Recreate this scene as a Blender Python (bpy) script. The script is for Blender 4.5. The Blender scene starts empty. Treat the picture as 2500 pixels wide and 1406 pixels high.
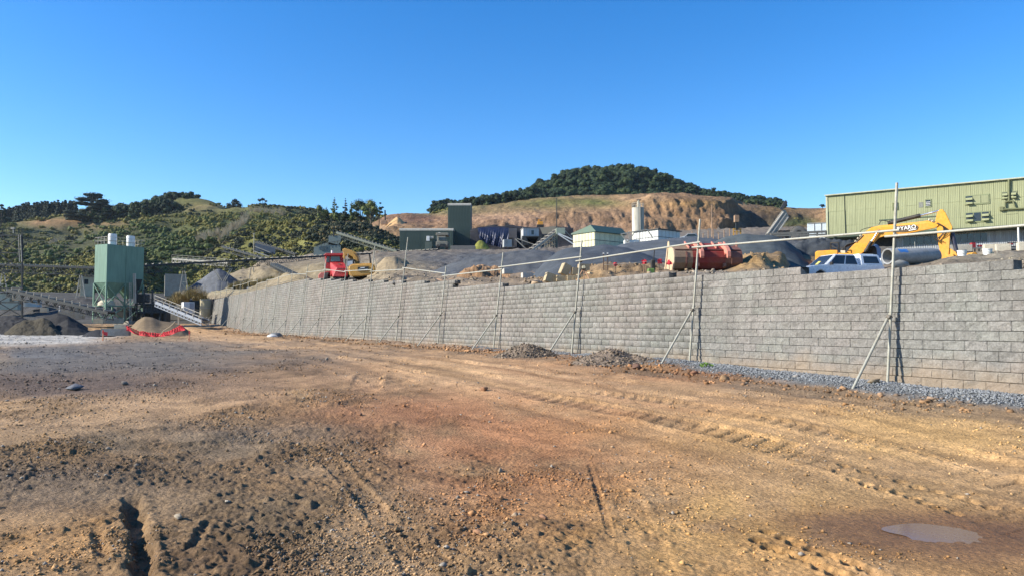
import bpy, bmesh, math, random
import numpy as np
from mathutils import Vector, Matrix, Euler

random.seed(7)
RS = np.random.RandomState(11)
scene = bpy.context.scene
COL = scene.collection

# ------------------------------------------------------------------ camera
F, PX0, PY0, HZ, CAMZ = 1800.0, 1250.0, 703.0, 790.0, 1.6
PITCH = math.atan((HZ - PY0) / F)
cam_d = bpy.data.cameras.new('camera')
cam_d.sensor_width = 36.0
cam_d.lens = 36.0 * F / 2500.0
cam_d.clip_start = 0.1
cam_d.clip_end = 6000.0
cam = bpy.data.objects.new('camera', cam_d)
COL.objects.link(cam)
cam.location = (0, 0, CAMZ)
cam.rotation_euler = (math.pi / 2 + PITCH, 0, 0)
scene.camera = cam

# ------------------------------------------------------------------ sky, sun, exposure
SUN_EL = math.radians(29)
SUN_TRAVEL = Vector((1.0, 0.16, 0)).normalized()        # the way the light goes over the ground
to_sun = Vector((-SUN_TRAVEL.x * math.cos(SUN_EL), -SUN_TRAVEL.y * math.cos(SUN_EL), math.sin(SUN_EL)))
world = bpy.data.worlds.new('World')
scene.world = world
world.use_nodes = True
wn = world.node_tree.nodes
wl = world.node_tree.links
wn.clear()
w_out = wn.new('ShaderNodeOutputWorld')
w_bg = wn.new('ShaderNodeBackground')
w_sky = wn.new('ShaderNodeTexSky')
w_sky.sky_type = 'NISHITA'
w_sky.sun_disc = False
w_sky.sun_elevation = SUN_EL
w_sky.sun_rotation = math.atan2(to_sun.x, to_sun.y)
w_sky.altitude = 200
w_sky.air_density = 1.0
w_sky.dust_density = 0.25
w_sky.ozone_density = 3.0
w_hs = wn.new('ShaderNodeHueSaturation')
w_hs.inputs['Saturation'].default_value = 1.37
w_hs.inputs['Hue'].default_value = 0.507
wl.new(w_sky.outputs[0], w_hs.inputs['Color'])
wl.new(w_hs.outputs[0], w_bg.inputs['Color'])
w_bg.inputs['Strength'].default_value = 0.127
wl.new(w_bg.outputs[0], w_out.inputs['Surface'])
sun_d = bpy.data.lights.new('sun', 'SUN')
sun_d.energy = 5.0
sun_d.angle = math.radians(0.5)
sun_d.color = (1.0, 0.93, 0.82)
sun = bpy.data.objects.new('sun', sun_d)
COL.objects.link(sun)
sun.rotation_euler = to_sun.to_track_quat('Z', 'Y').to_euler()
sun.location = (-60, 20, 60)
scene.view_settings.view_transform = 'Standard'
scene.view_settings.look = 'None'
scene.view_settings.gamma = 1.0
scene.view_settings.exposure = 0.85
scene.cycles.max_bounces = 5
scene.cycles.diffuse_bounces = 3
scene.cycles.use_denoising = True

# ------------------------------------------------------------------ projection helpers
CP, SP = math.cos(PITCH), math.sin(PITCH)
def at(px, py, Y):
    """world point seen at photo pixel (px, py) standing Y metres ahead"""
    u, v = (px - PX0) / F, (PY0 - py) / F
    dx, dy, dz = u, CP - v * SP, SP + v * CP
    k = Y / dy
    return Vector((dx * k, Y, CAMZ + dz * k))
def proj(x, y, z):
    z = z - CAMZ
    c = y * CP + z * SP
    return PX0 + F * x / c, PY0 - F * (-y * SP + z * CP) / c
def atn(px, py, Y):
    u, v = (px - PX0) / F, (PY0 - py) / F
    k = Y / (CP - v * SP)
    return u * k, CAMZ + (SP + v * CP) * k
def mpp(Y):
    return Y / F

# ------------------------------------------------------------------ noise
def _hash(i, j, s):
    n = (i.astype(np.int64) * 374761393 + j.astype(np.int64) * 668265263 + s * 974634777) & 0xffffffff
    n = ((n ^ (n >> 13)) * 1274126177) & 0xffffffff
    return ((n ^ (n >> 16)) & 0xffff) / 65535.0
def vnoise(x, y, s=0):
    i, j = np.floor(x), np.floor(y)
    fx, fy = x - i, y - j
    fx = fx * fx * fx * (fx * (fx * 6 - 15) + 10)
    fy = fy * fy * fy * (fy * (fy * 6 - 15) + 10)
    a, b = _hash(i, j, s), _hash(i + 1, j, s)
    c, d = _hash(i, j + 1, s), _hash(i + 1, j + 1, s)
    return (a + (b - a) * fx + (c - a) * fy + (a - b - c + d) * fx * fy) * 2 - 1
def fbm(x, y, s=0, o=4, lac=2.03, g=0.5):
    r, a, t = 0.0, 1.0, 0.0
    for k in range(o):
        r = r + a * vnoise(x + 17.3 * k, y - 9.1 * k, s + k)
        t += a
        x, y, a = x * lac, y * lac, a * g
    return r / t
def billow(x, y, s=0, o=4):
    r, a, t = 0.0, 1.0, 0.0
    for k in range(o):
        r = r + a * np.abs(vnoise(x, y, s + k))
        t += a
        x, y, a = x * 2.1 + 3.7, y * 2.1 - 1.3, a * 0.5
    return r / t
def ss(a, b, x):
    t = np.clip((x - a) / (b - a), 0, 1)
    return t * t * (3 - 2 * t)

# ------------------------------------------------------------------ scene objects
def setp(o, label=None, cat=None, group=None, kind=None):
    if label: o['label'] = label
    if cat: o['category'] = cat
    if group: o['group'] = group
    if kind: o['kind'] = kind
    return o
def thing(name, label, cat, loc=(0, 0, 0), rz=0.0, group=None):
    o = bpy.data.objects.new(name, None)
    o.empty_display_size = 0.3
    COL.objects.link(o)
    o.location = loc
    o.rotation_euler = (0, 0, rz)
    return setp(o, label, cat, group)
def mesh_obj(name, me, parent=None, mat=None):
    o = bpy.data.objects.new(name, me)
    COL.objects.link(o)
    if mat is not None and not me.materials:
        me.materials.append(mat)
    if parent is not None:
        o.parent = parent
    return o
def np_mesh(name, V, Fq, mat=None, col=None, smooth=True, extra=None):
    """V (n,3) verts, Fq (m,k) faces of one size, col (n,3) colours"""
    me = bpy.data.meshes.new(name)
    V = np.asarray(V, dtype=np.float32)
    Fq = np.asarray(Fq, dtype=np.int32)
    m, k = Fq.shape
    me.vertices.add(len(V))
    me.vertices.foreach_set('co', V.ravel())
    me.loops.add(m * k)
    me.loops.foreach_set('vertex_index', Fq.ravel())
    me.polygons.add(m)
    me.polygons.foreach_set('loop_start', np.arange(0, m * k, k, dtype=np.int32))
    me.polygons.foreach_set('loop_total', np.full(m, k, dtype=np.int32))
    if col is not None:
        a = me.color_attributes.new('Col', 'FLOAT_COLOR', 'POINT')
        c4 = np.ones((len(V), 4), np.float32)
        c4[:, :3] = col
        a.data.foreach_set('color', c4.ravel())
    if extra:
        for nm, arr in extra.items():
            a = me.attributes.new(nm, 'FLOAT', 'POINT')
            a.data.foreach_set('value', np.asarray(arr, np.float32).ravel())
    me.update(calc_edges=True)
    if smooth:
        me.polygons.foreach_set('use_smooth', np.ones(m, dtype=bool))
    if mat is not None:
        me.materials.append(mat)
    return me
def grid_faces(nr, nc):
    i = np.arange(nr - 1)[:, None] * nc + np.arange(nc - 1)[None, :]
    i = i.ravel()
    return np.stack([i, i + 1, i + nc + 1, i + nc], 1)

class MB:
    """collects simple shapes into one mesh"""
    def __init__(s):
        s.v, s.f = [], []
    def add(s, vs, fs, M=None):
        b = len(s.v)
        for p in vs:
            p = Vector(p)
            s.v.append(M @ p if M is not None else p)
        s.f += [tuple(b + i for i in f) for f in fs]
        return s
    def box(s, c, d, rot=None):
        x, y, z = d[0] / 2, d[1] / 2, d[2] / 2
        vs = [(-x, -y, -z), (x, -y, -z), (x, y, -z), (-x, y, -z), (-x, -y, z), (x, -y, z), (x, y, z), (-x, y, z)]
        M = Matrix.Translation(c)
        if rot: M = M @ Euler(rot).to_matrix().to_4x4()
        return s.add(vs, [(0, 3, 2, 1), (4, 5, 6, 7), (0, 1, 5, 4), (1, 2, 6, 5), (2, 3, 7, 6), (3, 0, 4, 7)], M)
    def b2(s, lo, hi):
        return s.box([(a + b) / 2 for a, b in zip(lo, hi)], [abs(b - a) for a, b in zip(lo, hi)])
    def bar(s, p, q, w, h=None, up=(0, 0, 1)):
        """square bar from p to q"""
        h = h or w
        p, q = Vector(p), Vector(q)
        d = (q - p).normalized()
        u = Vector(up)
        if abs(d.dot(u)) > 0.95: u = Vector((0, 1, 0))
        a = d.cross(u).normalized() * w / 2
        b = a.cross(d).normalized() * h / 2
        vs = [p - a - b, p + a - b, p + a + b, p - a + b, q - a - b, q + a - b, q + a + b, q - a + b]
        return s.add(vs, [(0, 1, 2, 3), (7, 6, 5, 4), (4, 5, 1, 0), (5, 6, 2, 1), (6, 7, 3, 2), (7, 4, 0, 3)])
    def tube(s, p, q, r, r2=None, n=8, cap=True):
        r2 = r if r2 is None else r2
        p, q = Vector(p), Vector(q)
        d = (q - p).normalized()
        u = Vector((0, 0, 1)) if abs(d.z) < 0.9 else Vector((1, 0, 0))
        a = d.cross(u).normalized()
        b = d.cross(a)
        vs = []
        for c, rr in ((p, r), (q, r2)):
            for k in range(n):
                t = 2 * math.pi * k / n
                vs.append(c + (a * math.cos(t) + b * math.sin(t)) * rr)
        fs = [(k, (k + 1) % n, n + (k + 1) % n, n + k) for k in range(n)]
        if cap: fs += [tuple(range(n))[::-1], tuple(range(n, 2 * n))]
        return s.add(vs, fs)
    def path(s, pts, r, n=6):
        for p, q in zip(pts[:-1], pts[1:]): s.tube(p, q, r, n=n)
        return s
    def prism(s, pts, y0, y1, plane='xz'):
        """outline in a plane, pushed from y0 to y1 along the third axis"""
        n = len(pts)
        def P(a, b, c):
            return {'xz': (a, c, b), 'yz': (c, a, b), 'xy': (a, b, c)}[plane]
        vs = [P(a, b, y0) for a, b in pts] + [P(a, b, y1) for a, b in pts]
        fs = [(k, (k + 1) % n, n + (k + 1) % n, n + k) for k in range(n)]
        fs += [tuple(range(n))[::-1], tuple(range(n, 2 * n))]
        return s.add(vs, fs)
    def lathe(s, prof, c=(0, 0, 0), n=20, M=None):
        """(r, z) profile turned about z"""
        vs, fs = [], []
        for r, z in prof:
            for k in range(n):
                t = 2 * math.pi * k / n
                vs.append(Vector((r * math.cos(t), r * math.sin(t), z)) + Vector(c))
        for i in range(len(prof) - 1):
            for k in range(n):
                fs.append((i * n + k, i * n + (k + 1) % n, (i + 1) * n + (k + 1) % n, (i + 1) * n + k))
        return s.add(vs, fs, M)
    def build(s, name, mat, parent=None, bevel=0.0, smooth=False, seg=1):
        me = bpy.data.meshes.new(name)
        me.from_pydata([tuple(p) for p in s.v], [], s.f)
        bm = bmesh.new()
        bm.from_mesh(me)
        bmesh.ops.recalc_face_normals(bm, faces=bm.faces)
        if bevel:
            ed = [e for e in bm.edges if len(e.link_faces) == 2 and e.calc_face_angle(0) > 0.5]
            bmesh.ops.bevel(bm, geom=ed, offset=bevel, segments=seg, affect='EDGES', clamp_overlap=True)
        if smooth:
            for f in bm.faces: f.smooth = True
            for e in bm.edges:
                if len(e.link_faces) == 2 and e.calc_face_angle(0) > 0.7: e.smooth = False
        bm.to_mesh(me)
        bm.free()
        me.materials.append(mat)
        return mesh_obj(name, me, parent)

# ------------------------------------------------------------------ materials
MATS = {}
def new_mat(name):
    m = bpy.data.materials.new(name)
    m.use_nodes = True
    nt = m.node_tree
    b = nt.nodes['Principled BSDF']
    b.inputs['Specular IOR Level'].default_value = 0.25
    return m, nt, b
def N(nt, typ, **kw):
    n = nt.nodes.new(typ)
    for k, v in kw.items():
        if k in n.inputs: n.inputs[k].default_value = v
        else: setattr(n, k, v)
    return n
def mixc(nt, a, b, fac, mode='MIX'):
    n = nt.nodes.new('ShaderNodeMix')
    n.data_type = 'RGBA'
    n.blend_type = mode
    for sock, v in ((n.inputs['Factor'], fac), (n.inputs[6], a), (n.inputs[7], b)):
        if hasattr(v, 'links') or isinstance(v, bpy.types.NodeSocket): nt.links.new(v, sock)
        elif isinstance(v, (int, float)): sock.default_value = v
        else: sock.default_value = (*v[:3], 1)
    return n.outputs[2]
def ramp(nt, src, stops):
    r = nt.nodes.new('ShaderNodeValToRGB')
    e = r.color_ramp.elements
    while len(e) < len(stops): e.new(0.5)
    for k, (p, c) in enumerate(stops):
        e[k].position = p
        e[k].color = (c, c, c, 1) if isinstance(c, (int, float)) else (*c, 1)
    nt.links.new(src, r.inputs[0])
    return r.outputs[0]
def noise(nt, scale, detail=4, rough=0.6, coord='Object', vec=None, dist=0.0):
    n = N(nt, 'ShaderNodeTexNoise', Scale=scale, Detail=detail, Roughness=rough, Distortion=dist)
    if vec is None:
        tc = nt.nodes.new('ShaderNodeTexCoord')
        vec = tc.outputs[coord]
    nt.links.new(vec, n.inputs['Vector'])
    return n.outputs['Fac']
def bump(nt, b, h, strength=0.5, dist=0.02):
    n = N(nt, 'ShaderNodeBump', Strength=strength, Distance=dist)
    nt.links.new(h, n.inputs['Height'])
    nt.links.new(n.outputs[0], b.inputs['Normal'])
def worn(name, col, rough=0.55, dirt=(0.20, 0.16, 0.11), amount=0.35, scale=1.5, metal=0.0, streak=False, spec=0.3, bmp=0.0):
    """painted or bare surface with uneven tone and dust"""
    if name in MATS: return MATS[name]
    m, nt, b = new_mat(name)
    tc = nt.nodes.new('ShaderNodeTexCoord')
    vec = tc.outputs['Object']
    if streak:
        mp = N(nt, 'ShaderNodeMapping')
        mp.inputs['Scale'].default_value = (1, 1, 0.12)
        nt.links.new(vec, mp.inputs[0])
        vec = mp.outputs[0]
    n1 = noise(nt, scale, 5, 0.65, vec=vec)
    n2 = noise(nt, scale * 7, 3, 0.6, vec=vec)
    f = ramp(nt, n1, [(0.42, 0.0), (0.72, amount)])
    c = mixc(nt, col, dirt, f)
    f2 = ramp(nt, n2, [(0.3, 0.82), (0.7, 1.12)])
    c = mixc(nt, c, f2, 1.0, 'MULTIPLY')
    nt.links.new(c, b.inputs['Base Color'])
    r = ramp(nt, n1, [(0.3, max(0.05, rough - 0.1)), (0.8, min(1, rough + 0.25))])
    nt.links.new(r, b.inputs['Roughness'])
    b.inputs['Metallic'].default_value = metal
    b.inputs['Specular IOR Level'].default_value = spec
    if bmp: bump(nt, b, n2, 0.5, bmp)
    MATS[name] = m
    return m
def vcol_mat(name, s1=3.0, s2=40.0, lo=0.7, hi=1.25, rough=0.95, bstr=0.6, bdist=0.03, bscale=25.0, coord='Object', spec=0.1):
    """earth: colour from the mesh, fine grain and relief from noise"""
    if name in MATS: return MATS[name]
    m, nt, b = new_mat(name)
    a = N(nt, 'ShaderNodeVertexColor', layer_name='Col')
    n1 = noise(nt, s1, 6, 0.7, coord)
    n2 = noise(nt, s2, 4, 0.7, coord)
    f1 = ramp(nt, n1, [(0.28, lo), (0.72, hi)])
    f2 = ramp(nt, n2, [(0.25, lo), (0.75, hi)])
    c = mixc(nt, a.outputs[0], f1, 1.0, 'MULTIPLY')
    c = mixc(nt, c, f2, 1.0, 'MULTIPLY')
    nt.links.new(c, b.inputs['Base Color'])
    b.inputs['Roughness'].default_value = rough
    b.inputs['Specular IOR Level'].default_value = spec
    n3 = noise(nt, bscale, 6, 0.75, coord)
    bump(nt, b, n3, bstr, bdist)
    MATS[name] = m
    return m

# ================================================================== the yard in front of the wall
WA, WC = 0.55, 16.6                       # the wall's foot runs along X + WA*Y = WC
WN = math.sqrt(1 + WA * WA)
MX, MY = 1 / WN, WA / WN                   # into the bank
RX, RY = WA / WN, -1 / WN                  # along the wall to the right
def wall_front(X, Y):
    return (WC - X - WA * Y) / WN
def wallY(px):
    return WC / (WA + (px - PX0) / F)
def base_h(X, Y):
    return 0.5 * ss(6, 25, Y) + 1.15 * ss(78, 120, Y) + 0.9 * ss(118, 150, Y)
PUD = at(2296, 1281, 5.86)
def seg_dist(X, Y, pts):
    """distance and run along a polyline"""
    best = np.full(np.shape(X), 1e9)
    run = np.zeros(np.shape(X))
    side = np.zeros(np.shape(X))
    acc = 0.0
    for (x0, y0), (x1, y1) in zip(pts[:-1], pts[1:]):
        dx, dy = x1 - x0, y1 - y0
        L = math.hypot(dx, dy)
        t = np.clip(((X - x0) * dx + (Y - y0) * dy) / (L * L), 0, 1)
        ex, ey = X - (x0 + t * dx), Y - (y0 + t * dy)
        d = np.hypot(ex, ey)
        m = d < best
        best = np.where(m, d, best)
        run = np.where(m, acc + t * L, run)
        side = np.where(m, np.sign(dx * ey - dy * ex), side)
        acc += L
    return best, run, side
def gpt(px, py):
    """a point of the yard seen at a pixel"""
    Y = 1.6 * F / (py - HZ)
    for _ in range(25):
        z = float(base_h(0.0, np.float64(Y)))
        Y = 0.5 * Y + 0.5 * (CAMZ - z) * F / (py - HZ)
    p = at(px, py, Y)
    return (p.x, p.y)
def gline(*pp):
    return [gpt(*p) for p in pp]
TRENCH = [(gline((322, 1212), (338, 1290), (350, 1380), (356, 1470), (360, 1600)), 0.085, 0.10),
          (gline((512, 1262), (470, 1325)), 0.04, 0.03), (gline((232, 1290), (255, 1350)), 0.05, 0.025)]
TRACKS = [  # line, width of the tyre, depth, tread spacing
    (gline((1440, 1130), (1478, 1240), (1490, 1300)), 0.035, 0.013, 0),
    (gline((1530, 1200), (1580, 1320), (1625, 1440)), 0.15, 0.008, 0.07),
    (gline((560, 1010), (700, 1040), (850, 1160), (1000, 1330), (1060, 1450)), 0.12, 0.015, 0.0),
    (gline((905, 915), (890, 950), (780, 985), (600, 1010), (300, 1050)), 0.35, 0.02, 0.3),
    (gline((2500, 1140), (2000, 1010), (1500, 930), (1000, 870), (620, 815)), 0.4, 0.04, 0.0),
    (gline((2700, 1120), (2100, 985), (1600, 915), (1100, 862), (640, 812)), 0.4, 0.04, 0.0),
    (gline((2700, 1330), (2200, 1160), (1700, 1040), (1300, 960), (800, 870)), 0.4, 0.035, 0.35),
    (gline((2700, 1240), (2200, 1090), (1700, 990), (1250, 930), (780, 858)), 0.3, 0.035, 0.3),
    (gline((0, 1080), (350, 1040), (700, 1005), (1000, 930)), 0.35, 0.02, 0.3),
    (gline((0, 1240), (200, 1180), (420, 1100), (640, 1075)), 0.3, 0.02, 0.25)]
PRINTS = []
for (a, b, n) in (((1880, 1285), (2150, 1392), 9), ((1850, 1305), (2110, 1410), 9), ((2010, 1138), (2330, 1235), 10), ((2060, 1128), (2420, 1222), 9)):
    for i in range(n):
        t = i / (n - 1)
        q = gpt(a[0] + (b[0] - a[0]) * t + RS.uniform(-5, 5), a[1] + (b[1] - a[1]) * t + RS.uniform(-3, 3))
        PRINTS.append((q[0], q[1], RS.uniform(0.5, 1.0)))
def yard(X, Y, fine=True):
    """height and roughness of the yard"""
    z = base_h(X, Y)
    w = wall_front(X, Y)
    far = ss(14, 45, Y)
    px, py = proj(X, np.maximum(Y, 2.5), z)
    # compacted haul way along the wall and a smooth way at right, rough soil elsewhere
    rn_ = 0.44 + 0.45 * fbm(X * 0.30 + 3, Y * 0.30, 5, 3) + 0.62 * fbm(X * 0.95 + 7, Y * 0.75, 6, 4)
    rough = 0.14 + 0.86 * ss(0.34, 0.72, rn_)
    haul = np.exp(-((w - 6.0) / 2.6) ** 2)
    rough = rough * (1 - 0.6 * haul)
    rough = rough * (1 - 0.55 * np.exp(-((px - 2100) / 500) ** 2 - ((py - 1230) / 260) ** 2))
    rough = np.clip(rough + 0.5 * np.exp(-((px - 250) / 380) ** 2 - ((py - 935) / 70) ** 2) + 0.35 * np.exp(-((px - 640) / 260) ** 2 - ((py - 1340) / 130) ** 2), 0, 1)
    strip = ss(2.6, 0.8, w) * ss(-0.6, 0.2, w)
    z = z + 0.10 * ss(2.2, 0.0, w)
    along = X * RX + Y * RY
    strk = fbm(w * 2.4, along * 0.045, 61, 4)
    z = z + 0.028 * strk * ss(5, 12, Y) * np.exp(-((w - 6.5) / 4.0) ** 2)
    z = z + 0.09 * fbm(X * 0.16, Y * 0.16, 1, 3) + 0.045 * fbm(X * 0.6, Y * 0.6, 2, 3) * (0.4 + rough)
    z = z + (0.036 + 0.075 * far) * (fbm(X * 1.7, Y * 1.3, 3, 3)) * (0.25 + 0.75 * rough)
    # swells at the lower left
    z = z + 0.10 * np.exp(-((px - 60) / 260) ** 2 - ((py - 1130) / 70) ** 2) - 0.05 * np.exp(-((px - 200) / 300) ** 2 - ((py - 1230) / 40) ** 2)
    if fine:
        f1 = 1 - 0.8 * ss(10, 30, Y)
        z = z + 0.018 * (billow(X * 6.2, Y * 6.2, 20, 4) - 0.35) * rough * f1
        z = z + 0.024 * fbm(X * 17, Y * 17, 31, 3) * (0.2 + rough) * (1 - ss(5, 20, Y))
        z = z + 0.019 * np.maximum(fbm(X * 9.5, Y * 9.5, 41, 3) - 0.2, 0) * 3 * rough * (1 - ss(8, 26, Y))
    for pts, wd, dp in TRENCH:
        d, r, s = seg_dist(X, Y, pts)
        dd = d + 0.03 * vnoise(X * 9, Y * 9, 77)
        z = z - dp * ss(wd * 1.2, wd * 0.3, dd) * ss(0, 0.15, r + 0.03) + 0.014 * np.exp(-((d - wd * 1.35) / 0.05) ** 2)
    for pts, wd, dp, tr in TRACKS:
        d, r, s = seg_dist(X, Y, pts)
        h = -dp * ss(wd, wd * 0.8, d) + dp * 0.9 * np.exp(-((d - wd * 1.12) / (0.25 * wd)) ** 2)
        if tr:
            h = h + dp * 0.7 * ss(wd * 1.05, wd * 0.9, d) * (np.sin((r + s * d * 0.5) * 2 * math.pi / tr) > 0.2)
        h = h * np.clip(0.6 + 0.8 * vnoise(X * 0.7, Y * 0.7, 91), 0, 1)
        z = z + h
    near = (Y < 12)
    pr = np.zeros(np.shape(X))
    for qx, qy, a in PRINTS:
        e = ((X - qx) / 0.055) ** 2 + ((Y - qy) / 0.06) ** 2
        pr = pr - 0.075 * a * np.exp(-e * e) + 0.016 * a * np.exp(-((np.sqrt(e) - 1.5) / 0.35) ** 2)
    z = z + np.where(near, pr, 0)
    pr2 = ((X - PUD.x) / 1.15) ** 2 + ((Y - PUD.y) / 0.75) ** 2 + 0.35 * fbm(X * 2.2, Y * 2.2, 55, 3)
    flat = np.exp(-np.maximum(pr2, 0) * 1.2)
    z0 = base_h(X, Y)
    z = z * (1 - 0.75 * flat) + 0.75 * flat * (z0 - 0.05)
    return z, rough, strip, w, px, py, pr2
def yard_z(x, y):
    r = yard(np.array([float(x)]), np.array([float(y)]), False)
    return float(r[0][0])

def blobs(px, py, col, spots, seed):
    """patches of other soil, edges broken by noise"""
    nz = fbm(px * 0.008, py * 0.022, seed, 4)
    for cx, cy, rx, ry, c, k in spots:
        e = ((px - cx) / rx) ** 2 + ((py - cy) / ry) ** 2
        f = np.clip(np.exp(-e) * (1 + 1.3 * nz), 0, 1) * k
        col = col * (1 - f[..., None]) + np.array(c) * f[..., None]
    return col
nc_mid, nr = 900, 470
pxs = np.concatenate([-PX0 + PX0 + np.array([-19000, -9000, -5000, -3000, -2000, -1400, -1000, -750, -550, -400, -300]), np.linspace(-230, 2730, nc_mid),
                      np.array([2800, 2900, 3050, 3250, 3500, 3900, 4500, 5500, 7500, 11500, 21500])])
pys = 809 + (1500 - 809) * np.linspace(0, 1, nr) ** 1.15
Yr = np.concatenate([1.6 * F / (pys - HZ), [3.6, 3.0, 2.2, 1.2, 0.0, -2, -5, -10, -20, -40]])
gw = np.where(Yr > 4, Yr, 4 - (4 - Yr) * 0.02)
U = (pxs - PX0) / F
GX = (gw[:, None] * U[None, :])
GY = np.repeat(Yr[:, None], len(pxs), 1)
z, rough, strip, w, ppx, ppy, pudr = yard(GX, GY)
z = np.where(w < -0.15, np.minimum(z, base_h(GX, GY) - 0.3), z)
OCH, RED, GRY = (0.48, 0.29, 0.14), (0.40, 0.19, 0.10), (0.25, 0.19, 0.125)
DUST, DRK, BLU = (0.50, 0.345, 0.215), (0.15, 0.105, 0.075), (0.175, 0.19, 0.20)
YEL, PAL, BRN = (0.53, 0.345, 0.155), (0.46, 0.44, 0.40), (0.275, 0.18, 0.11)
c = np.zeros(GX.shape + (3,)) + np.array((0.38, 0.255, 0.145))
spots = [(1150, 1020, 620, 130, RED, 0.75), (1250, 1180, 420, 160, RED, 0.7), (900, 1000, 200, 60, RED, 0.6),
         (500, 1080, 380, 60, GRY, 0.85), (800, 1290, 260, 190, GRY, 0.9), (350, 1200, 420, 170, GRY, 0.55), (1200, 1420, 300, 80, GRY, 0.6),
         (130, 1320, 160, 110, OCH, 0.75), (60, 1240, 120, 50, DUST, 0.6), (560, 1380, 260, 70, BRN, 0.6),
         (2100, 1060, 520, 60, YEL, 0.8), (2000, 1330, 620, 120, OCH, 0.8), (1700, 1300, 320, 120, YEL, 0.45), (2350, 1180, 400, 60, DUST, 0.6),
         (2150, 1220, 520, 80, YEL, 0.5),
         (250, 935, 420, 40, DRK, 0.95), (520, 905, 360, 30, BRN, 0.9), (120, 890, 330, 26, GRY, 0.9), (150, 865, 320, 18, (0.155, 0.155, 0.155), 0.95), (430, 850, 260, 18, (0.17, 0.155, 0.135), 0.8),
         (330, 985, 380, 26, DUST, 0.75), (120, 1040, 300, 24, DUST, 0.55), (700, 965, 260, 26, DUST, 0.5), (1000, 930, 300, 22, DUST, 0.6),
         (1900, 960, 500, 20, GRY, 0.55), (2450, 1000, 300, 26, GRY, 0.85), (820, 870, 160, 18, BRN, 0.7), (560, 810, 120, 10, OCH, 0.7),
         (1900, 920, 330, 16, RED, 0.5), (60, 1180, 200, 26, DRK, 0.6), (300, 1150, 200, 30, DRK, 0.35)]
c = blobs(ppx, ppy, c, spots, 60)
haul = np.exp(-((w - 5.8) / 2.6) ** 2) * ss(8, 18, GY)
hb = np.clip(haul * (0.75 + 0.7 * fbm(w * 1.3, GY * 0.05, 8, 3)), 0, 1)[..., None] * 0.85
c = c * (1 - hb) + np.array((0.50, 0.335, 0.20)) * hb
wy_d, _, wy_s = seg_dist(GX, GY, gline((2900, 1290), (2200, 1120), (1700, 1020), (1300, 950), (900, 885), (560, 812)))
wy = np.exp(-(wy_d / 1.5) ** 2) * np.clip(0.75 + 0.9 * fbm(wy_d * wy_s * 2.2, GY * 0.08, 88, 3), 0, 1)
c = c * (1 - 0.55 * wy)[..., None] + np.array((0.52, 0.34, 0.185)) * (0.55 * wy)[..., None]
wy2, _, s2 = seg_dist(GX, GY, gline((1180, 1500), (1020, 1330), (860, 1170), (700, 1045), (520, 1000), (-200, 1065)))
wv2 = np.exp(-(wy2 / 0.55) ** 2) * np.clip(0.6 + 0.9 * fbm(wy2 * s2 * 4, GY * 0.2, 89, 3), 0, 1)
c = c * (1 - 0.5 * wv2)[..., None] + np.array((0.46, 0.31, 0.18)) * (0.5 * wv2)[..., None]
gs = np.clip(ss(1.9, 0.9, w + 0.5 * fbm(GX * 0.8, GY * 0.8, 9, 3)) * ss(-0.5, 0.0, w) * (0.35 + 0.65 * ss(1600, 1720, ppx)), 0, 1)[..., None]
c = c * (1 - gs) + np.array(BLU) * gs
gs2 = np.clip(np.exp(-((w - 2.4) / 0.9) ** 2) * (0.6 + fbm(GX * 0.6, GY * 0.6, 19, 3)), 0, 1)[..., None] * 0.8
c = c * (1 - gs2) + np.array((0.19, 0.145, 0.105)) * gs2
# pale slab of washed fines on the far left
sl = (ss(330, 200, ppx + 60 * fbm(GX * 0.1, GY * 0.1, 4, 2)) * ss(812, 816, ppy) * ss(852, 838, ppy + 0.03 * ppx))[..., None]
c = c * (1 - sl) + np.array(PAL) * sl
z = z * (1 - 0.0 * sl[..., 0])
# disturbed soil darkened for its moisture and for clod shade put into the colour
dk = ss(0.25, 0.9, rough) * (0.55 + 0.45 * ss(2300, 900, ppx))
c = c * (1.10 - 0.33 * dk)[..., None]
stk = fbm(w * 2.4, (GX * RX + GY * RY) * 0.045, 61, 4) * np.exp(-((w - 6.5) / 4.5) ** 2) * ss(4, 10, GY)
c = c * (1 + 0.55 * stk)[..., None]
lft = ss(1250, 500, ppx) * ss(1000, 1120, ppy)
c = c * (1 - 0.14 * lft)[..., None]
# broken colour grain
g1 = fbm(GX * 2.3, GY * 2.3, 14, 4)
g2 = fbm(GX * 9, GY * 9, 15, 3)
c = c * (1 + 0.30 * g1 + 0.20 * g2)[..., None]
c = c * (1 - 0.25 * np.clip(fbm(GX * 0.5, GY * 0.5, 16, 4), 0, 1))[..., None]
# wet mud round the puddle
wet = np.clip(np.exp(-np.maximum(pudr, 0) ** 1.6 * 0.55), 0, 1)
c = c * (1 - 0.88 * wet)[..., None] + np.array((0.15, 0.072, 0.032)) * (0.88 * wet)[..., None]
lum = c.mean(-1, keepdims=True)
c = lum + (c - lum) * 1.12
c = c * np.array((0.98, 0.95, 0.90))
nz_ = fbm(GX * 0.25, GY * 0.12, 93, 4)
for cx_, cy_, rx_, ry_, col_, k_ in ((180, 880, 420, 40, (0.135, 0.125, 0.115), 0.85), (520, 865, 330, 26, (0.17, 0.145, 0.115), 0.7), (180, 945, 360, 26, (0.14, 0.10, 0.075), 0.8), (60, 1200, 260, 40, (0.19, 0.145, 0.10), 0.6), (640, 1060, 200, 26, (0.20, 0.155, 0.11), 0.4)):
    f_ = np.clip(np.exp(-((ppx - cx_) / rx_) ** 2 - ((ppy - cy_) / ry_) ** 2) * (1.0 + 1.5 * nz_), 0, 1)[..., None] * k_ * (1 - sl)
    c = c * (1 - f_) + np.array(col_) * f_ * (1 + 0.25 * g1 + 0.2 * g2)[..., None]
c = np.clip(c, 0.01, 0.9)

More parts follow.
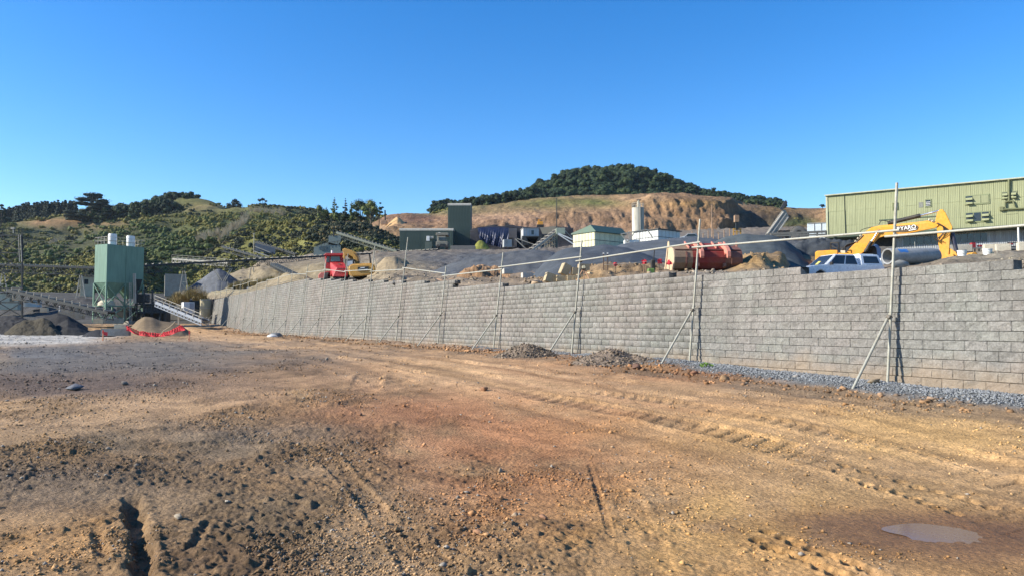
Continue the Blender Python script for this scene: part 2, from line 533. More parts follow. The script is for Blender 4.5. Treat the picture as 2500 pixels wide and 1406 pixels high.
def ground_mat():
    m, nt, b = new_mat('yard_soil')
    a = N(nt, 'ShaderNodeVertexColor', layer_name='Col')
    n1 = noise(nt, 7, 6, 0.75)
    n2 = noise(nt, 55, 5, 0.75)
    vo = N(nt, 'ShaderNodeTexVoronoi', Scale=26.0, feature='F1')
    tc = nt.nodes.new('ShaderNodeTexCoord')
    nt.links.new(tc.outputs['Object'], vo.inputs['Vector'])
    f1 = ramp(nt, n1, [(0.3, 0.74), (0.7, 1.2)])
    f2 = ramp(nt, n2, [(0.25, 0.66), (0.75, 1.3)])
    cc = mixc(nt, a.outputs[0], f1, 1.0, 'MULTIPLY')
    cc = mixc(nt, cc, f2, 1.0, 'MULTIPLY')
    f3 = ramp(nt, vo.outputs['Distance'], [(0.0, 1.12), (0.45, 1.0), (0.8, 0.78)])
    cc = mixc(nt, cc, f3, 1.0, 'MULTIPLY')
    nt.links.new(cc, b.inputs['Base Color'])
    at_ = N(nt, 'ShaderNodeAttribute', attribute_name='wet')
    r = ramp(nt, at_.outputs['Fac'], [(0.25, 0.95), (0.9, 0.42)])
    nt.links.new(r, b.inputs['Roughness'])
    b.inputs['Specular IOR Level'].default_value = 0.2
    n3 = noise(nt, 34, 8, 0.8)
    ad = N(nt, 'ShaderNodeMath', operation='SUBTRACT')
    nt.links.new(n3, ad.inputs[0])
    mu = N(nt, 'ShaderNodeMath', operation='MULTIPLY')
    mu.inputs[1].default_value = 0.6
    nt.links.new(vo.outputs['Distance'], mu.inputs[0])
    nt.links.new(mu.outputs[0], ad.inputs[1])
    bump(nt, b, ad.outputs[0], 0.9, 0.03)
    return m
M_YARD = ground_mat()
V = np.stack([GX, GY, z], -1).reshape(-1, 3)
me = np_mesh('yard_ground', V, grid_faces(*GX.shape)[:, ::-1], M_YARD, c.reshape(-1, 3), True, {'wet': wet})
yard_o = setp(mesh_obj('yard_ground', me), kind='structure')
YZ = z

# far plain under everything, out to the horizon
m_far = worn('far_plain', (0.11, 0.12, 0.07), 0.95, (0.2, 0.16, 0.1), 0.5, 0.01)
me = np_mesh('far_plain', [(-4000, -3000, -1.2), (4000, -3000, -1.2), (4000, 5000, -1.2), (-4000, 5000, -1.2)], [(0, 1, 2, 3)], m_far, None, False)
setp(mesh_obj('far_plain', me), kind='structure')

# puddle of muddy water
m, nt, b = new_mat('muddy_water')
b.inputs['Base Color'].default_value = (0.17, 0.098, 0.06, 1)
b.inputs['Roughness'].default_value = 0.10
b.inputs['Specular IOR Level'].default_value = 0.28
bump(nt, b, noise(nt, 14, 2, 0.5), 0.04, 0.01)
MATS['water'] = m
ring = []
for k in range(48):
    t = 2 * math.pi * k / 48
    r = 1 + 0.12 * math.sin(3 * t + 1) + 0.08 * math.sin(5 * t)
    ring.append((PUD.x + 0.40 * r * math.cos(t), PUD.y + 0.29 * r * math.sin(t)))
zp = float(np.min(yard(np.array([PUD.x, PUD.x + .1, PUD.x - .1]), np.array([PUD.y, PUD.y, PUD.y]))[0])) + 0.006
pm = MB().add([(x, y, zp) for x, y in ring], [tuple(range(48))])
setp(pm.build('puddle', MATS['water']), kind='structure')

# ------------------------------------------------------------------ loose stones as stuff
T = (1 + 5 ** 0.5) / 2
ICO_V = np.array([(-1, T, 0), (1, T, 0), (-1, -T, 0), (1, -T, 0), (0, -1, T), (0, 1, T), (0, -1, -T), (0, 1, -T), (T, 0, -1), (T, 0, 1), (-T, 0, -1), (-T, 0, 1)]) / math.sqrt(1 + T * T)
ICO_F = np.array([(0, 11, 5), (0, 5, 1), (0, 1, 7), (0, 7, 10), (0, 10, 11), (1, 5, 9), (5, 11, 4), (11, 10, 2), (10, 7, 6), (7, 1, 8), (3, 9, 4), (3, 4, 2), (3, 2, 6), (3, 6, 8), (3, 8, 9), (4, 9, 5), (2, 4, 11), (6, 2, 10), (8, 6, 7), (9, 8, 1)])
OCT_V = np.array([(1, 0, 0), (-1, 0, 0), (0, 1, 0), (0, -1, 0), (0, 0, 1), (0, 0, -1)], float)
OCT_F = np.array([(0, 2, 4), (2, 1, 4), (1, 3, 4), (3, 0, 4), (2, 0, 5), (1, 2, 5), (3, 1, 5), (0, 3, 5)])
def rocks(name, P, S, C, mat, ico=False, sink=0.25, seed=1):
    """many small broken stones in one mesh: places P (n,3), sizes S (n), colours C (n,3)"""
    r = np.random.RandomState(seed)
    TV, TF = (ICO_V, ICO_F) if ico else (OCT_V, OCT_F)
    n, k = len(P), len(TV)
    A = TV[None] * r.uniform(0.6, 1.3, (n, k, 1)) + r.uniform(-0.18, 0.18, (n, k, 3))
    A = A * r.uniform(0.6, 1.25, (n, 1, 3)) * np.array((1, 1, 0.72))
    t = r.uniform(0, 2 * math.pi, n)
    ct, st = np.cos(t)[:, None], np.sin(t)[:, None]
    x, y = A[..., 0] * ct - A[..., 1] * st, A[..., 0] * st + A[..., 1] * ct
    A = np.stack([x, y, A[..., 2]], -1) * np.asarray(S)[:, None, None]
    A[..., 2] += np.asarray(S)[:, None] * (0.55 - sink)
    A = A + np.asarray(P)[:, None, :]
    Fc = (TF[None] + (np.arange(n) * k)[:, None, None]).reshape(-1, 3)
    col = np.repeat(np.asarray(C), k, 0) * r.uniform(0.85, 1.15, (n * k, 1))
    me = np_mesh(name, A.reshape(-1, 3), Fc, mat, col, False)
    return me
M_STONE = vcol_mat('loose_stone', 8, 60, 0.75, 1.2, 0.9, 0.5, 0.01, 60)
def soil_at(X, Y):
    """soil colour of the yard by nearest grid vertex"""
    i = np.clip(np.searchsorted(-Yr, -Y), 0, len(Yr) - 1)
    u = X / np.maximum(gw[i], 0.1)
    j = np.clip(np.searchsorted(U, u), 0, len(U) - 1)
    return c[i, j], YZ[i, j], rough[i, j]
n = 150000
r = np.random.RandomState(5)
py_ = 812 + (1440 - 812) * r.uniform(0, 1, n) ** 1.0
px_ = r.uniform(-120, 2620, n)
Yq = 1.55 * F / (py_ - HZ)
Xq = (px_ - PX0) / F * Yq
keep = (wall_front(Xq, Yq) > 0.3) & (Yq < 90)
cl = fbm(Xq * 0.9, Yq * 0.9, 70, 3)
cc, zz, rr = soil_at(Xq, Yq)
keep &= r.uniform(0, 1, n) < np.clip(0.02 + 1.0 * rr * (0.3 + cl * 1.6), 0.01, 1)
pq = ((Xq - PUD.x) / 0.9) ** 2 + ((Yq - PUD.y) / 0.6) ** 2
keep &= pq > 1
Xq, Yq, cc, zz = Xq[keep], Yq[keep], cc[keep], zz[keep]
S = r.gamma(1.6, 0.0030, len(Xq)) * (0.75 + 0.06 * Yq) + 0.0025 + 0.0006 * Yq
S = np.minimum(S, 0.035 + 0.003 * Yq)
tone = r.uniform(0.75, 1.3, (len(Xq), 1))
cst = cc * tone
grey = r.uniform(0, 1, len(Xq)) < 0.10
cst[grey] = np.array((0.27, 0.235, 0.19)) * tone[grey]
me = rocks('soil_clods', np.stack([Xq, Yq, zz], 1), S, cst, M_STONE)
setp(mesh_obj('soil_clods', me), 'loose clods and chips of soil strewn over the bare yard', 'clods', kind='stuff')

# crushed blue-grey drainage stone along the foot of the wall
n = 15000
wq = np.abs(r.normal(0, 0.55, n)) + 0.05
Yq = 11.5 + 22 * r.uniform(0, 1, n) ** 1.5
lim = 1.5 + 0.4 * fbm(Yq * 0.5, Yq * 0, 3, 2) - 0.7 * ss(20, 24, Yq)
Xq = WC - WA * Yq - wq * WN
k = wq < lim
Xq, Yq = Xq[k], Yq[k]
_, zz, _ = soil_at(Xq, Yq)
S = r.uniform(0.016, 0.034, len(Xq))
cst = np.array((0.20, 0.21, 0.215)) * r.uniform(0.6, 1.45, (len(Xq), 1))
me = rocks('drainage_gravel', np.stack([Xq, Yq, zz], 1), S, cst, M_STONE, seed=3, sink=0.1)
setp(mesh_obj('drainage_gravel', me), 'strip of blue grey crushed stone along the foot of the block wall', 'gravel', kind='stuff')
# broken rubble in a line in front of the wall
n = 7000
Yq = 12 + 90 * r.uniform(0, 1, n) ** 1.3
wq = r.normal(2.0, 0.55, n) - 0.7 * ss(22, 30, Yq)
Xq = WC - WA * Yq - np.abs(wq) * WN
dens = fbm(Yq * 0.35, wq * 0.4, 9, 3)
k = (r.uniform(0, 1, n) < 0.35 + dens)
Xq, Yq = Xq[k], Yq[k]
cc, zz, _ = soil_at(Xq, Yq)
S = r.gamma(1.5, 0.012, len(Xq)) + 0.008 + 0.0006 * Yq
cst = cc * r.uniform(0.6, 1.3, (len(Xq), 1)) * np.array((1.0, 0.88, 0.8))
me = rocks('rubble_windrow', np.stack([Xq, Yq, zz], 1), np.minimum(S, 0.10), cst, M_STONE, True, seed=4, sink=0.3)
setp(mesh_obj('rubble_windrow', me), 'low windrow of broken rock and soil in front of the wall', 'rubble', kind='stuff')

# ================================================================== retaining wall of split-face blocks
BW, BH, BD, SETB, ZC0 = 0.42, 0.19, 0.30, 0.021, 0.13
STEPS = [2460, 1925, 1625, 1205, 1090, 1090, 1018, 965, 920, 880, 844, 814, 789, 766, 736]
def top_count(px):
    return 13 + sum(1 for s in STEPS if px < s)
def wall_pt(s, off=0.0):
    """foot of the wall s metres left of its right end, off metres into the bank"""
    y0 = 11.3
    x0 = WC - WA * y0
    return (x0 - RX * s + MX * off, y0 - RY * s + MY * off)
WALL_RZ = math.atan2(RY, RX)
def block_mat():
    m, nt, b = new_mat('split_face_concrete')
    gi = nt.nodes.new('ShaderNodeNewGeometry')
    oi = nt.nodes.new('ShaderNodeObjectInfo')
    ad = N(nt, 'ShaderNodeMath', operation='ADD')
    nt.links.new(gi.outputs['Random Per Island'], ad.inputs[0])
    nt.links.new(oi.outputs['Random'], ad.inputs[1])
    fr = N(nt, 'ShaderNodeMath', operation='FRACT')
    nt.links.new(ad.outputs[0], fr.inputs[0])
    tint = ramp(nt, fr.outputs[0], [(0.0, (0.190, 0.187, 0.170)), (0.35, (0.212, 0.209, 0.190)), (0.6, (0.224, 0.216, 0.198)), (0.85, (0.208, 0.211, 0.188)), (1.0, (0.240, 0.234, 0.213))])
    n1 = noise(nt, 1.1, 5, 0.6, vec=gi.outputs['Position'])
    n2 = noise(nt, 26, 6, 0.75, vec=gi.outputs['Position'])
    n3 = noise(nt, 0.35, 2, 0.5, vec=gi.outputs['Position'])
    c_ = mixc(nt, tint, ramp(nt, n1, [(0.3, 0.86), (0.7, 1.12)]), 1.0, 'MULTIPLY')
    nm = noise(nt, 9, 4, 0.7, vec=gi.outputs['Position'])
    c_ = mixc(nt, c_, ramp(nt, nm, [(0.3, 0.80), (0.7, 1.18)]), 1.0, 'MULTIPLY')
    c_ = mixc(nt, c_, ramp(nt, n2, [(0.28, 0.55), (0.5, 0.98), (0.72, 1.35)]), 1.0, 'MULTIPLY')
    warm = ramp(nt, n3, [(0.4, (1, 1, 1)), (0.7, (1.05, 0.98, 0.97))])
    c_ = mixc(nt, c_, warm, 1.0, 'MULTIPLY')
    # soil dust splashed over the lowest courses, faint run marks down the face
    sx = nt.nodes.new('ShaderNodeSeparateXYZ')
    nt.links.new(gi.outputs['Position'], sx.inputs[0])
    hg = N(nt, 'ShaderNodeMath', operation='MULTIPLY_ADD')
    hg.inputs[1].default_value = -0.9
    nt.links.new(n1, hg.inputs[0])
    nt.links.new(sx.outputs['Z'], hg.inputs[2])
    dust = ramp(nt, hg.outputs[0], [(0.0, 0.55), (0.45, 0.0)])
    c_ = mixc(nt, c_, (0.30, 0.215, 0.135), dust)
    mp = N(nt, 'ShaderNodeMapping')
    mp.inputs['Scale'].default_value = (1.6, 1.6, 0.18)
    nt.links.new(gi.outputs['Position'], mp.inputs[0])
    ns_ = noise(nt, 1.3, 4, 0.6, vec=mp.outputs[0])
    c_ = mixc(nt, c_, ramp(nt, ns_, [(0.35, 0.86), (0.6, 1.05)]), 1.0, 'MULTIPLY')
    nt.links.new(c_, b.inputs['Base Color'])
    b.inputs['Roughness'].default_value = 0.95
    b.inputs['Specular IOR Level'].default_value = 0.1
    n4 = noise(nt, 19, 8, 0.75, vec=gi.outputs['Position'])
    bump(nt, b, n4, 0.85, 0.035)
    return m
M_BLOCK = block_mat()
def block_template(nx, nz, seed, amp=0.012, gap=0.0014, inset=0.007):
    """split-face block, face at y = 0 looking to -y, foot at z = 0"""
    r = np.random.RandomState(seed)
    e_ = 0.012
    xs = np.concatenate([[-BW / 2 + gap], np.linspace(-BW / 2 + gap + e_, BW / 2 - gap - e_, nx - 2), [BW / 2 - gap]])
    zs = np.concatenate([[gap * 0.7], np.linspace(gap * 0.7 + e_, BH - gap * 0.7 - e_, nz - 2), [BH - gap * 0.7]])
    rows = [[(x, BD, 0.002) for x in xs]]
    for j, zz_ in enumerate(zs):
        row = []
        for i, x in enumerate(xs):
            edge = (i in (0, nx - 1)) or (j in (0, nz - 1))
            y = (inset * (2.3 if j == 0 else 0.1 if j == nz - 1 else 0.7)) if edge else -r.uniform(-0.3, 1.0) * amp
            xx = x + (0 if i in (0, 1, nx - 2, nx - 1) else r.uniform(-0.02, 0.02))
            z_ = zz_ + (0 if j in (0, 1, nz - 2, nz - 1) else r.uniform(-0.012, 0.012))
            row.append((xx, y, z_))
        rows.append(row)
    rows.append([(x, BD, BH - 0.002) for x in xs])
    V = np.array(rows).reshape(-1, 3)
    Fq = [tuple(q[::-1]) for q in grid_faces(nz + 2, nx)[:, ::-1].tolist()]
    n = nz + 2
    # side faces
    for j in range(0, n - 2):
        a, b_, d = 0, (j + 1) * nx, (j + 2) * nx
        Fq.append((a, b_, d, d) if False else (a, d, b_))
        a2, b2, d2 = nx - 1, (j + 1) * nx + nx - 1, (j + 2) * nx + nx - 1
        Fq.append((a2, b2, d2))
    Fq.append((0, (n - 1) * nx, (n - 2) * nx))
    Fq.append((nx - 1, (n - 2) * nx + nx - 1, (n - 1) * nx + nx - 1))
    return V, Fq
def tri_faces(Fq):
    out = []
    for f in Fq:
        out.append(f[:3])
        if len(f) == 4: out.append((f[0], f[2], f[3]))
    return np.array(out)
wall = thing('retaining_wall', 'long grey retaining wall of split-face concrete blocks with a stepped top', 'wall', (*wall_pt(0), 0))
variants = []
for k in range(10):
    V, Fq = block_template(7, 5, 100 + k)
    me = bpy.data.meshes.new('block')
    me.from_pydata(V.tolist(), [], [tuple(f) for f in Fq])
    bm = bmesh.new(); bm.from_mesh(me)
    bmesh.ops.recalc_face_normals(bm, faces=bm.faces)
    bm.to_mesh(me); bm.free()
    me.materials.append(M_BLOCK)
    variants.append(me)
LW = (118.0 - 11.3) / abs(RY)
cells = []
for j in range(0, 29):
    n_b = int(LW / BW)
    for i in range(n_b):
        s = i * BW + (BW / 2 if j % 2 else 0) + 0.1
        x, y = wall_pt(s)
        px = PX0 + F * x / y
        pxl = proj(*wall_pt(s), 1.6)[0]
        if j >= top_count(pxl): continue
        ztop = ZC0 + (j + 1) * BH
        if ztop < base_h(x, np.float64(y)) - 0.12: continue
        cells.append((y, s, j, pxl))
cells.sort()
seen = [q for q in cells if q[3] < 2540]
single = set((q[1], q[2]) for q in seen[:300])
rb = random.Random(3)
for (y, s, j, px) in cells:
    if (s, j) not in single: continue
    x, yy = wall_pt(s, SETB * j + rb.uniform(-0.002, 0.003))
    o = bpy.data.objects.new('block', rb.choice(variants))
    COL.objects.link(o)
    o.parent = wall
    o.matrix_parent_inverse = Matrix.Translation(wall.location).inverted()
    o.location = (x, yy, ZC0 + j * BH)
    o.rotation_euler = (0, 0, WALL_RZ + rb.uniform(-0.004, 0.004))
rest = [q for q in cells if (q[1], q[2]) not in single]
ct, st = math.cos(WALL_RZ), math.sin(WALL_RZ)
allV, allF, nb = [], [], 0
temps = [(lambda t: (t[0], tri_faces(t[1])))(block_template(4, 4, 200 + k, 0.010, 0.0024, 0.008)) for k in range(12)]
for (y, s, j, px) in rest:
    V, Fc = temps[rb.randrange(12)]
    x, yy = wall_pt(s, SETB * j + rb.uniform(-0.003, 0.004))
    W = np.empty_like(V)
    W[:, 0] = V[:, 0] * ct - V[:, 1] * st + x
    W[:, 1] = V[:, 0] * st + V[:, 1] * ct + yy
    W[:, 2] = V[:, 2] + ZC0 + j * BH
    allV.append(W)
    allF.append(Fc + nb)
    nb += len(V)
me = np_mesh('block', np.concatenate(allV), np.concatenate(allF), M_BLOCK, None, False)
bm = bmesh.new(); bm.from_mesh(me)
bmesh.ops.recalc_face_normals(bm, faces=bm.faces)
bm.to_mesh(me); bm.free()
o = mesh_obj('far_blocks', me, wall)
o.matrix_parent_inverse = Matrix.Translation(wall.location).inverted()
setp(o, kind='stuff')

# ================================================================== scaffold tube posts and rails
M_TUBE = worn('galvanised_tube', (0.34, 0.335, 0.28), 0.6, (0.22, 0.19, 0.12), 0.6, 6, 0.2)
M_RAIL = worn('pale_tube', (0.35, 0.35, 0.30), 0.55, (0.28, 0.25, 0.18), 0.5, 4, 0.1)
M_COUP = worn('coupler_steel', (0.10, 0.10, 0.09), 0.6, (0.25, 0.17, 0.1), 0.5, 20, 0.5)
POST_TOP = [447, 536, 588, 617, 650, 580, 601, 620, 632, 646, 658, 666, 681, 682, 688, 688, 686, 687, 690, 693]
RAILS = [(577, 500), (604, 564), (637, 593), (652, 628), (673.6, 658), (654, 667.5), (663, 658), (662, 659), (658, 664), (665, 660), (670, 669),
         (677.6, 669.6), (684, 679), (693.6, 687), (688, 685), (696, 689.6), (699, 695), (706, 703), (710, 709), (717, 716)]
LEAN = Vector((MX * 0.118, MY * 0.118, 1)).normalized()
def post_base(k):
    y = 15.6 + 5.24 * k
    x = WC - WA * y
    q = Vector((x - MX * 0.20, y - MY * 0.20, 0))
    q.z = yard_z(q.x, q.y) - 0.03
    return q
def on_post(k, py):
    """length up post k to the pixel row py"""
    b0 = post_base(k)
    lo, hi = -2.0, 12.0
    for _ in range(40):
        mid = (lo + hi) / 2
        q = b0 + LEAN * mid
        if proj(q.x, q.y, q.z)[1] > py: lo = mid
        else: hi = mid
    return b0 + LEAN * lo
ORD = ['nearest', 'second nearest', 'third nearest', 'fourth nearest', 'fifth nearest', 'sixth nearest', 'seventh nearest', 'eighth nearest', 'ninth nearest', 'tenth nearest',
       'eleventh nearest', 'twelfth nearest', 'thirteenth nearest', 'fourteenth nearest', 'fifteenth nearest', 'sixteenth nearest', 'seventeenth nearest', 'eighteenth nearest', 'third farthest', 'second farthest']
rp = random.Random(9)
for k in range(20):
    b0 = post_base(k)
    lab = '%s leaning scaffold tube post with a raking brace along the wall' % ORD[k]
    if k == 0: lab = 'nearest and tallest scaffold tube post, standing before the concrete pipe, with raking brace'
    t = thing('scaffold_post', lab, 'scaffold post', b0, 0, 'scaffold posts along the wall')
    topp = on_post(k, POST_TOP[k]) - b0
    MB().tube((0, 0, -0.15), topp, 0.029, n=12).build('upright', M_TUBE, t, smooth=True)
    ln = 1.42 + rp.uniform(-0.08, 0.08)
    h = LEAN * ln
    out = 1.06 + rp.uniform(-0.08, 0.12)
    fx, fy = -MX * out + RX * -0.05, -MY * out
    fz = yard_z(b0.x + fx, b0.y + fy) - b0.z
    d = (h + h.normalized() * 0.0 - Vector((fx, fy, fz - 0.08)))
    foot = Vector((fx, fy, fz - 0.08))
    tip = foot + d * (1.03 + rp.random() * 0.12)
    side = Vector((RX, RY, 0)) * -0.05
    MB().tube(foot + side, tip + side, 0.029, n=12).build('brace', M_TUBE, t, smooth=True)
    cp = MB()
    cp.box(h + side * 0.5, (0.10, 0.10, 0.085), (0.3, 0.4, 0.5))
    cp.build('coupler', M_COUP, t, 0.012)
    if k in (0, 1, 2, 5, 6):
        ry = RAILS[k][0]
        q = on_post(k, ry) - b0
        MB().box(q + Vector((RX, RY, 0)) * 0.05, (0.10, 0.10, 0.09), (0.5, 0.2, 0.3)).build('coupler', M_COUP, t, 0.012)
    if k == 6:
        a = LEAN * 2.1
        e = Vector((RX * 0.9, RY * 0.9, 0)) + Vector((-MX, -MY, 0)) * 0.3
        e.z = yard_z(b0.x + e.x, b0.y + e.y) - b0.z - 0.05
        MB().tube(a, e, 0.029, n=8).build('prop', M_TUBE, t, smooth=True)
for k in range(20):
    kl, kr = k, k - 1
    L = on_post(kl, RAILS[k][0])
    R_ = on_post(kr, RAILS[k][1])
    d = (R_ - L).normalized()
    off = Vector((-MX, -MY, 0)) * 0.05
    L2, R2 = L - d * 0.18 + off, R_ + d * 0.15 + off
    base = Vector(L2)
    lab = {0: 'pale scaffold rail running out of frame at right above the wall', 1: 'long pale scaffold rail crossing in front of the red bucket and pickup'}.get(k, 'pale scaffold rail joining the %s and %s posts' % (ORD[k - 1], ORD[k]))
    o = MB().tube((0, 0, 0), R2 - base, 0.026, n=12).build('scaffold_rail', M_RAIL, None, smooth=True)
    o.location = base
    setp(o, lab, 'rail', 'scaffold rails above the wall')
# loose stakes leaning by the wall foot
for k, (px, py, hgt, tilt) in enumerate([(1155, 848, 0.62, 0.10), (1010, 846, 0.5, -0.05), (920, 840, 0.35, 0.25)]):
    x, y = gpt(px, py)
    o = MB().box((0, 0, hgt / 2), (0.05, 0.03, hgt + 0.1), (0, tilt, 0)).build('timber_peg', worn('raw_timber', (0.45, 0.36, 0.24), 0.8), None, 0.004)
    o.location = (x, y, yard_z(x, y))
    setp(o, ['upright timber peg at the wall foot between two posts', 'short timber peg at the wall foot left of the first', 'leaning timber peg among rubble by the wall foot'][k], 'peg')

# ================================================================== made ground above the wall
def wall_top(px):
    n = np.full(np.shape(px), 13.0)
    for s in STEPS: n = n + (px < s)
    return ZC0 + n * BH
COLS = {
    505: [(150, 722), (190, 700), (240, 690), (320, 690)],
    600: [(110, 712), (140, 708), (150, 690), (180, 680), (240, 660), (320, 650)],
    640: [(105, 704), (140, 700), (150, 655), (170, 648), (240, 640), (320, 630)],
    700: [(100, 695), (142, 691), (151, 650), (172, 640), (230, 630), (320, 620)],
    800: [(62, 694), (80, 695), (120, 690), (138, 682), (148, 640), (175, 630), (230, 617), (320, 610)],
    870: [(60, 695), (80, 695), (110, 686), (130, 676), (142, 640), (170, 630), (230, 615), (320, 605)],
    930: [(60, 684), (80, 680), (96, 668), (108, 637), (130, 632), (180, 617), (260, 611), (320, 600)],
    1010: [(50, 688), (62, 682), (80, 668), (95, 648), (115, 638), (180, 615), (260, 609), (320, 596)],
    1100: [(44, 692), (58, 684), (75, 672), (90, 662), (110, 648), (180, 614), (260, 608), (320, 594)],
    1200: [(40, 694), (52, 686), (62, 678), (85, 662), (110, 642), (180, 613), (260, 606), (320, 590)],
    1350: [(30, 692), (36, 688), (46, 680), (60, 672), (85, 652), (140, 618), (200, 606), (260, 598), (320, 584)],
    1480: [(25.5, 684), (28.5, 681), (31.5, 650), (34, 647), (50, 660), (80, 645), (140, 604), (200, 592), (260, 585), (320, 575)],
    1640: [(24, 677), (28, 672), (33, 650), (38, 646), (60, 650), (84, 632), (130, 600), (200, 584), (260, 575), (320, 565)],
    1750: [(23, 672), (30, 664), (34, 640), (38, 634), (56, 640), (84, 620), (130, 590), (200, 575), (260, 570), (320, 560)],
    1850: [(22, 668), (27.5, 662), (30.5, 625), (33, 621), (45, 628), (60, 622), (90, 590), (200, 568), (260, 563), (320, 556)],
    1900: [(20, 668), (28, 668), (33, 655), (37, 624), (45, 628), (60, 622), (90, 588), (200, 568), (320, 555)],
    1960: [(20, 668), (28, 690), (44, 699), (48, 655), (52, 628), (60, 622), (90, 588), (200, 568), (260, 562), (320, 555)],
    2060: [(19, 676), (26, 698), (34, 703), (45.5, 699), (48, 676), (52, 660), (66, 606), (90, 590), (200, 572), (320, 556)],
    2130: [(19, 676), (26, 698), (34, 702), (44.5, 696), (48, 662), (52, 650), (66, 608), (90, 592), (200, 574), (320, 557)],
    2200: [(18, 664), (26, 690), (33, 688), (36.5, 647), (50, 644), (66, 615), (90, 600), (200, 580), (320, 560)],
    2350: [(16, 655), (22, 652), (32, 633), (40, 628), (50, 624), (66, 613), (90, 600), (200, 580), (320, 560)],
    2480: [(15.5, 655), (20, 640), (28, 625), (40, 619), (50, 617), (66, 611), (90, 600), (200, 580), (320, 560)],
    2700: [(15, 660), (20, 645), (28, 628), (40, 620), (50, 617), (66, 611), (90, 600), (200, 580), (320, 560)],
    3600: [(15, 660), (20, 650), (28, 632), (40, 620), (50, 617), (66, 611), (90, 600), (200, 580), (320, 560)]}
ck = sorted(COLS)
TU = np.linspace(0, 1, 210)
tpx = np.concatenate([np.linspace(505, 2600, 360), np.linspace(2620, 3600, 20)])
dw = wallY(tpx)
ofs = 0.24 + (wall_top(tpx) - ZC0) / BH * SETB
Y0 = dw + (ofs + 0.03) * WN / (WA + (tpx - PX0) / F)
YEND = 330.0
TY = Y0[None, :] * (YEND / Y0)[None, :] ** TU[:, None]
zcol = []
for kx in ck:
    nodes = COLS[kx]
    yy = np.array([n_[0] for n_ in nodes], float)
    tz = np.array([at(kx, n_[1], n_[0]).z for n_ in nodes])
    zcol.append((yy, tz))
def terr_z(px, Y):
    """height of the made ground on the ray px at distance Y (arrays)"""
    px = np.asarray(px, float); Y = np.asarray(Y, float)
    out = np.zeros(np.broadcast(px, Y).shape)
    px, Y = np.broadcast_arrays(px, Y)
    zw = wall_top(px) - 0.06
    y0 = wallY(px) + 0.5 * WN / (WA + (px - PX0) / F)
    i = np.clip(np.searchsorted(ck, px) - 1, 0, len(ck) - 2)
    ck_ = np.array(ck, float)
    t = np.clip((px - ck_[i]) / (ck_[i + 1] - ck_[i]), 0, 1)
    t = t * t * (3 - 2 * t)
    Z = []
    for kk in (0, 1):
        zz_ = np.zeros(px.shape)
        for c_ in range(len(ck)):
            m_ = (i + kk) == c_
            if m_.any():
                yy, tz = zcol[c_]
                zz_[m_] = np.interp(Y[m_], yy, tz)
        Z.append(zz_)
    z_ = Z[0] * (1 - t) + Z[1] * t
    k0 = ss(0.0, 1.0, (Y - y0) / (0.10 * y0 + 1.0))
    return zw * (1 - k0) + z_ * k0
TPX = np.repeat(tpx[None, :], len(TU), 0)
TZ = terr_z(TPX, TY)
TX = (TPX - PX0) / F * TY * (1.0 / CP) * 1.0
# rays: x = u*k with k = Y/(CP - v SP); v is small, so refine once
v_ = (TZ - CAMZ) / TY
TX = (TPX - PX0) / F * (TY * CP + (TZ - CAMZ) * SP)
_, tpy = proj(TX, TY, TZ)
rgh = 0.25 + 0.75 * np.clip(0.5 + fbm(TX * 0.12, TY * 0.12, 3, 3), 0, 1)
amp = np.clip((TY - Y0[None, :]) * 0.05, 0, 0.22) * (1 + TY / 70)
bankm = np.clip(np.exp(-((TPX - 1480) / 220) ** 2 - ((tpy - 662) / 26) ** 2) + np.exp(-((TPX - 1850) / 170) ** 2 - ((tpy - 640) / 26) ** 2) + 0.6 * np.exp(-((TPX - 1050) / 200) ** 2 - ((tpy - 680) / 20) ** 2), 0, 1)
TZ = TZ + bankm * 0.45 * (billow(TX * 1.1, TY * 1.1 + TZ * 1.5, 66, 4) - 0.35)
TZ = TZ + amp * rgh * (fbm(TX * 0.55, TY * 0.45, 6, 4) + 0.8 * (billow(TX * 1.4, TY * 1.2, 8, 3) - 0.33))
DGR, BANK, TAN, MUD = (0.085, 0.095, 0.105), (0.30, 0.195, 0.095), (0.235, 0.19, 0.115), (0.20, 0.16, 0.12)
tc = np.zeros(TX.shape + (3,)) + np.array((0.19, 0.155, 0.115))
tsp = [(1480, 665, 260, 34, BANK, 0.95), (1850, 640, 220, 26, (0.37, 0.235, 0.10), 0.95), (760, 665, 220, 24, TAN, 0.9), (980, 655, 80, 30, TAN, 0.85), (1100, 675, 160, 22, (0.28, 0.22, 0.15), 0.9),
       (1230, 665, 70, 16, (0.30, 0.18, 0.09), 0.8), (1150, 630, 200, 14, DGR, 0.8), (1250, 645, 160, 22, DGR, 0.75), (1450, 620, 200, 24, DGR, 0.9), (1750, 595, 240, 20, DGR, 0.95), (2000, 600, 120, 24, DGR, 0.9),
       (2050, 652, 130, 8, (0.20, 0.19, 0.17), 0.9), (2430, 630, 150, 18, (0.27, 0.24, 0.17), 0.9), (1740, 672, 120, 10, (0.22, 0.20, 0.17), 0.8), (560, 705, 90, 20, (0.22, 0.19, 0.12), 0.9)]
tc = blobs(TPX, tpy, tc, tsp, 23)
tc = tc * (1 + 0.30 * fbm(TX * 0.5, TY * 0.5, 34, 4) + 0.25 * fbm(TX * 2.3, TY * 2.0, 35, 3))[..., None]
tc = np.clip(tc, 0.01, 0.9)
M_EARTH = vcol_mat('bank_earth', 1.2, 9, 0.65, 1.3, 0.95, 0.9, 0.12, 4.5)
me = np_mesh('upper_yard', np.stack([TX, TY, TZ], -1).reshape(-1, 3), grid_faces(*TX.shape), M_EARTH, tc.reshape(-1, 3))
setp(mesh_obj('upper_yard', me), kind='structure')
def tz_at(px, Y):
    return float(terr_z(np.array([float(px)]), np.array([float(Y)]))[0])
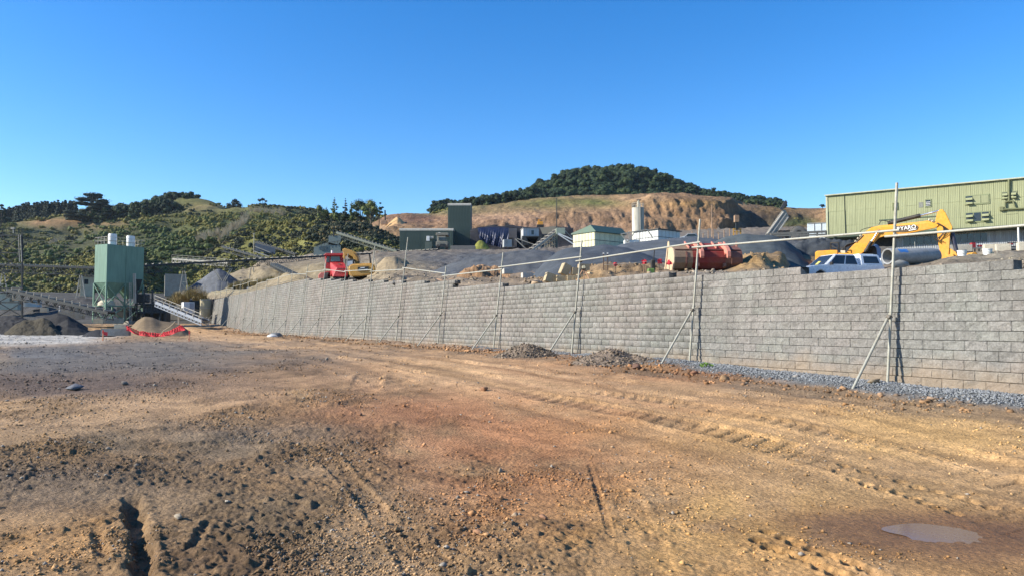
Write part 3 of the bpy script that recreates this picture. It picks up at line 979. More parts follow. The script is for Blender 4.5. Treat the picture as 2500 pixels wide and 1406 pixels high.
def tpt(px, Y, dz=0.0):
    """a point standing on the made ground"""
    z_ = tz_at(px, Y) + dz
    return Vector(((px - PX0) / F * (Y * CP + (z_ - CAMZ) * SP), Y, z_))

# ------------------------------------------------------------------ ridges lofted from their crest and foot lines
def loft(name, crest, D, foot, Fd, mat, colf, nx=160, ny=60, back=0.5, amp=1.0, nsc=0.02, ease=1.0, seed=1, prof=None, depthf=None, foot_drop=0.0, rug=0.5, crag=0.0):
    """crest/foot: [(px, py)] lines at distances D and Fd; the surface runs from foot over the crest to a back slope"""
    cx = np.array([q[0] for q in crest], float); cy = np.array([q[1] for q in crest], float)
    fx = np.array([q[0] for q in foot], float); fy = np.array([q[1] for q in foot], float)
    P = np.linspace(cx[0], cx[-1], nx)
    # smooth crest
    CYs = np.interp(P, cx, cy)
    kern = np.ones(5) / 5
    pad = np.concatenate([np.full(2, CYs[0]), CYs, np.full(2, CYs[-1])])
    CYs = np.convolve(pad, kern, 'valid')
    FYs = np.interp(P, fx, fy)
    Dv = D(P) if callable(D) else np.full(nx, float(D))
    Fv = Fd(P) if callable(Fd) else np.full(nx, float(Fd))
    zc = np.array([at(p, y, d).z for p, y, d in zip(P, CYs, Dv)])
    zf = np.array([at(p, y, d).z for p, y, d in zip(P, FYs, Fv)]) - foot_drop
    t = np.linspace(0, 1 + back, ny)
    Tt = t[:, None]
    Yg = Fv[None] + (Dv - Fv)[None] * Tt
    tt = np.clip(Tt, 0, 1)
    if prof is None:
        e = tt ** ease * 0.6 + 0.4 * (tt * tt * (3 - 2 * tt))
    else:
        e = prof(P[None] + 0 * Tt, tt) if callable(prof) else np.interp(tt, [q[0] for q in prof], [q[1] for q in prof])
    Zg = zf[None] + (zc - zf)[None] * e
    bk = np.clip(Tt - 1, 0, 9)
    Zg = Zg - (zc - zf)[None] * np.minimum((bk / max(back, 1e-6)) ** 1.3, 1) * 1.05
    if depthf is not None:
        Yg = Yg + depthf(P[None] + 0 * Tt, tt, Zg)
    Xg = (P[None] - PX0) / F * (Yg * CP + (Zg - CAMZ) * SP)
    m_ = np.clip(np.minimum(tt * 5, 1), 0, 1) * (0.35 + 0.65 * np.clip((1.0 - np.abs(Tt - 1)) * 0 + 1, 0, 1))
    nz = fbm(Xg * nsc, Yg * nsc, seed, 5) + rug * (billow(Xg * nsc * 3, Yg * nsc * 3, seed + 9, 3) - 0.33)
    nz = nz * np.where(Tt > 0.93, 0.35, 1.0)
    Zg = Zg + amp * nz * m_
    if crag: Zg = Zg + crag * (billow(Xg * 0.12, Yg * 0.12 + Zg * 0.1, seed + 30, 4) - 0.33) * m_
    ppx, ppy = proj(Xg, Yg, Zg)
    col = np.clip(colf(Xg, Yg, Zg, ppx, ppy, tt), 0.005, 0.9)
    me = np_mesh(name, np.stack([Xg, Yg, Zg], -1).reshape(-1, 3), grid_faces(*Xg.shape), mat, col.reshape(-1, 3))
    o = mesh_obj(name, me)
    return o, (Xg, Yg, Zg, ppx, ppy, tt)
def flatc(c0, v=0.3, sc=0.1, seed=1):
    def f(X, Y, Z, px, py, t):
        return np.array(c0) * (1 + v * fbm(X * sc, Y * sc + Z * sc, seed, 4) + 0.5 * v * fbm(X * sc * 6, (Y + Z) * sc * 6, seed + 5, 3))[..., None]
    return f
M_HILL = vcol_mat('hill_ground', 0.15, 0.7, 0.62, 1.35, 0.95, 1.0, 2.2, 0.28)
M_SCRUBG = vcol_mat('scrub_ground', 0.2, 1.5, 0.6, 1.35, 0.95, 1.0, 1.0, 0.6)
GRASSY, TANG, OLIVE, DKG = (0.15, 0.145, 0.055), (0.34, 0.22, 0.11), (0.105, 0.105, 0.035), (0.035, 0.048, 0.022)
# the far ridge at left
def c_left(X, Y, Z, px, py, t):
    cc_ = np.zeros(X.shape + (3,)) + np.array((0.125, 0.125, 0.048))
    cc_ = blobs(px, py, cc_, [(150, 545, 110, 10, (0.36, 0.20, 0.095), 1.0), (250, 552, 60, 12, TANG, 0.7), (500, 508, 60, 9, (0.24, 0.19, 0.085), 1.0), (560, 514, 60, 5, GRASSY, 0.8), (700, 520, 120, 4, GRASSY, 0.6),
                             (180, 590, 190, 45, (0.075, 0.078, 0.04), 0.95), (400, 605, 110, 50, DKG, 0.9), (600, 560, 140, 26, (0.07, 0.095, 0.03), 0.6)], 71)  # dark green valley patch paints the shade of its right-facing slope
    return cc_ * (1 + 0.35 * fbm(X * 0.03, Z * 0.08, 3, 4))[..., None]
hillL, gL = loft('left_hill', [(-300, 565), (-60, 553), (0, 552), (100, 547), (200, 544), (300, 534), (380, 516), (440, 516), (480, 511), (510, 509), (540, 515), (575, 521), (640, 523), (700, 527), (780, 530), (860, 534), (940, 536), (970, 540)],
                 520, [(-300, 720), (0, 715), (300, 712), (500, 705), (800, 640), (970, 600)], lambda P: 200 + 170 * ss(700, 960, P), M_SCRUBG, c_left, 240, 80, 0.5, 9.0, 0.012, 0.8, 2, foot_drop=10)
setp(hillL, kind='structure')
# reddish spoil ridge and quarry hill
def c_quarry(X, Y, Z, px, py, t):
    n1 = fbm(X * 0.02, Y * 0.02 + Z * 0.05, 41, 4)
    cc_ = np.zeros(X.shape + (3,)) + np.array((0.34, 0.21, 0.115))
    cc_ = blobs(px, py, cc_, [(1250, 500, 190, 17, (0.20, 0.185, 0.075), 1.0), (1400, 492, 130, 11, (0.17, 0.175, 0.055), 1.0), (1160, 512, 90, 12, (0.22, 0.20, 0.09), 0.9), (1330, 480, 160, 8, (0.30, 0.22, 0.11), 0.8),
                             (1010, 535, 90, 14, (0.20, 0.115, 0.075), 1.0), (1080, 518, 60, 8, (0.16, 0.17, 0.07), 0.9), (1650, 486, 110, 9, (0.22, 0.14, 0.08), 0.9), (1800, 494, 140, 7, (0.17, 0.125, 0.07), 0.9),
                             (1560, 485, 70, 9, (0.52, 0.33, 0.18), 0.7), (1700, 500, 80, 8, (0.50, 0.30, 0.12), 0.8), (1500, 530, 120, 12, (0.34, 0.22, 0.14), 0.7), (1250, 532, 130, 14, (0.46, 0.29, 0.18), 0.8), (1400, 552, 140, 10, (0.30, 0.20, 0.16), 0.8),
                             (1900, 535, 130, 40, (0.12, 0.09, 0.065), 1.0), (1930, 512, 90, 8, (0.22, 0.145, 0.07), 0.9), (1960, 545, 60, 14, (0.08, 0.10, 0.035), 0.9), (2010, 516, 50, 9, (0.25, 0.165, 0.08), 0.9), (1650, 530, 90, 30, (0.34, 0.20, 0.095), 0.8),  # large dark brown patch paints in the shadowed slope right of the pit
                             (920, 565, 50, 14, (0.44, 0.31, 0.18), 0.8), (980, 560, 30, 10, (0.42, 0.27, 0.13), 0.8), (1500, 575, 300, 12, (0.17, 0.14, 0.12), 0.6)], 43)
    st = vnoise(X * 0.35, Z * 0.05, 47) * ss(555, 520, py) * ss(500, 512, py)
    return 0.84 * cc_ * (1 + 0.3 * n1 + 0.16 * st + 0.12 * fbm(X * 0.3, Z * 0.4, 48, 3))[..., None]
def q_depth(P, tt, Z):
    """the pit side turned away at right, and gullies down the face"""
    k = ss(1765, 1815, P + 14 * np.sin(Z * 0.35)) * ss(0.05, 0.3, tt) * (1 - 0.45 * ss(0.5, 0.9, tt))
    g = 4 * vnoise(P * 0.012, Z * 0.05, 5) + 2.2 * fbm(P * 0.07, Z * 0.22, 6, 5) + 0.6 * vnoise(P * 0.2 + Z * 0.5, Z * 0.16, 7)
    return 38 * k * ss(2090, 1960, P) + g * ss(0.1, 0.25, tt) * ss(0.75, 0.55, tt)
def q_prof(P, tt):
    a = np.interp(tt, [0, .10, .22, .30, .36, .5, .7, 1], [0, .06, .17, .38, .44, .56, .74, 1])
    b_ = np.interp(tt, [0, .10, .22, .27, .33, .40, .46, .7, 1], [0, .05, .15, .30, .34, .55, .60, .78, 1])
    k = ss(1480, 1600, P)
    return a * (1 - k) + b_ * k
hillQ, gQ = loft('quarry_hill', [(880, 560), (920, 540), (945, 527), (1000, 521), (1060, 524), (1090, 516), (1150, 506), (1220, 496), (1300, 486), (1400, 479), (1500, 476), (1600, 475), (1700, 478), (1780, 482), (1860, 488), (1950, 498), (2010, 502), (2080, 508), (2300, 515), (2700, 530)],
                 480, [(880, 618), (960, 612), (1200, 604), (1400, 590), (1700, 575), (2000, 560), (2700, 555)], 265, M_HILL, c_quarry, 640, 190, 0.4, 2.2, 0.03, 1.0, 12,
                 prof=q_prof, depthf=q_depth, rug=1.0, foot_drop=3, crag=1.1)
setp(hillQ, kind='structure')
# wooded dome behind the quarry
domeH, gD = loft('wooded_dome', [(1060, 520), (1150, 510), (1230, 498), (1290, 488), (1330, 472), (1400, 456), (1470, 448), (1550, 447), (1620, 459), (1690, 480), (1760, 492), (1830, 504), (1900, 514)],
                 600, [(1060, 535), (1400, 520), (1900, 520)], 485, M_SCRUBG, flatc((0.04, 0.05, 0.022)), 120, 40, 0.6, 3, 0.02, 0.8, 19)
setp(domeH, kind='structure')
# spurs in front of the left ridge
def c_spur(X, Y, Z, px, py, t):
    cc_ = np.zeros(X.shape + (3,)) + np.array((0.15, 0.145, 0.045))
    return cc_ * (1 + 0.5 * fbm(X * 0.06, Y * 0.06 + Z * 0.1, 8, 4))[..., None]
spA, gA = loft('middle_spur', [(400, 712), (440, 680), (480, 632), (530, 598), (590, 566), (640, 548), (700, 538), (760, 537), (820, 541), (880, 555), (960, 585), (1010, 612)], 330,
               [(400, 714), (640, 690), (800, 660), (1010, 622)], 205, M_SCRUBG, c_spur, 140, 60, 0.5, 3.0, 0.03, 0.8, 21, foot_drop=6)
setp(spA, kind='structure')
spB, gB = loft('near_spur', [(600, 690), (650, 652), (690, 622), (730, 592), (780, 562), (830, 545), (880, 548), (930, 566), (980, 588), (1040, 612)], 262,
               [(600, 694), (800, 655), (1040, 622)], 196, M_SCRUBG, c_spur, 120, 50, 0.5, 2.2, 0.04, 0.8, 25, foot_drop=6)
setp(spB, kind='structure')
spC, gC = loft('left_spur', [(-60, 735), (40, 712), (100, 684), (150, 655), (200, 624), (245, 602), (290, 596), (330, 610), (370, 650), (420, 690)], 285,
               [(-60, 738), (150, 724), (420, 716)], 195, M_SCRUBG, c_spur, 120, 50, 0.5, 2.2, 0.04, 0.8, 29, foot_drop=6)
setp(spC, kind='structure')
# low ground at the foot of the hills behind the plant
flo, gF = loft('plant_floor', [(-400, 712), (0, 712), (200, 714), (380, 716), (505, 720), (560, 712)], 215, [(-400, 790), (0, 785), (505, 786), (560, 786)], 112, M_EARTH,
               flatc((0.085, 0.08, 0.068), 0.5, 0.1, 3), 90, 50, 0.1, 0.8, 0.05, 1.2, 31, foot_drop=0.4)
setp(flo, kind='structure')

# ------------------------------------------------------------------ stockpiles and heaps, each a thing
M_GRAVEL = vcol_mat('dark_gravel', 1.5, 14, 0.75, 1.25, 0.95, 0.7, 0.06, 12)
PILES = {}
def pile(label, crest, D, foot_py, Fd, col, name='gravel_stockpile', amp=0.25, nsc=0.25, group='gravel stockpiles', back=0.9, nx=90, ny=46, ease=0.95, mat=None, seed=1, v=0.22, drop=0.6):
    o, g = loft(name, crest, D, [(crest[0][0], foot_py if not isinstance(foot_py, tuple) else foot_py[0]), (crest[-1][0], foot_py if not isinstance(foot_py, tuple) else foot_py[1])], Fd,
                mat or M_GRAVEL, flatc(col, v, 0.5, seed), nx, ny, back, amp, nsc, ease, seed, foot_drop=drop)
    PILES[label] = g
    return setp(o, label, 'stockpile', group)
pile('broad blue grey gravel stockpile behind the heap of tan blocks', [(1270, 700), (1300, 672), (1330, 640), (1365, 615), (1400, 604), (1440, 604), (1480, 599), (1530, 606), (1580, 622), (1640, 646), (1680, 660)], 60, (696, 648), 35.5, (0.070, 0.079, 0.088), seed=5)
pile('low grey gravel stockpile left of the broad one, near the dark sheds', [(1000, 690), (1050, 664), (1100, 645), (1160, 630), (1230, 618), (1300, 609), (1350, 612), (1400, 640), (1440, 660)], 88, (688, 665), 60, (0.085, 0.09, 0.094), seed=6, amp=0.5)
pile('pale grey gravel stockpile in front of the white shed', [(1440, 640), (1490, 606), (1530, 594), (1580, 588), (1640, 583), (1700, 580), (1760, 586), (1800, 610), (1840, 640)], 84, (645, 640), 50, (0.085, 0.095, 0.105), seed=7)
pile('smooth green grey gravel stockpile right of the red bucket', [(1660, 640), (1720, 604), (1770, 580), (1815, 571), (1850, 573), (1885, 573), (1920, 588), (1950, 610), (1975, 640)], 56, (640, 640), 34, (0.078, 0.09, 0.09), seed=8)
pile('ragged dark gravel bank behind the white pickup', [(1900, 640), (1950, 592), (2000, 586), (2050, 588), (2090, 597), (2120, 612), (2150, 640)], 60, (640, 650), 51, (0.052, 0.058, 0.062), seed=9, amp=0.8, nsc=0.4)
pile('cone of grey crushed rock under the overhead conveyor', [(440, 716), (462, 702), (490, 682), (515, 664), (533, 655), (552, 664), (580, 684), (600, 700), (620, 714)], 165, 716, 150, (0.115, 0.122, 0.132), seed=10, amp=0.3, drop=4)
pile('low dark stockpile behind the sloping conveyor at left', [(40, 764), (90, 742), (140, 730), (190, 724), (230, 728), (270, 745), (300, 764)], 150, 764, 128, (0.060, 0.058, 0.055), seed=41, amp=0.8, nsc=0.15, drop=2)
pile('dark stockpile slope between the silos and the rock cone', [(380, 752), (410, 728), (440, 716), (470, 720), (500, 740), (515, 752)], 142, 752, 128, (0.085, 0.078, 0.062), seed=42, amp=0.8, nsc=0.15, drop=2)
pile('small blue grey heap on the bank left of the red machine', [(575, 720), (600, 700), (625, 692), (640, 693), (665, 706)], 120, 720, 112, (0.10, 0.11, 0.14), seed=11, nx=40, ny=24)
pile('dark crushed stone mound at the left edge of the yard', [(-160, 800), (-60, 778), (0, 772), (30, 769), (60, 776), (100, 800)], 84, 815, 74, (0.042, 0.040, 0.038), seed=12, group='dark mounds at left', amp=0.45, nsc=0.5)
pile('olive topped mound in front of the left dark mounds', [(10, 812), (40, 790), (60, 780), (85, 779), (105, 772), (125, 780), (140, 800), (150, 812)], 76, 813, 69, (0.062, 0.053, 0.036), seed=13, group='dark mounds at left', amp=0.4, nsc=0.5)
pile('dark mound behind, below the sloping conveyor', [(80, 800), (110, 772), (140, 764), (165, 770), (190, 784), (215, 800)], 90, 808, 82, (0.036, 0.034, 0.032), seed=14, group='dark mounds at left')
pile('dark mound left of the concrete footing', [(120, 814), (140, 790), (165, 778), (190, 790), (215, 805), (225, 814)], 78, 814, 70, (0.036, 0.035, 0.033), seed=15, group='dark mounds at left')
pile('low dark heap beside the orange stake', [(196, 822), (215, 810), (238, 803), (262, 808), (280, 820)], 66, 822, 61, (0.036, 0.036, 0.038), seed=16, group='dark mounds at left', nx=40, ny=24, amp=0.15)
pile('brown soil mound wrapped at its foot by red netting', [(300, 816), (318, 800), (335, 782), (352, 772), (372, 774), (392, 783), (420, 786), (445, 795), (465, 810)], 74, 818, 66, (0.19, 0.14, 0.085), 'soil_mound', seed=17, group=None, amp=0.2)
pile('brown gravel heap at the wall foot, the farther of two', [(1200, 874), (1232, 858), (1258, 846), (1280, 839), (1308, 842), (1335, 852), (1362, 866), (1392, 882)], 25.6, (880, 890), 24.2, (0.20, 0.155, 0.115), 'gravel_heap', seed=18, group='heaps at the wall foot', amp=0.09, nsc=3.5, drop=0.15, v=0.4)
pile('larger brown gravel heap at the wall foot beside a brace', [(1378, 894), (1410, 878), (1450, 860), (1490, 851), (1512, 853), (1545, 866), (1590, 878), (1640, 892), (1668, 904)], 21.6, (896, 912), 19.9, (0.20, 0.155, 0.115), 'gravel_heap', seed=19, group='heaps at the wall foot', amp=0.10, nsc=3.5, drop=0.15, v=0.4)
pile('dusty tan mound behind the yellow excavator', [(895, 690), (915, 650), (940, 630), (965, 626), (990, 634), (1010, 655), (1030, 682)], 100, (690, 688), 84, (0.25, 0.195, 0.12), 'soil_mound', seed=20, group=None, amp=0.4, nsc=0.3)
pile('pointed tan spoil cone on the red ridge', [(935, 562), (950, 545), (962, 534), (970, 529), (980, 536), (995, 552), (1012, 563)], 380, 562, 355, (0.44, 0.28, 0.13), 'spoil_heap', seed=21, group=None, amp=0.8, nsc=0.1)
pile('heap of clumped brown clay above the wall step', [(1115, 672), (1135, 658), (1165, 648), (1190, 650), (1215, 656), (1245, 668)], 58, (676, 674), 53, (0.27, 0.165, 0.09), 'clay_heap', seed=22, group=None, amp=0.5, nsc=0.9, v=0.5)

# loose rubble strewn along the made ground behind the wall
n = 9000
r = np.random.RandomState(77)
qpx = r.uniform(620, 2560, n)
qY = (wallY(qpx) + 0.8 * WN / (WA + (qpx - PX0) / F)) * (1 + r.gamma(1.3, 0.28, n))
ok = (qY < 95) & (r.uniform(0, 1, n) < 0.35 + fbm(qpx * 0.02, qY * 0.3, 5, 3) * 1.2)
qpx, qY = qpx[ok], qY[ok]
jj = np.clip(np.searchsorted(tpx, qpx), 0, len(tpx) - 1)
ii = np.array([min(int(np.searchsorted(TY[:, j], y)), len(TU) - 1) for j, y in zip(jj, qY)])
Pq = np.stack([TX[ii, jj], TY[ii, jj], TZ[ii, jj]], 1) + np.stack([r.uniform(-.2, .2, len(ii)), r.uniform(-.2, .2, len(ii)), np.zeros(len(ii))], 1)
Sq = r.gamma(1.4, 0.014, len(ii)) * (0.5 + Pq[:, 1] / 40) + 0.02
me = rocks('bank_rubble', Pq, np.minimum(Sq, 0.2), np.clip(tc[ii, jj] * r.uniform(0.6, 1.6, (len(ii), 1)), 0.02, 0.6), M_STONE, True, seed=12, sink=0.3)
setp(mesh_obj('bank_rubble', me), 'loose stones and clods strewn over the banks behind the wall', 'rubble', kind='stuff')

hp_, hc_ = [], []
for lb_, g_ in PILES.items():
    if 'wall foot' in lb_:
        Xg, Yg, Zg = g_[:3]
        i_ = r.randint(0, Xg.shape[0] * 0.62, 2600); j_ = r.randint(3, Xg.shape[1] - 3, 2600)
        hp_.append(np.stack([Xg[i_, j_], Yg[i_, j_], Zg[i_, j_]], 1) + r.uniform(-.03, .03, (2600, 3)))
hp_ = np.concatenate(hp_)
sz_ = r.gamma(1.6, 0.008, len(hp_)) + 0.007
me = rocks('heap_stones', hp_, np.minimum(sz_, 0.07), np.array((0.21, 0.165, 0.12)) * r.uniform(0.55, 1.5, (len(hp_), 1)), M_STONE, True, seed=14, sink=0.3)
setp(mesh_obj('heap_stones', me), 'loose stones on the brown heaps at the wall foot', 'stones', kind='stuff')

# ================================================================== plants
def leaf_mat(name, c0, c1, c2=None, trans=0.12):
    m, nt, b = new_mat(name)
    oi = nt.nodes.new('ShaderNodeObjectInfo')
    gi = nt.nodes.new('ShaderNodeNewGeometry')
    ad = N(nt, 'ShaderNodeMath', operation='MULTIPLY')
    ad.inputs[1].default_value = 0.4
    nt.links.new(gi.outputs['Random Per Island'], ad.inputs[0])
    a2 = N(nt, 'ShaderNodeMath', operation='MULTIPLY_ADD')
    a2.inputs[1].default_value = 0.6
    nt.links.new(oi.outputs['Random'], a2.inputs[0])
    nt.links.new(ad.outputs[0], a2.inputs[2])
    st = [(0.1, c0), (0.9, c1)] if c2 is None else [(0.05, c0), (0.5, c1), (0.95, c2)]
    col = ramp(nt, a2.outputs[0], st)
    nt.links.new(col, b.inputs['Base Color'])
    b.inputs['Roughness'].default_value = 0.75
    b.inputs['Specular IOR Level'].default_value = 0.15
    return m
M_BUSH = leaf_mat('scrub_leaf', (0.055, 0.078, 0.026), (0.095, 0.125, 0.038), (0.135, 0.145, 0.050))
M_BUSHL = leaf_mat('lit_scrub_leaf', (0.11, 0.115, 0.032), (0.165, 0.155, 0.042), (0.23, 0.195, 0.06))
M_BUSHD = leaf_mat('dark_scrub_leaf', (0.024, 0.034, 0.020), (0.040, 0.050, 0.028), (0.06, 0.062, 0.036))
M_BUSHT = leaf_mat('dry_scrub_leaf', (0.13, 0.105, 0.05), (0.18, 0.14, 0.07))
M_TREE = leaf_mat('dark_tree_leaf', (0.010, 0.020, 0.012), (0.024, 0.042, 0.020), (0.058, 0.076, 0.026))
M_PINE = leaf_mat('conifer_leaf', (0.012, 0.022, 0.016), (0.024, 0.036, 0.020))
M_BARK = worn('bark', (0.10, 0.075, 0.05), 0.95, (0.2, 0.17, 0.13), 0.5, 4, bmp=0.02)
M_PAMPAS = leaf_mat('pampas_plume', (0.42, 0.34, 0.22), (0.60, 0.52, 0.38))
M_DRYG = leaf_mat('dry_grass', (0.16, 0.13, 0.05), (0.30, 0.23, 0.10))
def leaf_cloud(centres, radii, n, size, seed, flat=1.0, jit=0.5):
    """leaf-sized faces spread over the outside of a set of lumps"""
    r = np.random.RandomState(seed)
    centres, radii = np.asarray(centres, float), np.asarray(radii, float)
    k = r.choice(len(centres), n, p=radii ** 2 / np.sum(radii ** 2))
    d = r.normal(size=(n, 3))
    d /= np.linalg.norm(d, axis=1)[:, None]
    d[:, 2] = np.where(d[:, 2] < -0.35, -d[:, 2], d[:, 2])
    rad = radii[k] * (0.72 + 0.34 * r.uniform(0, 1, n))
    P = centres[k] + d * rad[:, None] * np.array((1, 1, flat))
    nrm = d + r.normal(size=(n, 3)) * jit
    nrm /= np.linalg.norm(nrm, axis=1)[:, None]
    up = r.normal(size=(n, 3))
    a = np.cross(nrm, up); a /= np.linalg.norm(a, axis=1)[:, None] + 1e-9
    b_ = np.cross(nrm, a)
    s = size * r.uniform(0.6, 1.3, n)[:, None]
    e = r.uniform(0.5, 1.0, n)[:, None]
    V = np.stack([P - a * s - b_ * s * e * 0.3, P + b_ * s * e * -0.8 + a * s * 0.2, P + a * s + b_ * s * e * 0.3, P + b_ * s * e + nrm * s * 0.2], 1)
    Fq = np.arange(n * 4).reshape(n, 4)
    return V.reshape(-1, 3), Fq
_mid = {}
ICV, ICF = [], []
def _sub():
    V = [Vector(v) for v in ICO_V.tolist()]
    Fs = []
    for a, b_, c_ in ICO_F.tolist():
        m_ = []
        for p, q in ((a, b_), (b_, c_), (c_, a)):
            k = (min(p, q), max(p, q))
            if k not in _mid:
                _mid[k] = len(V)
                V.append(((V[p] + V[q]) / 2).normalized())
            m_.append(_mid[k])
        Fs += [(a, m_[0], m_[2]), (b_, m_[1], m_[0]), (c_, m_[2], m_[1]), tuple(m_)]
    return np.array([tuple(v) for v in V]), np.array(Fs)
ICV, ICF = _sub()
def body_mesh(name, centres, radii, n, size, seed, mat, flat=0.85, jit=0.35, inner=0.82):
    """solid lumps with a fringe of leaf faces"""
    r = np.random.RandomState(seed)
    V, Fq = leaf_cloud(centres, radii, n, size, seed, flat, jit)
    tri = np.concatenate([Fq[:, [0, 1, 2]], Fq[:, [0, 2, 3]]])
    Vs, Fs, nb_ = [V], [tri], len(V)
    for c_, q in zip(centres, radii):
        W = ICV * (q * inner * (1 + 0.22 * r.uniform(-1, 1, (len(ICV), 1)))) * np.array((1, 1, flat)) + np.array(c_)
        Vs.append(W); Fs.append(ICF + nb_); nb_ += len(W)
    me = np_mesh(name, np.concatenate(Vs), np.concatenate(Fs), mat, None, False)
    return me
def leaf_mesh(name, centres, radii, n, size, seed, mat, flat=1.0, jit=0.5):
    V, Fq = leaf_cloud(centres, radii, n, size, seed, flat, jit)
    return np_mesh(name, V, Fq, mat, None, False)
HID = bpy.data.collections.new('plant_kinds')            # source shapes for the scattered stuff
def lump_set(r, n, spread, h, rr):
    c_ = [(r.uniform(-spread, spread), r.uniform(-spread, spread), r.uniform(0.25, 1) * h) for _ in range(n)]
    return c_, [rr * r.uniform(0.6, 1.15) for _ in range(n)]
def kinds(prefix, mats, count, spec, seed):
    out = []
    for k in range(count):
        r = random.Random(seed + k)
        c_, rad = lump_set(r, *spec[:4])
        me = body_mesh(prefix, c_, rad, spec[4], spec[5], seed + k, mats[k % len(mats)], 0.85)
        o = bpy.data.objects.new(prefix, me)
        HID.objects.link(o)
        out.append(o)
    return out
def scatter(name, pts, scl, rz, objs, label, cat, kind='stuff', pick=None):
    """one object whose points carry copies of the source shapes (geometry nodes)"""
    col = bpy.data.collections.new(name + '_kinds')
    for o in objs: col.objects.link(o)
    me = bpy.data.meshes.new(name)
    me.vertices.add(len(pts))
    me.vertices.foreach_set('co', np.asarray(pts, np.float32).ravel())
    for nm, arr in (('scl', scl), ('rz', rz), ('pick', pick if pick is not None else np.random.RandomState(len(pts)).randint(0, len(objs), len(pts)))):
        a = me.attributes.new(nm, 'INT' if nm == 'pick' else 'FLOAT', 'POINT')
        a.data.foreach_set('value', np.asarray(arr, np.int32 if nm == 'pick' else np.float32))
    o = mesh_obj(name, me)
    ng = bpy.data.node_groups.new(name, 'GeometryNodeTree')
    ng.interface.new_socket('Geometry', in_out='INPUT', socket_type='NodeSocketGeometry')
    ng.interface.new_socket('Geometry', in_out='OUTPUT', socket_type='NodeSocketGeometry')
    nn, ll = ng.nodes, ng.links
    gi, go = nn.new('NodeGroupInput'), nn.new('NodeGroupOutput')
    ci = nn.new('GeometryNodeCollectionInfo')
    ci.inputs['Collection'].default_value = col
    ci.inputs['Separate Children'].default_value = True
    ci.inputs['Reset Children'].default_value = True
    ip = nn.new('GeometryNodeInstanceOnPoints')
    ip.inputs['Pick Instance'].default_value = True
    def named(nm, typ):
        n_ = nn.new('GeometryNodeInputNamedAttribute')
        n_.data_type = typ
        n_.inputs['Name'].default_value = nm
        return n_.outputs[0]
    cb = nn.new('ShaderNodeCombineXYZ')
    ll.new(named('rz', 'FLOAT'), cb.inputs['Z'])
    er = nn.new('FunctionNodeEulerToRotation')
    ll.new(cb.outputs[0], er.inputs[0])
    ll.new(gi.outputs[0], ip.inputs['Points'])
    ll.new(ci.outputs[0], ip.inputs['Instance'])
    ll.new(named('pick', 'INT'), ip.inputs['Instance Index'])
    ll.new(er.outputs[0], ip.inputs['Rotation'])
    ll.new(named('scl', 'FLOAT'), ip.inputs['Scale'])
    ll.new(ip.outputs[0], go.inputs[0])
    md = o.modifiers.new('scatter', 'NODES')
    md.node_group = ng
    return setp(o, label, cat, kind=kind)
def on_grid(g, n, seed, tlo=0.0, thi=1.02, mask=None):
    """random places on a lofted hill, even in the picture of the slope"""
    Xg, Yg, Zg, px, py, tt = g
    r = np.random.RandomState(seed)
    nr_, nc_ = Xg.shape
    tmax = 1.0
    i = r.uniform(0, nr_ - 1.01, n); j = r.uniform(0, nc_ - 1.01, n)
    i0, j0 = i.astype(int), j.astype(int)
    fi, fj = i - i0, j - j0
    def L(A):
        return (A[i0, j0] * (1 - fi) * (1 - fj) + A[i0 + 1, j0] * fi * (1 - fj) + A[i0, j0 + 1] * (1 - fi) * fj + A[i0 + 1, j0 + 1] * fi * fj)
    P = np.stack([L(Xg), L(Yg), L(Zg)], 1)
    qx, qy = L(px), L(py)
    k = (qx > -120) & (qx < 2620)
    if mask is not None: k &= mask(P, qx, qy, r)
    return P[k], qx[k], qy[k]
BS = (10, 1.15, 0.62, 0.48, 330, 0.10)
bushes = kinds('bush', [M_BUSH], 4, BS, 300)
bushesL = kinds('bush', [M_BUSHL], 4, BS, 320)
bushesD = kinds('bush', [M_BUSHD], 4, BS, 330)
bushesT = kinds('bush', [M_BUSHT], 2, BS, 336)
ALLB = bushesD + bushes + bushesL + bushesT
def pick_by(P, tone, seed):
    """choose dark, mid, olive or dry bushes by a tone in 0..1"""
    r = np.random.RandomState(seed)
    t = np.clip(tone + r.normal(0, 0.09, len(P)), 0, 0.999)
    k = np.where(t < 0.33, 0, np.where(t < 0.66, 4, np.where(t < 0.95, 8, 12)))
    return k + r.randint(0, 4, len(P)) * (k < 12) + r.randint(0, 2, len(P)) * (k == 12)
crowns = kinds('tree_crown', [M_TREE], 6, (15, 1.0, 1.7, 0.46, 620, 0.09), 340)
def m_left(P, qx, qy, r):
    bare = np.exp(-((qx - 150) / 120) ** 2 - ((qy - 546) / 10) ** 2) + np.exp(-((qx - 500) / 62) ** 2 - ((qy - 508) / 9) ** 2) + np.exp(-((qx - 600) / 170) ** 2 - ((qy - 514) / 4) ** 2)
    open_ = 0.75 * np.exp(-((qx - 150) / 150) ** 2 - ((qy - 590) / 40) ** 2)
    return (r.uniform(0, 1, len(qx)) < 0.97 - 1.1 * bare - open_) & (qy > 500)
rs = np.random.RandomState(2)
P, qx, qy = on_grid(gL, 12000, 1, mask=m_left)
tone = 0.42 + 0.5 * fbm(P[:, 0] * 0.02, P[:, 1] * 0.02, 5, 3) - 0.45 * np.exp(-((qx - 380) / 130) ** 2 - ((qy - 615) / 55) ** 2) + 0.30 * np.exp(-((qx - 540) / 130) ** 2 - ((qy - 545) / 22) ** 2) - 0.2 * np.exp(-((qx - 260) / 90) ** 2 - ((qy - 540) / 22) ** 2) + 0.1 * np.exp(-((qx - 120) / 120) ** 2 - ((qy - 570) / 14) ** 2)  # tone drop in the valley puts its shade into the bush colours
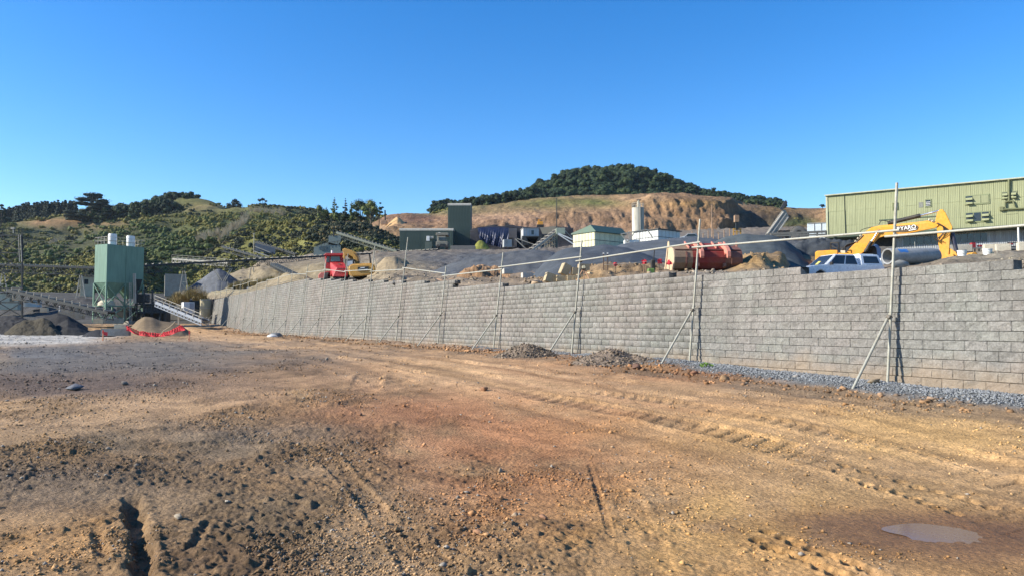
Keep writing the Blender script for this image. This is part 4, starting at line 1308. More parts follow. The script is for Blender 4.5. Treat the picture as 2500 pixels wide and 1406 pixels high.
scatter('hillside_scrub', P, np.minimum(0.55 + rs.gamma(1.6, 0.42, len(P)), 2.6 - 1.2 * ss(535, 515, qy)), rs.uniform(0, 6.28, len(P)), ALLB, 'dense green scrub covering the left hillside', 'scrub', pick=pick_by(P, tone, 4))
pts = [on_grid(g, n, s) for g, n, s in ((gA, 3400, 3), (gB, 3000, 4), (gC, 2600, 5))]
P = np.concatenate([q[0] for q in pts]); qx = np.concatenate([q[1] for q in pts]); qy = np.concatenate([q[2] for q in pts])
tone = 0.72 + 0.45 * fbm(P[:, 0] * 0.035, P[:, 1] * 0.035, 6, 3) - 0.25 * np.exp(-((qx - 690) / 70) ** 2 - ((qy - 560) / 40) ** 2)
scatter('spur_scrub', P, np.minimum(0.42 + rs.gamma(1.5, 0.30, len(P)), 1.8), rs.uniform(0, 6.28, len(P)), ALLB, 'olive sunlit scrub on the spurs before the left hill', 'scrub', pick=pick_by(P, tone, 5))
# hill-top wood
def m_dome(P, qx, qy, r):
    return r.uniform(0, 1, len(qx)) < 1.0
P, qx, qy = on_grid(gD, 2200, 6, mask=m_dome)
hs = 2.8 + 2.6 * np.exp(-((qx - 1490) / 190) ** 2)
scatter('hilltop_wood', P, hs * rs.uniform(0.5, 1.4, len(P)), rs.uniform(0, 6.28, len(P)), crowns, 'dark wood crowning the quarry hill', 'wood')
# dark plantation along the left ridge, and the wooded saddle
def strip_points(line, Y, n, dy, seed):
    r = np.random.RandomState(seed)
    xs = np.array([q[0] for q in line], float); ys = np.array([q[1] for q in line], float)
    px = r.uniform(xs[0], xs[-1], n)
    py = np.interp(px, xs, ys) + r.uniform(0, dy, n)
    return np.array([at(a, b_, Y + c_) for a, b_, c_ in zip(px, py, r.uniform(-12, 30, n))])
spire = []
for k in range(4):
    r_ = random.Random(500 + k)
    cs = [(0.16 * math.sin(i * 2.4) * (1 - i / 9), 0.16 * math.cos(i * 2.4) * (1 - i / 9), 0.2 + i * 0.24) for i in range(9)]
    rr_ = [0.5 * (1 - i / 9.5) + 0.06 for i in range(9)]
    o = bpy.data.objects.new('conifer', body_mesh('conifer', cs, rr_, 260, 0.10, 500 + k, M_PINE, 0.8))
    HID.objects.link(o)
    spire.append(o)
P = strip_points([(-60, 560), (20, 552), (60, 541), (100, 536), (150, 535), (185, 536)], 500, 620, 14, 8)
scatter('ridge_plantation', P, rs.uniform(4.2, 6.2, len(P)), rs.uniform(0, 6.28, len(P)), spire, 'dark conifer plantation along the far left ridge', 'plantation')
P = strip_points([(180, 548), (260, 536), (300, 528), (345, 520), (400, 518), (440, 520)], 470, 420, 30, 9)
P2 = strip_points([(385, 508), (410, 502), (440, 497), (475, 497)], 505, 60, 6, 10)
P3 = strip_points([(1140, 512), (1230, 500), (1300, 486)], 482, 70, 6, 12)
P4 = strip_points([(-40, 575), (0, 566), (40, 560)], 470, 40, 20, 13)
P = np.concatenate([P, P2, P3, P4])
scatter('saddle_wood', P, rs.uniform(2.6, 4.6, len(P)), rs.uniform(0, 6.28, len(P)), crowns, 'dark broadleaf wood in the saddle of the left ridge', 'wood')
# scrub on the quarry shoulder and on the bank by the sheds
P = strip_points([(1060, 522), (1090, 514), (1150, 508)], 470, 30, 4, 14)
Pb = strip_points([(1890, 545), (1930, 535), (1990, 540), (2020, 545)], 395, 60, 16, 15)
Pc = strip_points([(880, 585), (930, 600), (975, 606)], 250, 40, 14, 16)
P = np.concatenate([P, Pb, Pc])
scatter('quarry_scrub', P, rs.uniform(0.9, 2.0, len(P)), rs.uniform(0, 6.28, len(P)), bushesL, 'patches of green scrub on the quarry slopes', 'scrub')
# pampas plumes
pl = []
for k in range(3):
    r_ = np.random.RandomState(600 + k)
    V, Fq, nb_ = [], [], 0
    for q in range(14):
        a, t_ = r_.uniform(0, 6.28), r_.uniform(0.1, 0.5)
        h0, h1 = 0.5, r_.uniform(0.9, 1.35)
        d = np.array((math.cos(a) * t_, math.sin(a) * t_, 1.0))
        p0, p1 = d * h0, d * h1
        w_ = 0.05
        s_ = np.array((-math.sin(a), math.cos(a), 0)) * w_
        f_ = np.array((math.cos(a), math.sin(a), 0)) * w_
        for e in (s_, f_):
            V += [p0 - e * 0.5, p0 + e * 0.5, p1 * 0.93 + e, p1]
            V[-2:] = [p1 + e * 0.3, p1 - e * 0.3]
            Fq.append((nb_, nb_ + 1, nb_ + 2, nb_ + 3)); nb_ += 4
    o = bpy.data.objects.new('plume_tuft', np_mesh('plume_tuft', V, Fq, M_PAMPAS, None, False))
    HID.objects.link(o); pl.append(o)
tuft = []
for k in range(3):
    r_ = np.random.RandomState(650 + k)
    V, Fq, nb_ = [], [], 0
    for q in range(60):
        a, t_ = r_.uniform(0, 6.28), r_.uniform(0.1, 0.9)
        h1 = r_.uniform(0.6, 1.1)
        d = np.array((math.cos(a) * t_, math.sin(a) * t_, 1.0)) * h1
        b0_ = r_.uniform(-0.3, 0.3, 3) * np.array((1, 1, 0))
        s_ = np.array((-math.sin(a), math.cos(a), 0)) * 0.035
        V += [b0_ - s_, b0_ + s_, b0_ + d * 0.6 + s_, b0_ + d]
        Fq.append((nb_, nb_ + 1, nb_ + 2, nb_ + 3)); nb_ += 4
    o = bpy.data.objects.new('grass_tuft', np_mesh('grass_tuft', V, Fq, M_DRYG, None, False))
    HID.objects.link(o); tuft.append(o)
P = np.concatenate([strip_points([(530, 592), (560, 568), (585, 550), (610, 533)], 296, 60, 14, 20), strip_points([(480, 590), (510, 583), (540, 575)], 290, 16, 8, 21),
                    strip_points([(310, 572), (340, 560), (395, 555)], 420, 26, 10, 22), strip_points([(120, 590), (150, 600), (170, 615)], 400, 14, 14, 23), strip_points([(600, 522), (640, 522), (690, 528)], 330, 20, 5, 24),
                    strip_points([(420, 575), (470, 565), (540, 560)], 420, 14, 14, 25)])
scatter('pampas_plumes', P, rs.uniform(2.2, 3.6, len(P)), rs.uniform(0, 6.28, len(P)), pl, 'cream pampas plumes scattered along the scrubby spur', 'pampas')
P = np.concatenate([strip_points([(405, 742), (430, 728), (470, 716), (500, 722)], 128, 150, 16, 26), strip_points([(560, 706), (620, 694), (680, 690)], 118, 60, 6, 27)])
scatter('dry_grass', P, rs.uniform(0.7, 1.4, len(P)), rs.uniform(0, 6.28, len(P)), tuft, 'dry tan grass on the bank beyond the wall end', 'grass')
P = strip_points([(430, 728), (470, 718), (500, 724)], 126, 14, 8, 28)
scatter('bank_plumes', P, rs.uniform(1.0, 1.5, len(P)), rs.uniform(0, 6.28, len(P)), pl, 'short pampas plumes among the dry grass beyond the wall end', 'pampas')

# ------------------------------------------------------------------ trees that stand alone
def tree(label, px, py, Y, hpx, wpx, kind='round', mat=None, seed=1, name='tree', group=None, leaves=900):
    """foot at pixel (px, py), size given in photo pixels"""
    b0 = at(px, py, Y)
    k = mpp(Y)
    H, W = hpx * k, wpx * k
    t = thing(name, label, 'tree', b0, 0, group)
    r_ = random.Random(seed)
    tr = MB()
    lumps, rad = [], []
    if kind == 'cedar':
        tr.tube((0, 0, -1), (0, 0, H * 0.5), W * 0.045, W * 0.03, 8).tube((0, 0, H * 0.5), (0.02 * W, 0, H * 0.95), W * 0.03, W * 0.006, 8)
        for q in range(13):
            f = 0.12 + 0.86 * q / 12
            reach = W * 0.5 * (1.0 - 0.75 * max(0, f - 0.35) / 0.65) * r_.uniform(0.8, 1.05)
            for _ in range(3):
                a = r_.uniform(0, 6.28)
                e = Vector((math.cos(a) * reach, math.sin(a) * reach, H * f + H * 0.03))
                tr.tube((0, 0, H * f - H * 0.02), e, W * 0.012, W * 0.003, 5)
                for s_ in (0.45, 0.7, 0.95):
                    lumps.append((e.x * s_, e.y * s_, H * f + H * 0.02 * s_)); rad.append(W * 0.135 * r_.uniform(0.8, 1.2))
        flat = 0.35
    elif kind == 'spire':
        tr.tube((0, 0, -1), (0, 0, H * 0.97), W * 0.05, W * 0.008, 6)
        for q in range(11):
            f = 0.12 + 0.86 * q / 10
            for _ in range(3):
                a = r_.uniform(0, 6.28)
                reach = W * 0.42 * (1 - f) ** 0.8 * r_.uniform(0.5, 1.1)
                lumps.append((math.cos(a) * reach, math.sin(a) * reach, H * f)); rad.append(W * 0.30 * (1.15 - f) * r_.uniform(0.7, 1.2))
                tr.tube((0, 0, H * f - H * 0.03), lumps[-1], W * 0.012, W * 0.004, 4)
        flat = 0.8
    else:
        bare = 0.28 if kind == 'sparse' else 0.12
        tr.tube((0, 0, -1), (0.02 * W, 0, H * (bare + 0.15)), W * 0.05, W * 0.035, 8)
        nl = 9 if kind == 'sparse' else 15
        for q in range(nl):
            a = r_.uniform(0, 6.28)
            f = r_.uniform(0, 1)
            zz_ = H * (bare + 0.14 + (0.78 - bare) * f)
            reach = W * (0.40 if kind != 'sparse' else 0.36) * math.sin(math.pi * (0.18 + 0.72 * f)) * r_.uniform(0.35, 1.0)
            lumps.append((math.cos(a) * reach, math.sin(a) * reach, zz_))
            rad.append((0.22 if kind != 'sparse' else 0.16) * min(W, H) * r_.uniform(0.7, 1.15))
            tr.tube((0.02 * W, 0, H * (bare + 0.1)), lumps[-1], W * 0.018, W * 0.006, 5)
        flat = 0.8
    tr.build('trunk', M_BARK, t)
    mesh_obj('crown', body_mesh('crown', lumps, rad, leaves, max(k * 1.3, 0.018 * H), seed, mat or M_TREE, flat, 0.5, 0.6), t)
    return t
tree('big dark spreading cedar on the left skyline', 222, 548, 462, 74, 116, 'cedar', M_PINE, 3, 'cedar_tree', leaves=2600)
tree('round dense tree standing alone on the bare ridge', 570, 518, 500, 32, 38, 'round', M_TREE, 4)
tree('sparse tree with clear trunk standing alone on the ridge', 641, 518, 500, 34, 32, 'sparse', M_TREE, 5, leaves=420)
tree('small bush tree on the ridge right of the lone trees', 672, 520, 505, 10, 12, 'round', M_TREE, 6, leaves=200)
tree('small pointed tree on the ridge left of the dark clump', 727, 523, 480, 18, 18, 'spire', M_TREE, 7, leaves=300)
tree('tall ragged tree cut by the left edge of the photo', 0, 585, 430, 92, 30, 'sparse', M_TREE, 8, leaves=700)
clump = [(783, 545, 44, 34, 'round', 'leftmost rounded tree of the skyline clump'), (797, 545, 40, 20, 'spire', 'narrow tree second from left in the skyline clump'), (816, 548, 66, 30, 'spire', 'tall spiky tree in the skyline clump, taller of the left pair'),
         (843, 550, 66, 26, 'spire', 'tall spiky tree in the middle of the skyline clump'), (858, 550, 58, 28, 'spire', 'slim tree right of the middle of the skyline clump'), (880, 556, 66, 58, 'round', 'broad dark tree in the skyline clump'),
         (905, 552, 64, 50, 'round', 'largest broad tree near the right end of the clump'), (925, 555, 64, 28, 'sparse', 'thin tree at the right end of the skyline clump'), (832, 556, 34, 48, 'round', 'low bushy tree at the front of the skyline clump'), (762, 552, 24, 30, 'round', 'small tree at the left foot of the skyline clump')]
for i, (px, py, h_, w_, kd, lb) in enumerate(clump):
    tree(lb, px, py, 300 + 6 * (i % 3), h_, w_, kd, M_TREE if i % 2 else M_BUSH, 30 + i, group='skyline clump of trees', leaves=1100 if w_ > 40 else 600)
edge = [(1742, 486, 26, 22, 'round', 'rounded tree at the right end of the hilltop wood'), (1762, 489, 20, 20, 'round', 'smaller tree right of the hilltop wood'), (1778, 490, 22, 12, 'sparse', 'thin straggly tree at the far right of the hilltop wood'), (1848, 498, 9, 10, 'round', 'tiny bush on the bare slope right of the wood'), (2008, 508, 8, 20, 'round', 'dark bush on the skyline beside the green building')]
for i, (px, py, h_, w_, kd, lb) in enumerate(edge):
    tree(lb, px, py, 478, h_, w_, kd, M_TREE, 50 + i, leaves=260)
# a weed in the gravel at the wall foot
x, y = gpt(1722, 902)
wd = np_mesh('weed', *leaf_cloud([(0, 0, 0.05), (0.08, 0.02, 0.05), (-0.09, 0, 0.04), (0.17, 0, 0.03)], [0.07, 0.06, 0.06, 0.05], 150, 0.022, 9), leaf_mat('weed_leaf', (0.10, 0.20, 0.03), (0.2, 0.32, 0.06)), None, False)
o = mesh_obj('weed', wd)
o.location = (x, y, yard_z(x, y))
setp(o, 'bright green weed in the gravel at the foot of the wall', 'weed')

# ================================================================== plant at left
M_DKSTEEL = worn('dark_plant_steel', (0.026, 0.034, 0.038), 0.6, (0.10, 0.085, 0.065), 0.4, 1.2, 0.2)
M_BELT = worn('conveyor_belt', (0.018, 0.018, 0.02), 0.8, (0.08, 0.07, 0.06), 0.3)
M_PALEST = worn('pale_steel', (0.40, 0.38, 0.32), 0.6, (0.25, 0.19, 0.12), 0.5, 1.5)
M_RUST = worn('rusty_frame', (0.33, 0.22, 0.14), 0.75, (0.18, 0.10, 0.06), 0.6, 2)
M_SILO = worn('silo_green_paint', (0.135, 0.24, 0.175), 0.5, (0.11, 0.18, 0.14), 0.5, 0.5, streak=True)
M_WHITE = worn('white_paint', (0.72, 0.72, 0.68), 0.5, (0.45, 0.40, 0.32), 0.4, 1.2)
M_CONC = worn('weathered_concrete', (0.36, 0.34, 0.29), 0.9, (0.20, 0.18, 0.14), 0.6, 1.5, bmp=0.02)
M_CREAM = worn('cream_concrete', (0.56, 0.50, 0.36), 0.85, (0.30, 0.25, 0.17), 0.5, 1.0, bmp=0.02)
M_GLASS = worn('dark_glass', (0.02, 0.028, 0.035), 0.08, (0.1, 0.09, 0.08), 0.25, 2, spec=0.6)
M_BLACK = worn('black_rubber', (0.02, 0.02, 0.02), 0.8, (0.12, 0.10, 0.08), 0.5, 5)
def frame(name, label, cat, px, py, Y, group=None, rz=0.0):
    """an Empty at a pixel and distance, and a way to give local points by pixel"""
    b0 = at(px, py, Y)
    t = thing(name, label, cat, b0, rz, group)
    Mi = Matrix.Rotation(-rz, 4, 'Z')
    def f(qx, qy, dy=0.0):
        return Mi @ (at(qx, qy, Y + dy) - b0)
    return t, f
_idl = {}
def conveyor(label, a, b_, w=0.9, deep=0.9, mat=None, legs=(), cover=None, pitch=1.3, rail=False, group='conveyors', name='belt_conveyor'):
    """belt conveyor between two (px, py, Y) ends; legs = [(share along, kind, foot py)]"""
    mat = mat or M_DKSTEEL
    A, B = at(*a), at(*b_)
    t = thing(name, label, 'conveyor', A, 0, group)
    d = B - A
    L = d.length
    u = d.normalized()
    s = u.cross(Vector((0, 0, 1))).normalized()
    n = s.cross(u)
    bm_ = MB()
    bm_.bar(n * 0.12, d + n * 0.12, w * 0.86, 0.06, n)
    bm_.build('belt', M_BELT, t)
    for sg in (-1, 1):
        MB().bar(s * sg * w / 2, d + s * sg * w / 2, 0.10, 0.36, n).build('stringer', mat, t)
    if deep:
        tr = MB()
        ns = max(3, int(L / (deep * 1.5)))
        for sg in (-1, 1):
            o_ = s * sg * w / 2
            tr.bar(o_ - n * deep, d + o_ - n * deep, 0.09)
            for k in range(ns):
                p, q = d * (k / ns) + o_, d * ((k + 1) / ns) + o_
                tr.bar(p - n * deep, p, 0.08)
                tr.bar(p - n * deep, (p + q) / 2, 0.07)
                tr.bar((p + q) / 2, q - n * deep, 0.07)
        tr.build('truss', mat, t)
    ni = min(60, int(L / pitch))
    key = (round(w, 2), mat.name)
    if key not in _idl:
        im = MB()
        im.bar((0, -w / 2, 0), (0, -w / 2 - 0.05, 0.34), 0.08).bar((0, w / 2, 0), (0, w / 2 + 0.05, 0.34), 0.08).tube((0, -w / 2, 0.16), (0, w / 2, 0.16), 0.06, n=6)
        o = im.build('idler', M_PALEST, t)
        _idl[key] = o.data
        bpy.data.objects.remove(o)
    R = Matrix((u, s * -1, n)).transposed().to_euler()
    for k in range(ni):
        o = bpy.data.objects.new('idler', _idl[key])
        COL.objects.link(o)
        o.parent = t
        o.location = d * ((k + 0.5) / ni) + n * 0.1
        o.rotation_euler = R
    for (f, kind, fpy) in legs:
        p = d * f - n * deep
        wp = A + p
        ppx, ppy = proj(wp.x, wp.y, wp.z)
        ft = at(ppx, fpy, wp.y) - A
        h = (p - ft).length
        lg = MB()
        if kind == 'A':
            sp = h * 0.16
            for sg in (-1, 1):
                lg.bar(p + Vector((sg * 0.18, 0, 0)), ft + Vector((sg * (0.25 + sp), 0, 0)), 0.16)
            for q in (0.35, 0.68):
                lg.bar(p.lerp(ft, q) - Vector((0.2 + sp * q, 0, 0)), p.lerp(ft, q) + Vector((0.2 + sp * q, 0, 0)), 0.10)
            lg.bar(p.lerp(ft, 0.35) - Vector((0.2 + sp * .35, 0, 0)), p.lerp(ft, 0.68) + Vector((0.2 + sp * .68, 0, 0)), 0.08)
        elif kind == 'V':
            for sg in (-1, 1):
                for e in (-0.2, 0.2):
                    lg.bar(p + Vector((sg * h * 0.62 + e, 0, h * 0.0)), ft + Vector((sg * 0.15 + e, 0, 0)), 0.13)
        else:
            lg.bar(p, ft, 0.18)
        lg.build('support_leg', kind == 'A' and M_PALEST or M_PALEST, t)
    if rail:
        rl = MB()
        nr_ = max(4, int(L / 1.6))
        o_ = s * (w / 2 + 0.1)
        for k in range(nr_ + 1): rl.bar(d * (k / nr_) + o_, d * (k / nr_) + o_ + Vector((0, 0, 0.95)), 0.05)
        rl.bar(o_ + Vector((0, 0, 0.95)), d + o_ + Vector((0, 0, 0.95)), 0.05)
        rl.bar(o_ + Vector((0, 0, 0.5)), d + o_ + Vector((0, 0, 0.5)), 0.04)
        rl.build('handrail', M_PALEST, t)
    if cover:
        MB().bar(-n * 0.25 + u * 0.3, d - n * 0.25 - u * 0.3, w * 1.05, 0.18, n).build('underside_channel', cover, t)
    return t
conveyor('long dark overhead conveyor crossing left of the green silos', (-60, 645, 152), (292, 657, 148), 1.1, 1.5, legs=[(0.74, 'A', 745), (0.2, 'A', 745)])
conveyor('long overhead conveyor rising right from the silos to the sheds', (296, 652, 148), (1070, 611, 196), 1.2, 1.5, legs=[(0.155, 'A', 738), (0.26, 'V', 690), (0.345, 'A', 706), (0.51, 'A', 692)])
conveyor('sloping dark conveyor running down into the foot of the silos', (28, 709, 101), (272, 764, 96), 1.1, 0.9)
conveyor('short conveyor with white rails sloping down right of the silos', (388, 738, 99), (502, 784, 93), 1.0, 0.5, worn('pale_blue_steel', (0.24, 0.27, 0.31), 0.5, (0.3, 0.3, 0.3), 0.3), rail=True, legs=[(0.45, 'P', 800)])
conveyor('cream stacker conveyor above the grey rock cone', (424, 633, 178), (560, 643, 172), 1.0, 0.8, M_PALEST, rail=True)
conveyor('dark conveyor sloping down across the olive spur', (544, 603, 196), (655, 634, 188), 1.0, 1.1)
conveyor('thin conveyor sloping down from the blue screen house', (626, 592, 204), (724, 622, 198), 0.9, 0.6)
conveyor('green conveyor sloping down right from the green hopper', (824, 568, 192), (972, 614, 180), 1.1, 1.1, worn('green_steel', (0.075, 0.095, 0.075), 0.6), cover=worn('green_steel', (0.075, 0.095, 0.075), 0.6))
conveyor('feed conveyor buried in the tan mesh bank', (668, 646, 150), (760, 690, 132), 1.4, 0.5)

# ------------------------------------------------------------------ twin green silos
SZ = 100.0
ang = math.radians(62)
c0 = at(257, 786, SZ)
sil = thing('twin_silo', 'pair of square green steel silos on braced legs with white tops', 'silo', c0, ang)
zt, zb = at(257, 596, SZ).z - c0.z, at(257, 690, SZ).z - c0.z
a_, zleg = 2.75, 0.0
for k in range(2):
    x0 = 0.02 + k * (a_ + 0.02)
    MB().b2((x0, 0, zb), (x0 + a_, a_, zt)).build('bin', M_SILO, sil, 0.04)
    h = MB()
    q = 0.4
    zc_ = zb - 2.0
    h.add([(x0 + .05, .05, zb), (x0 + a_ - .05, .05, zb), (x0 + a_ - .05, a_ - .05, zb), (x0 + .05, a_ - .05, zb),
           (x0 + a_ / 2 - q, a_ / 2 - q, zc_), (x0 + a_ / 2 + q, a_ / 2 - q, zc_), (x0 + a_ / 2 + q, a_ / 2 + q, zc_), (x0 + a_ / 2 - q, a_ / 2 + q, zc_)],
          [(0, 1, 5, 4), (1, 2, 6, 5), (2, 3, 7, 6), (3, 0, 4, 7), (4, 5, 6, 7)])
    h.build('hopper', M_SILO, sil)
    cx_, cy_ = x0 + a_ * (0.62 if k == 0 else 0.60), a_ * 0.55
    f = MB().lathe([(0, 1.62), (0.5, 1.62), (0.55, 1.5), (0.55, 0.05), (0.5, 0.0)], (cx_, cy_, zt), 20)
    fo = f.build('filter_top', M_WHITE, sil, smooth=True)
    MB().tube((cx_, cy_, zt + 0.55), (cx_, cy_, zt + 0.62), 0.565, n=20).build('band', M_PALEST, fo)
for (x, y) in ((0.03, 0.03), (a_ * 2 + 0.0, 0.03), (0.03, a_), (a_ * 2, a_), (a_ + 0.02, 0.03), (a_ + 0.02, a_)):
    MB().b2((x - 0.09, y - 0.09, 0), (x + 0.09, y + 0.09, zb)).build('leg', M_SILO, sil)
for nm, (p, q) in enumerate([((0, 0), (0, a_)), ((0, 0), (a_, 0)), ((a_, 0), (2 * a_, 0)), ((0, a_), (2 * a_, a_)), ((2 * a_, 0), (2 * a_, a_))]):
    m_ = MB()
    zmid = 0.42 * zb
    for (za, zc_) in ((zmid, zb - 0.1), (0.1, zmid)):
        m_.bar((*p, za), (*q, zc_), 0.1).bar((*p, zc_), (*q, za), 0.1)
    m_.bar((*p, zmid), (*q, zmid), 0.12)
    m_.build('brace', M_SILO, sil)
rl = MB()
for (p, q) in (((0, 0), (0, a_)), ((0, 0), (2 * a_, 0)), ((2 * a_, 0), (2 * a_, a_)), ((0, a_), (2 * a_, a_))):
    for z_ in (0.5, 1.0): rl.bar((*p, zt + z_), (*q, zt + z_), 0.04)
    for k in range(5):
        x, y = p[0] + (q[0] - p[0]) * k / 4, p[1] + (q[1] - p[1]) * k / 4
        rl.bar((x, y, zt), (x, y, zt + 1.0), 0.04)
rl.build('handrail', M_PALEST, sil)
ft = MB().b2((-0.7, -0.6, -0.2), (2.3, 1.6, 0.55))
ft.build('footing', M_CREAM, sil, 0.04)
MB().b2((3.2, -0.4, -0.3), (2 * a_ + 0.5, a_ + 0.5, 0.2)).build('footing', M_CONC, sil, 0.03)
MB().lathe([(0, 0.75), (0.7, 0.7), (1.05, 0.4), (1.1, 0.0), (0, 0)], (0.9, 1.2, 0.43 * zb), 18).build('dome_cover', M_CREAM, sil, smooth=True)
# plant frame right of the silos
pf, f = frame('batching_frame', 'dark steel batching frame with walkways right of the green silos', 'plant frame', 372, 786, 103)
for px in (334, 352, 372, 392, 404):
    MB().bar(f(px, 790), f(px, 706 if px < 380 else 736), 0.16).build('column', M_DKSTEEL, pf)
    MB().bar(f(px, 790, 3), f(px, 712 if px < 380 else 738, 3), 0.16).build('column', M_DKSTEEL, pf)
for py in (742, 762):
    MB().add([f(330, py), f(408, py), f(408, py, 3), f(330, py, 3)], [(0, 1, 2, 3)]).bar(f(330, py), f(408, py), 0.12, 0.22).build('floor', M_DKSTEEL, pf)
    g_ = MB().bar(f(330, py - 12), f(408, py - 12), 0.06).bar(f(330, py - 6), f(408, py - 6), 0.05)
    for k in range(9): g_.bar(f(330 + k * 9.75, py), f(330 + k * 9.75, py - 12), 0.05)
    g_.build('guardrail', M_DKSTEEL, pf)
MB().box(f(378, 752, 1.5), (2.4, 1.8, 1.1)).build('mixer_body', worn('blue_grey_steel', (0.08, 0.11, 0.14), 0.5), pf, 0.1)
MB().box(f(348, 728, 1.5), (1.5, 1.4, 1.2)).build('weigh_bin', M_DKSTEEL, pf, 0.1)
for px in (327, 331):
    MB().tube(f(px, 740, -0.5), f(px - 1, 668, -0.5), 0.10, n=8).build('pipe', M_PALEST, pf, smooth=True)
MB().add([f(332, 682), f(348, 682), f(340, 708), f(334, 708)], [(0, 1, 2, 3)]).add([f(332, 682, 1.5), f(348, 682, 1.5), f(340, 708, 1.5), f(334, 708, 1.5)], [(0, 1, 2, 3)]).build('chute', M_DKSTEEL, pf)
for k in range(3):
    MB().bar(f(338 + k * 22, 786), f(358 + k * 22, 742), 0.1).build('diagonal', M_DKSTEEL, pf)
ld = MB()
for dx in (0, 4): ld.bar(f(316 + dx, 790, -1), f(316 + dx, 690, -1), 0.06)
for k in range(14): ld.bar(f(316, 785 - k * 7, -1), f(320, 785 - k * 7, -1), 0.04)
ld.build('ladder', M_PALEST, pf)
for k, (px, py, w_, h_, d_, nm) in enumerate([(345, 774, 3.2, 1.6, 2.0, 'aggregate_bin'), (385, 772, 2.8, 1.7, 2.0, 'pump_house'), (308, 764, 2.0, 1.8, 1.6, 'cement_screw_housing'), (362, 764, 1.6, 2.6, 1.5, 'control_cabinet')]):
    MB().box(f(px, py, 2.2 + k * 0.3), (w_, d_, h_)).build(nm, M_DKSTEEL, pf, 0.06)
for k in range(5):
    MB().tube(f(300 + k * 22, 786, 1.0), f(312 + k * 21, 724 + k * 4, 1.4), 0.09, n=8).build('pipe', M_DKSTEEL if k % 2 else M_PALEST, pf, smooth=True)
# lattice tower at the left edge
lt, f = frame('lattice_tower', 'dark steel lattice tower at the left edge of the photo', 'tower', 26, 772, 106)
for (px, dy) in ((-4, 0), (54, 0), (-4, 3.4), (54, 3.4)):
    MB().bar(f(px, 776, dy), f(px, 572, dy), 0.2).build('column', M_DKSTEEL, lt)
levels = [772, 738, 704, 660, 618, 575]
for i in range(5):
    y0_, y1_ = levels[i], levels[i + 1]
    for dy in (0, 3.4):
        MB().bar(f(-4, y0_, dy), f(54, y1_, dy), 0.11).bar(f(54, y0_, dy), f(-4, y1_, dy), 0.11).build('brace', M_DKSTEEL, lt)
        MB().bar(f(-4, y1_, dy), f(54, y1_, dy), 0.16).build('girt', M_DKSTEEL, lt)
    MB().bar(f(54, y0_), f(54, y1_, 3.4), 0.09).bar(f(-4, y1_), f(-4, y1_, 3.4), 0.1).build('brace', M_PALEST, lt)
g_ = MB()
for k in range(7): g_.bar(f(-4 + k * 9.7, 575), f(-4 + k * 9.7, 560), 0.05)
g_.bar(f(-4, 560), f(54, 560), 0.05).bar(f(-4, 567), f(54, 567), 0.04)
g_.build('guardrail', M_DKSTEEL, lt)
MB().bar(f(33, 570), f(32, 557), 0.12).box(f(32, 558), (0.5, 0.3, 0.25)).build('floodlight', M_PALEST, lt)
for px, k in ((45, 0), (50, 1)):
    MB().bar(f(px, 574, -0.2), f(px + 3, 640, -0.2), 0.08).build('pipe', M_PALEST, lt)
# background bins, sheds and walls of the plant
def shedbox(name, label, cat, px0, px1, pyt, pyb, Y, dep, mat, roofm=None, rz=0.0, roof=0.0, group=None, parts=()):
    """a small building: walls, roof and given openings; pixel box of its front"""
    t, f = frame(name, label, cat, (px0 + px1) / 2, pyb, Y, group)
    k = mpp(Y)
    W, H = (px1 - px0) * k, (pyb - pyt) * k
    R = Matrix.Rotation(rz, 4, 'Z')
    t.rotation_euler = (0, 0, rz)
    MB().b2((-W / 2, 0, -0.6), (W / 2, dep, H)).build('wall', mat, t, 0.02)
    if roofm:
        if roof:
            MB().prism([(-W / 2 - .2, H + 0.01), (W / 2 + .2, H + roof), (W / 2 + .2, H + roof + .12), (-W / 2 - .2, H + .13)], -0.25, dep + 0.25).build('roof', roofm, t)
        else:
            MB().b2((-W / 2 - .15, -.15, H + 0.004), (W / 2 + .15, dep + .15, H + .12)).build('roof', roofm, t)
    for (nm, u0, u1, v0, v1, mm) in parts:
        MB().b2((-W / 2 + u0 * W, -0.06, v0 * H), (-W / 2 + u1 * W, 0.02, v1 * H)).build(nm, mm, t)
    return t
M_ROOFG = worn('grey_roof', (0.30, 0.30, 0.29), 0.6)
shedbox('storage_bin', 'cream cylindrical-cornered storage bin behind the overhead conveyor, left of the silos', 'bin', 197, 226, 676, 716, 150, 3, M_CREAM, M_ROOFG, 0.5, parts=[('hatch', .3, .6, .55, .85, M_DKSTEEL)])
shedbox('concrete_bin', 'grey concrete bin with a sunlit left end right of the silos', 'bin', 404, 452, 672, 716, 160, 4, M_CONC, None, 0.45, parts=[('rail', .0, 1, 1.0, 1.06, M_PALEST)])
shedbox('site_hut', 'small cream hut seen through the lattice tower', 'hut', 2, 40, 716, 748, 135, 4, M_CREAM, M_ROOFG, 0.4, 0.4, parts=[('window', .55, .8, .4, .75, M_GLASS)])
shedbox('control_cabin', 'little cream control cabin on the lattice tower conveyor', 'cabin', 32, 48, 703, 722, 104, 1.2, M_CREAM, M_ROOFG, 0.5, parts=[('window', .2, .8, .45, .8, M_GLASS)])
shedbox('container_office', 'white low cabin on the flat left of the silos', 'cabin', 57, 88, 733, 741, 140, 3, M_WHITE, M_ROOFG, 0.3, parts=[('window', .15, .4, .35, .7, M_GLASS), ('window', .6, .85, .35, .7, M_GLASS)])
shedbox('white_truck_body', 'white box truck body parked beyond the short conveyor', 'truck body', 449, 474, 737, 754, 112, 2.2, M_WHITE, None, 0.55, parts=[('door', .55, .95, .05, .9, worn('grey_panel', (.35, .38, .42)))])
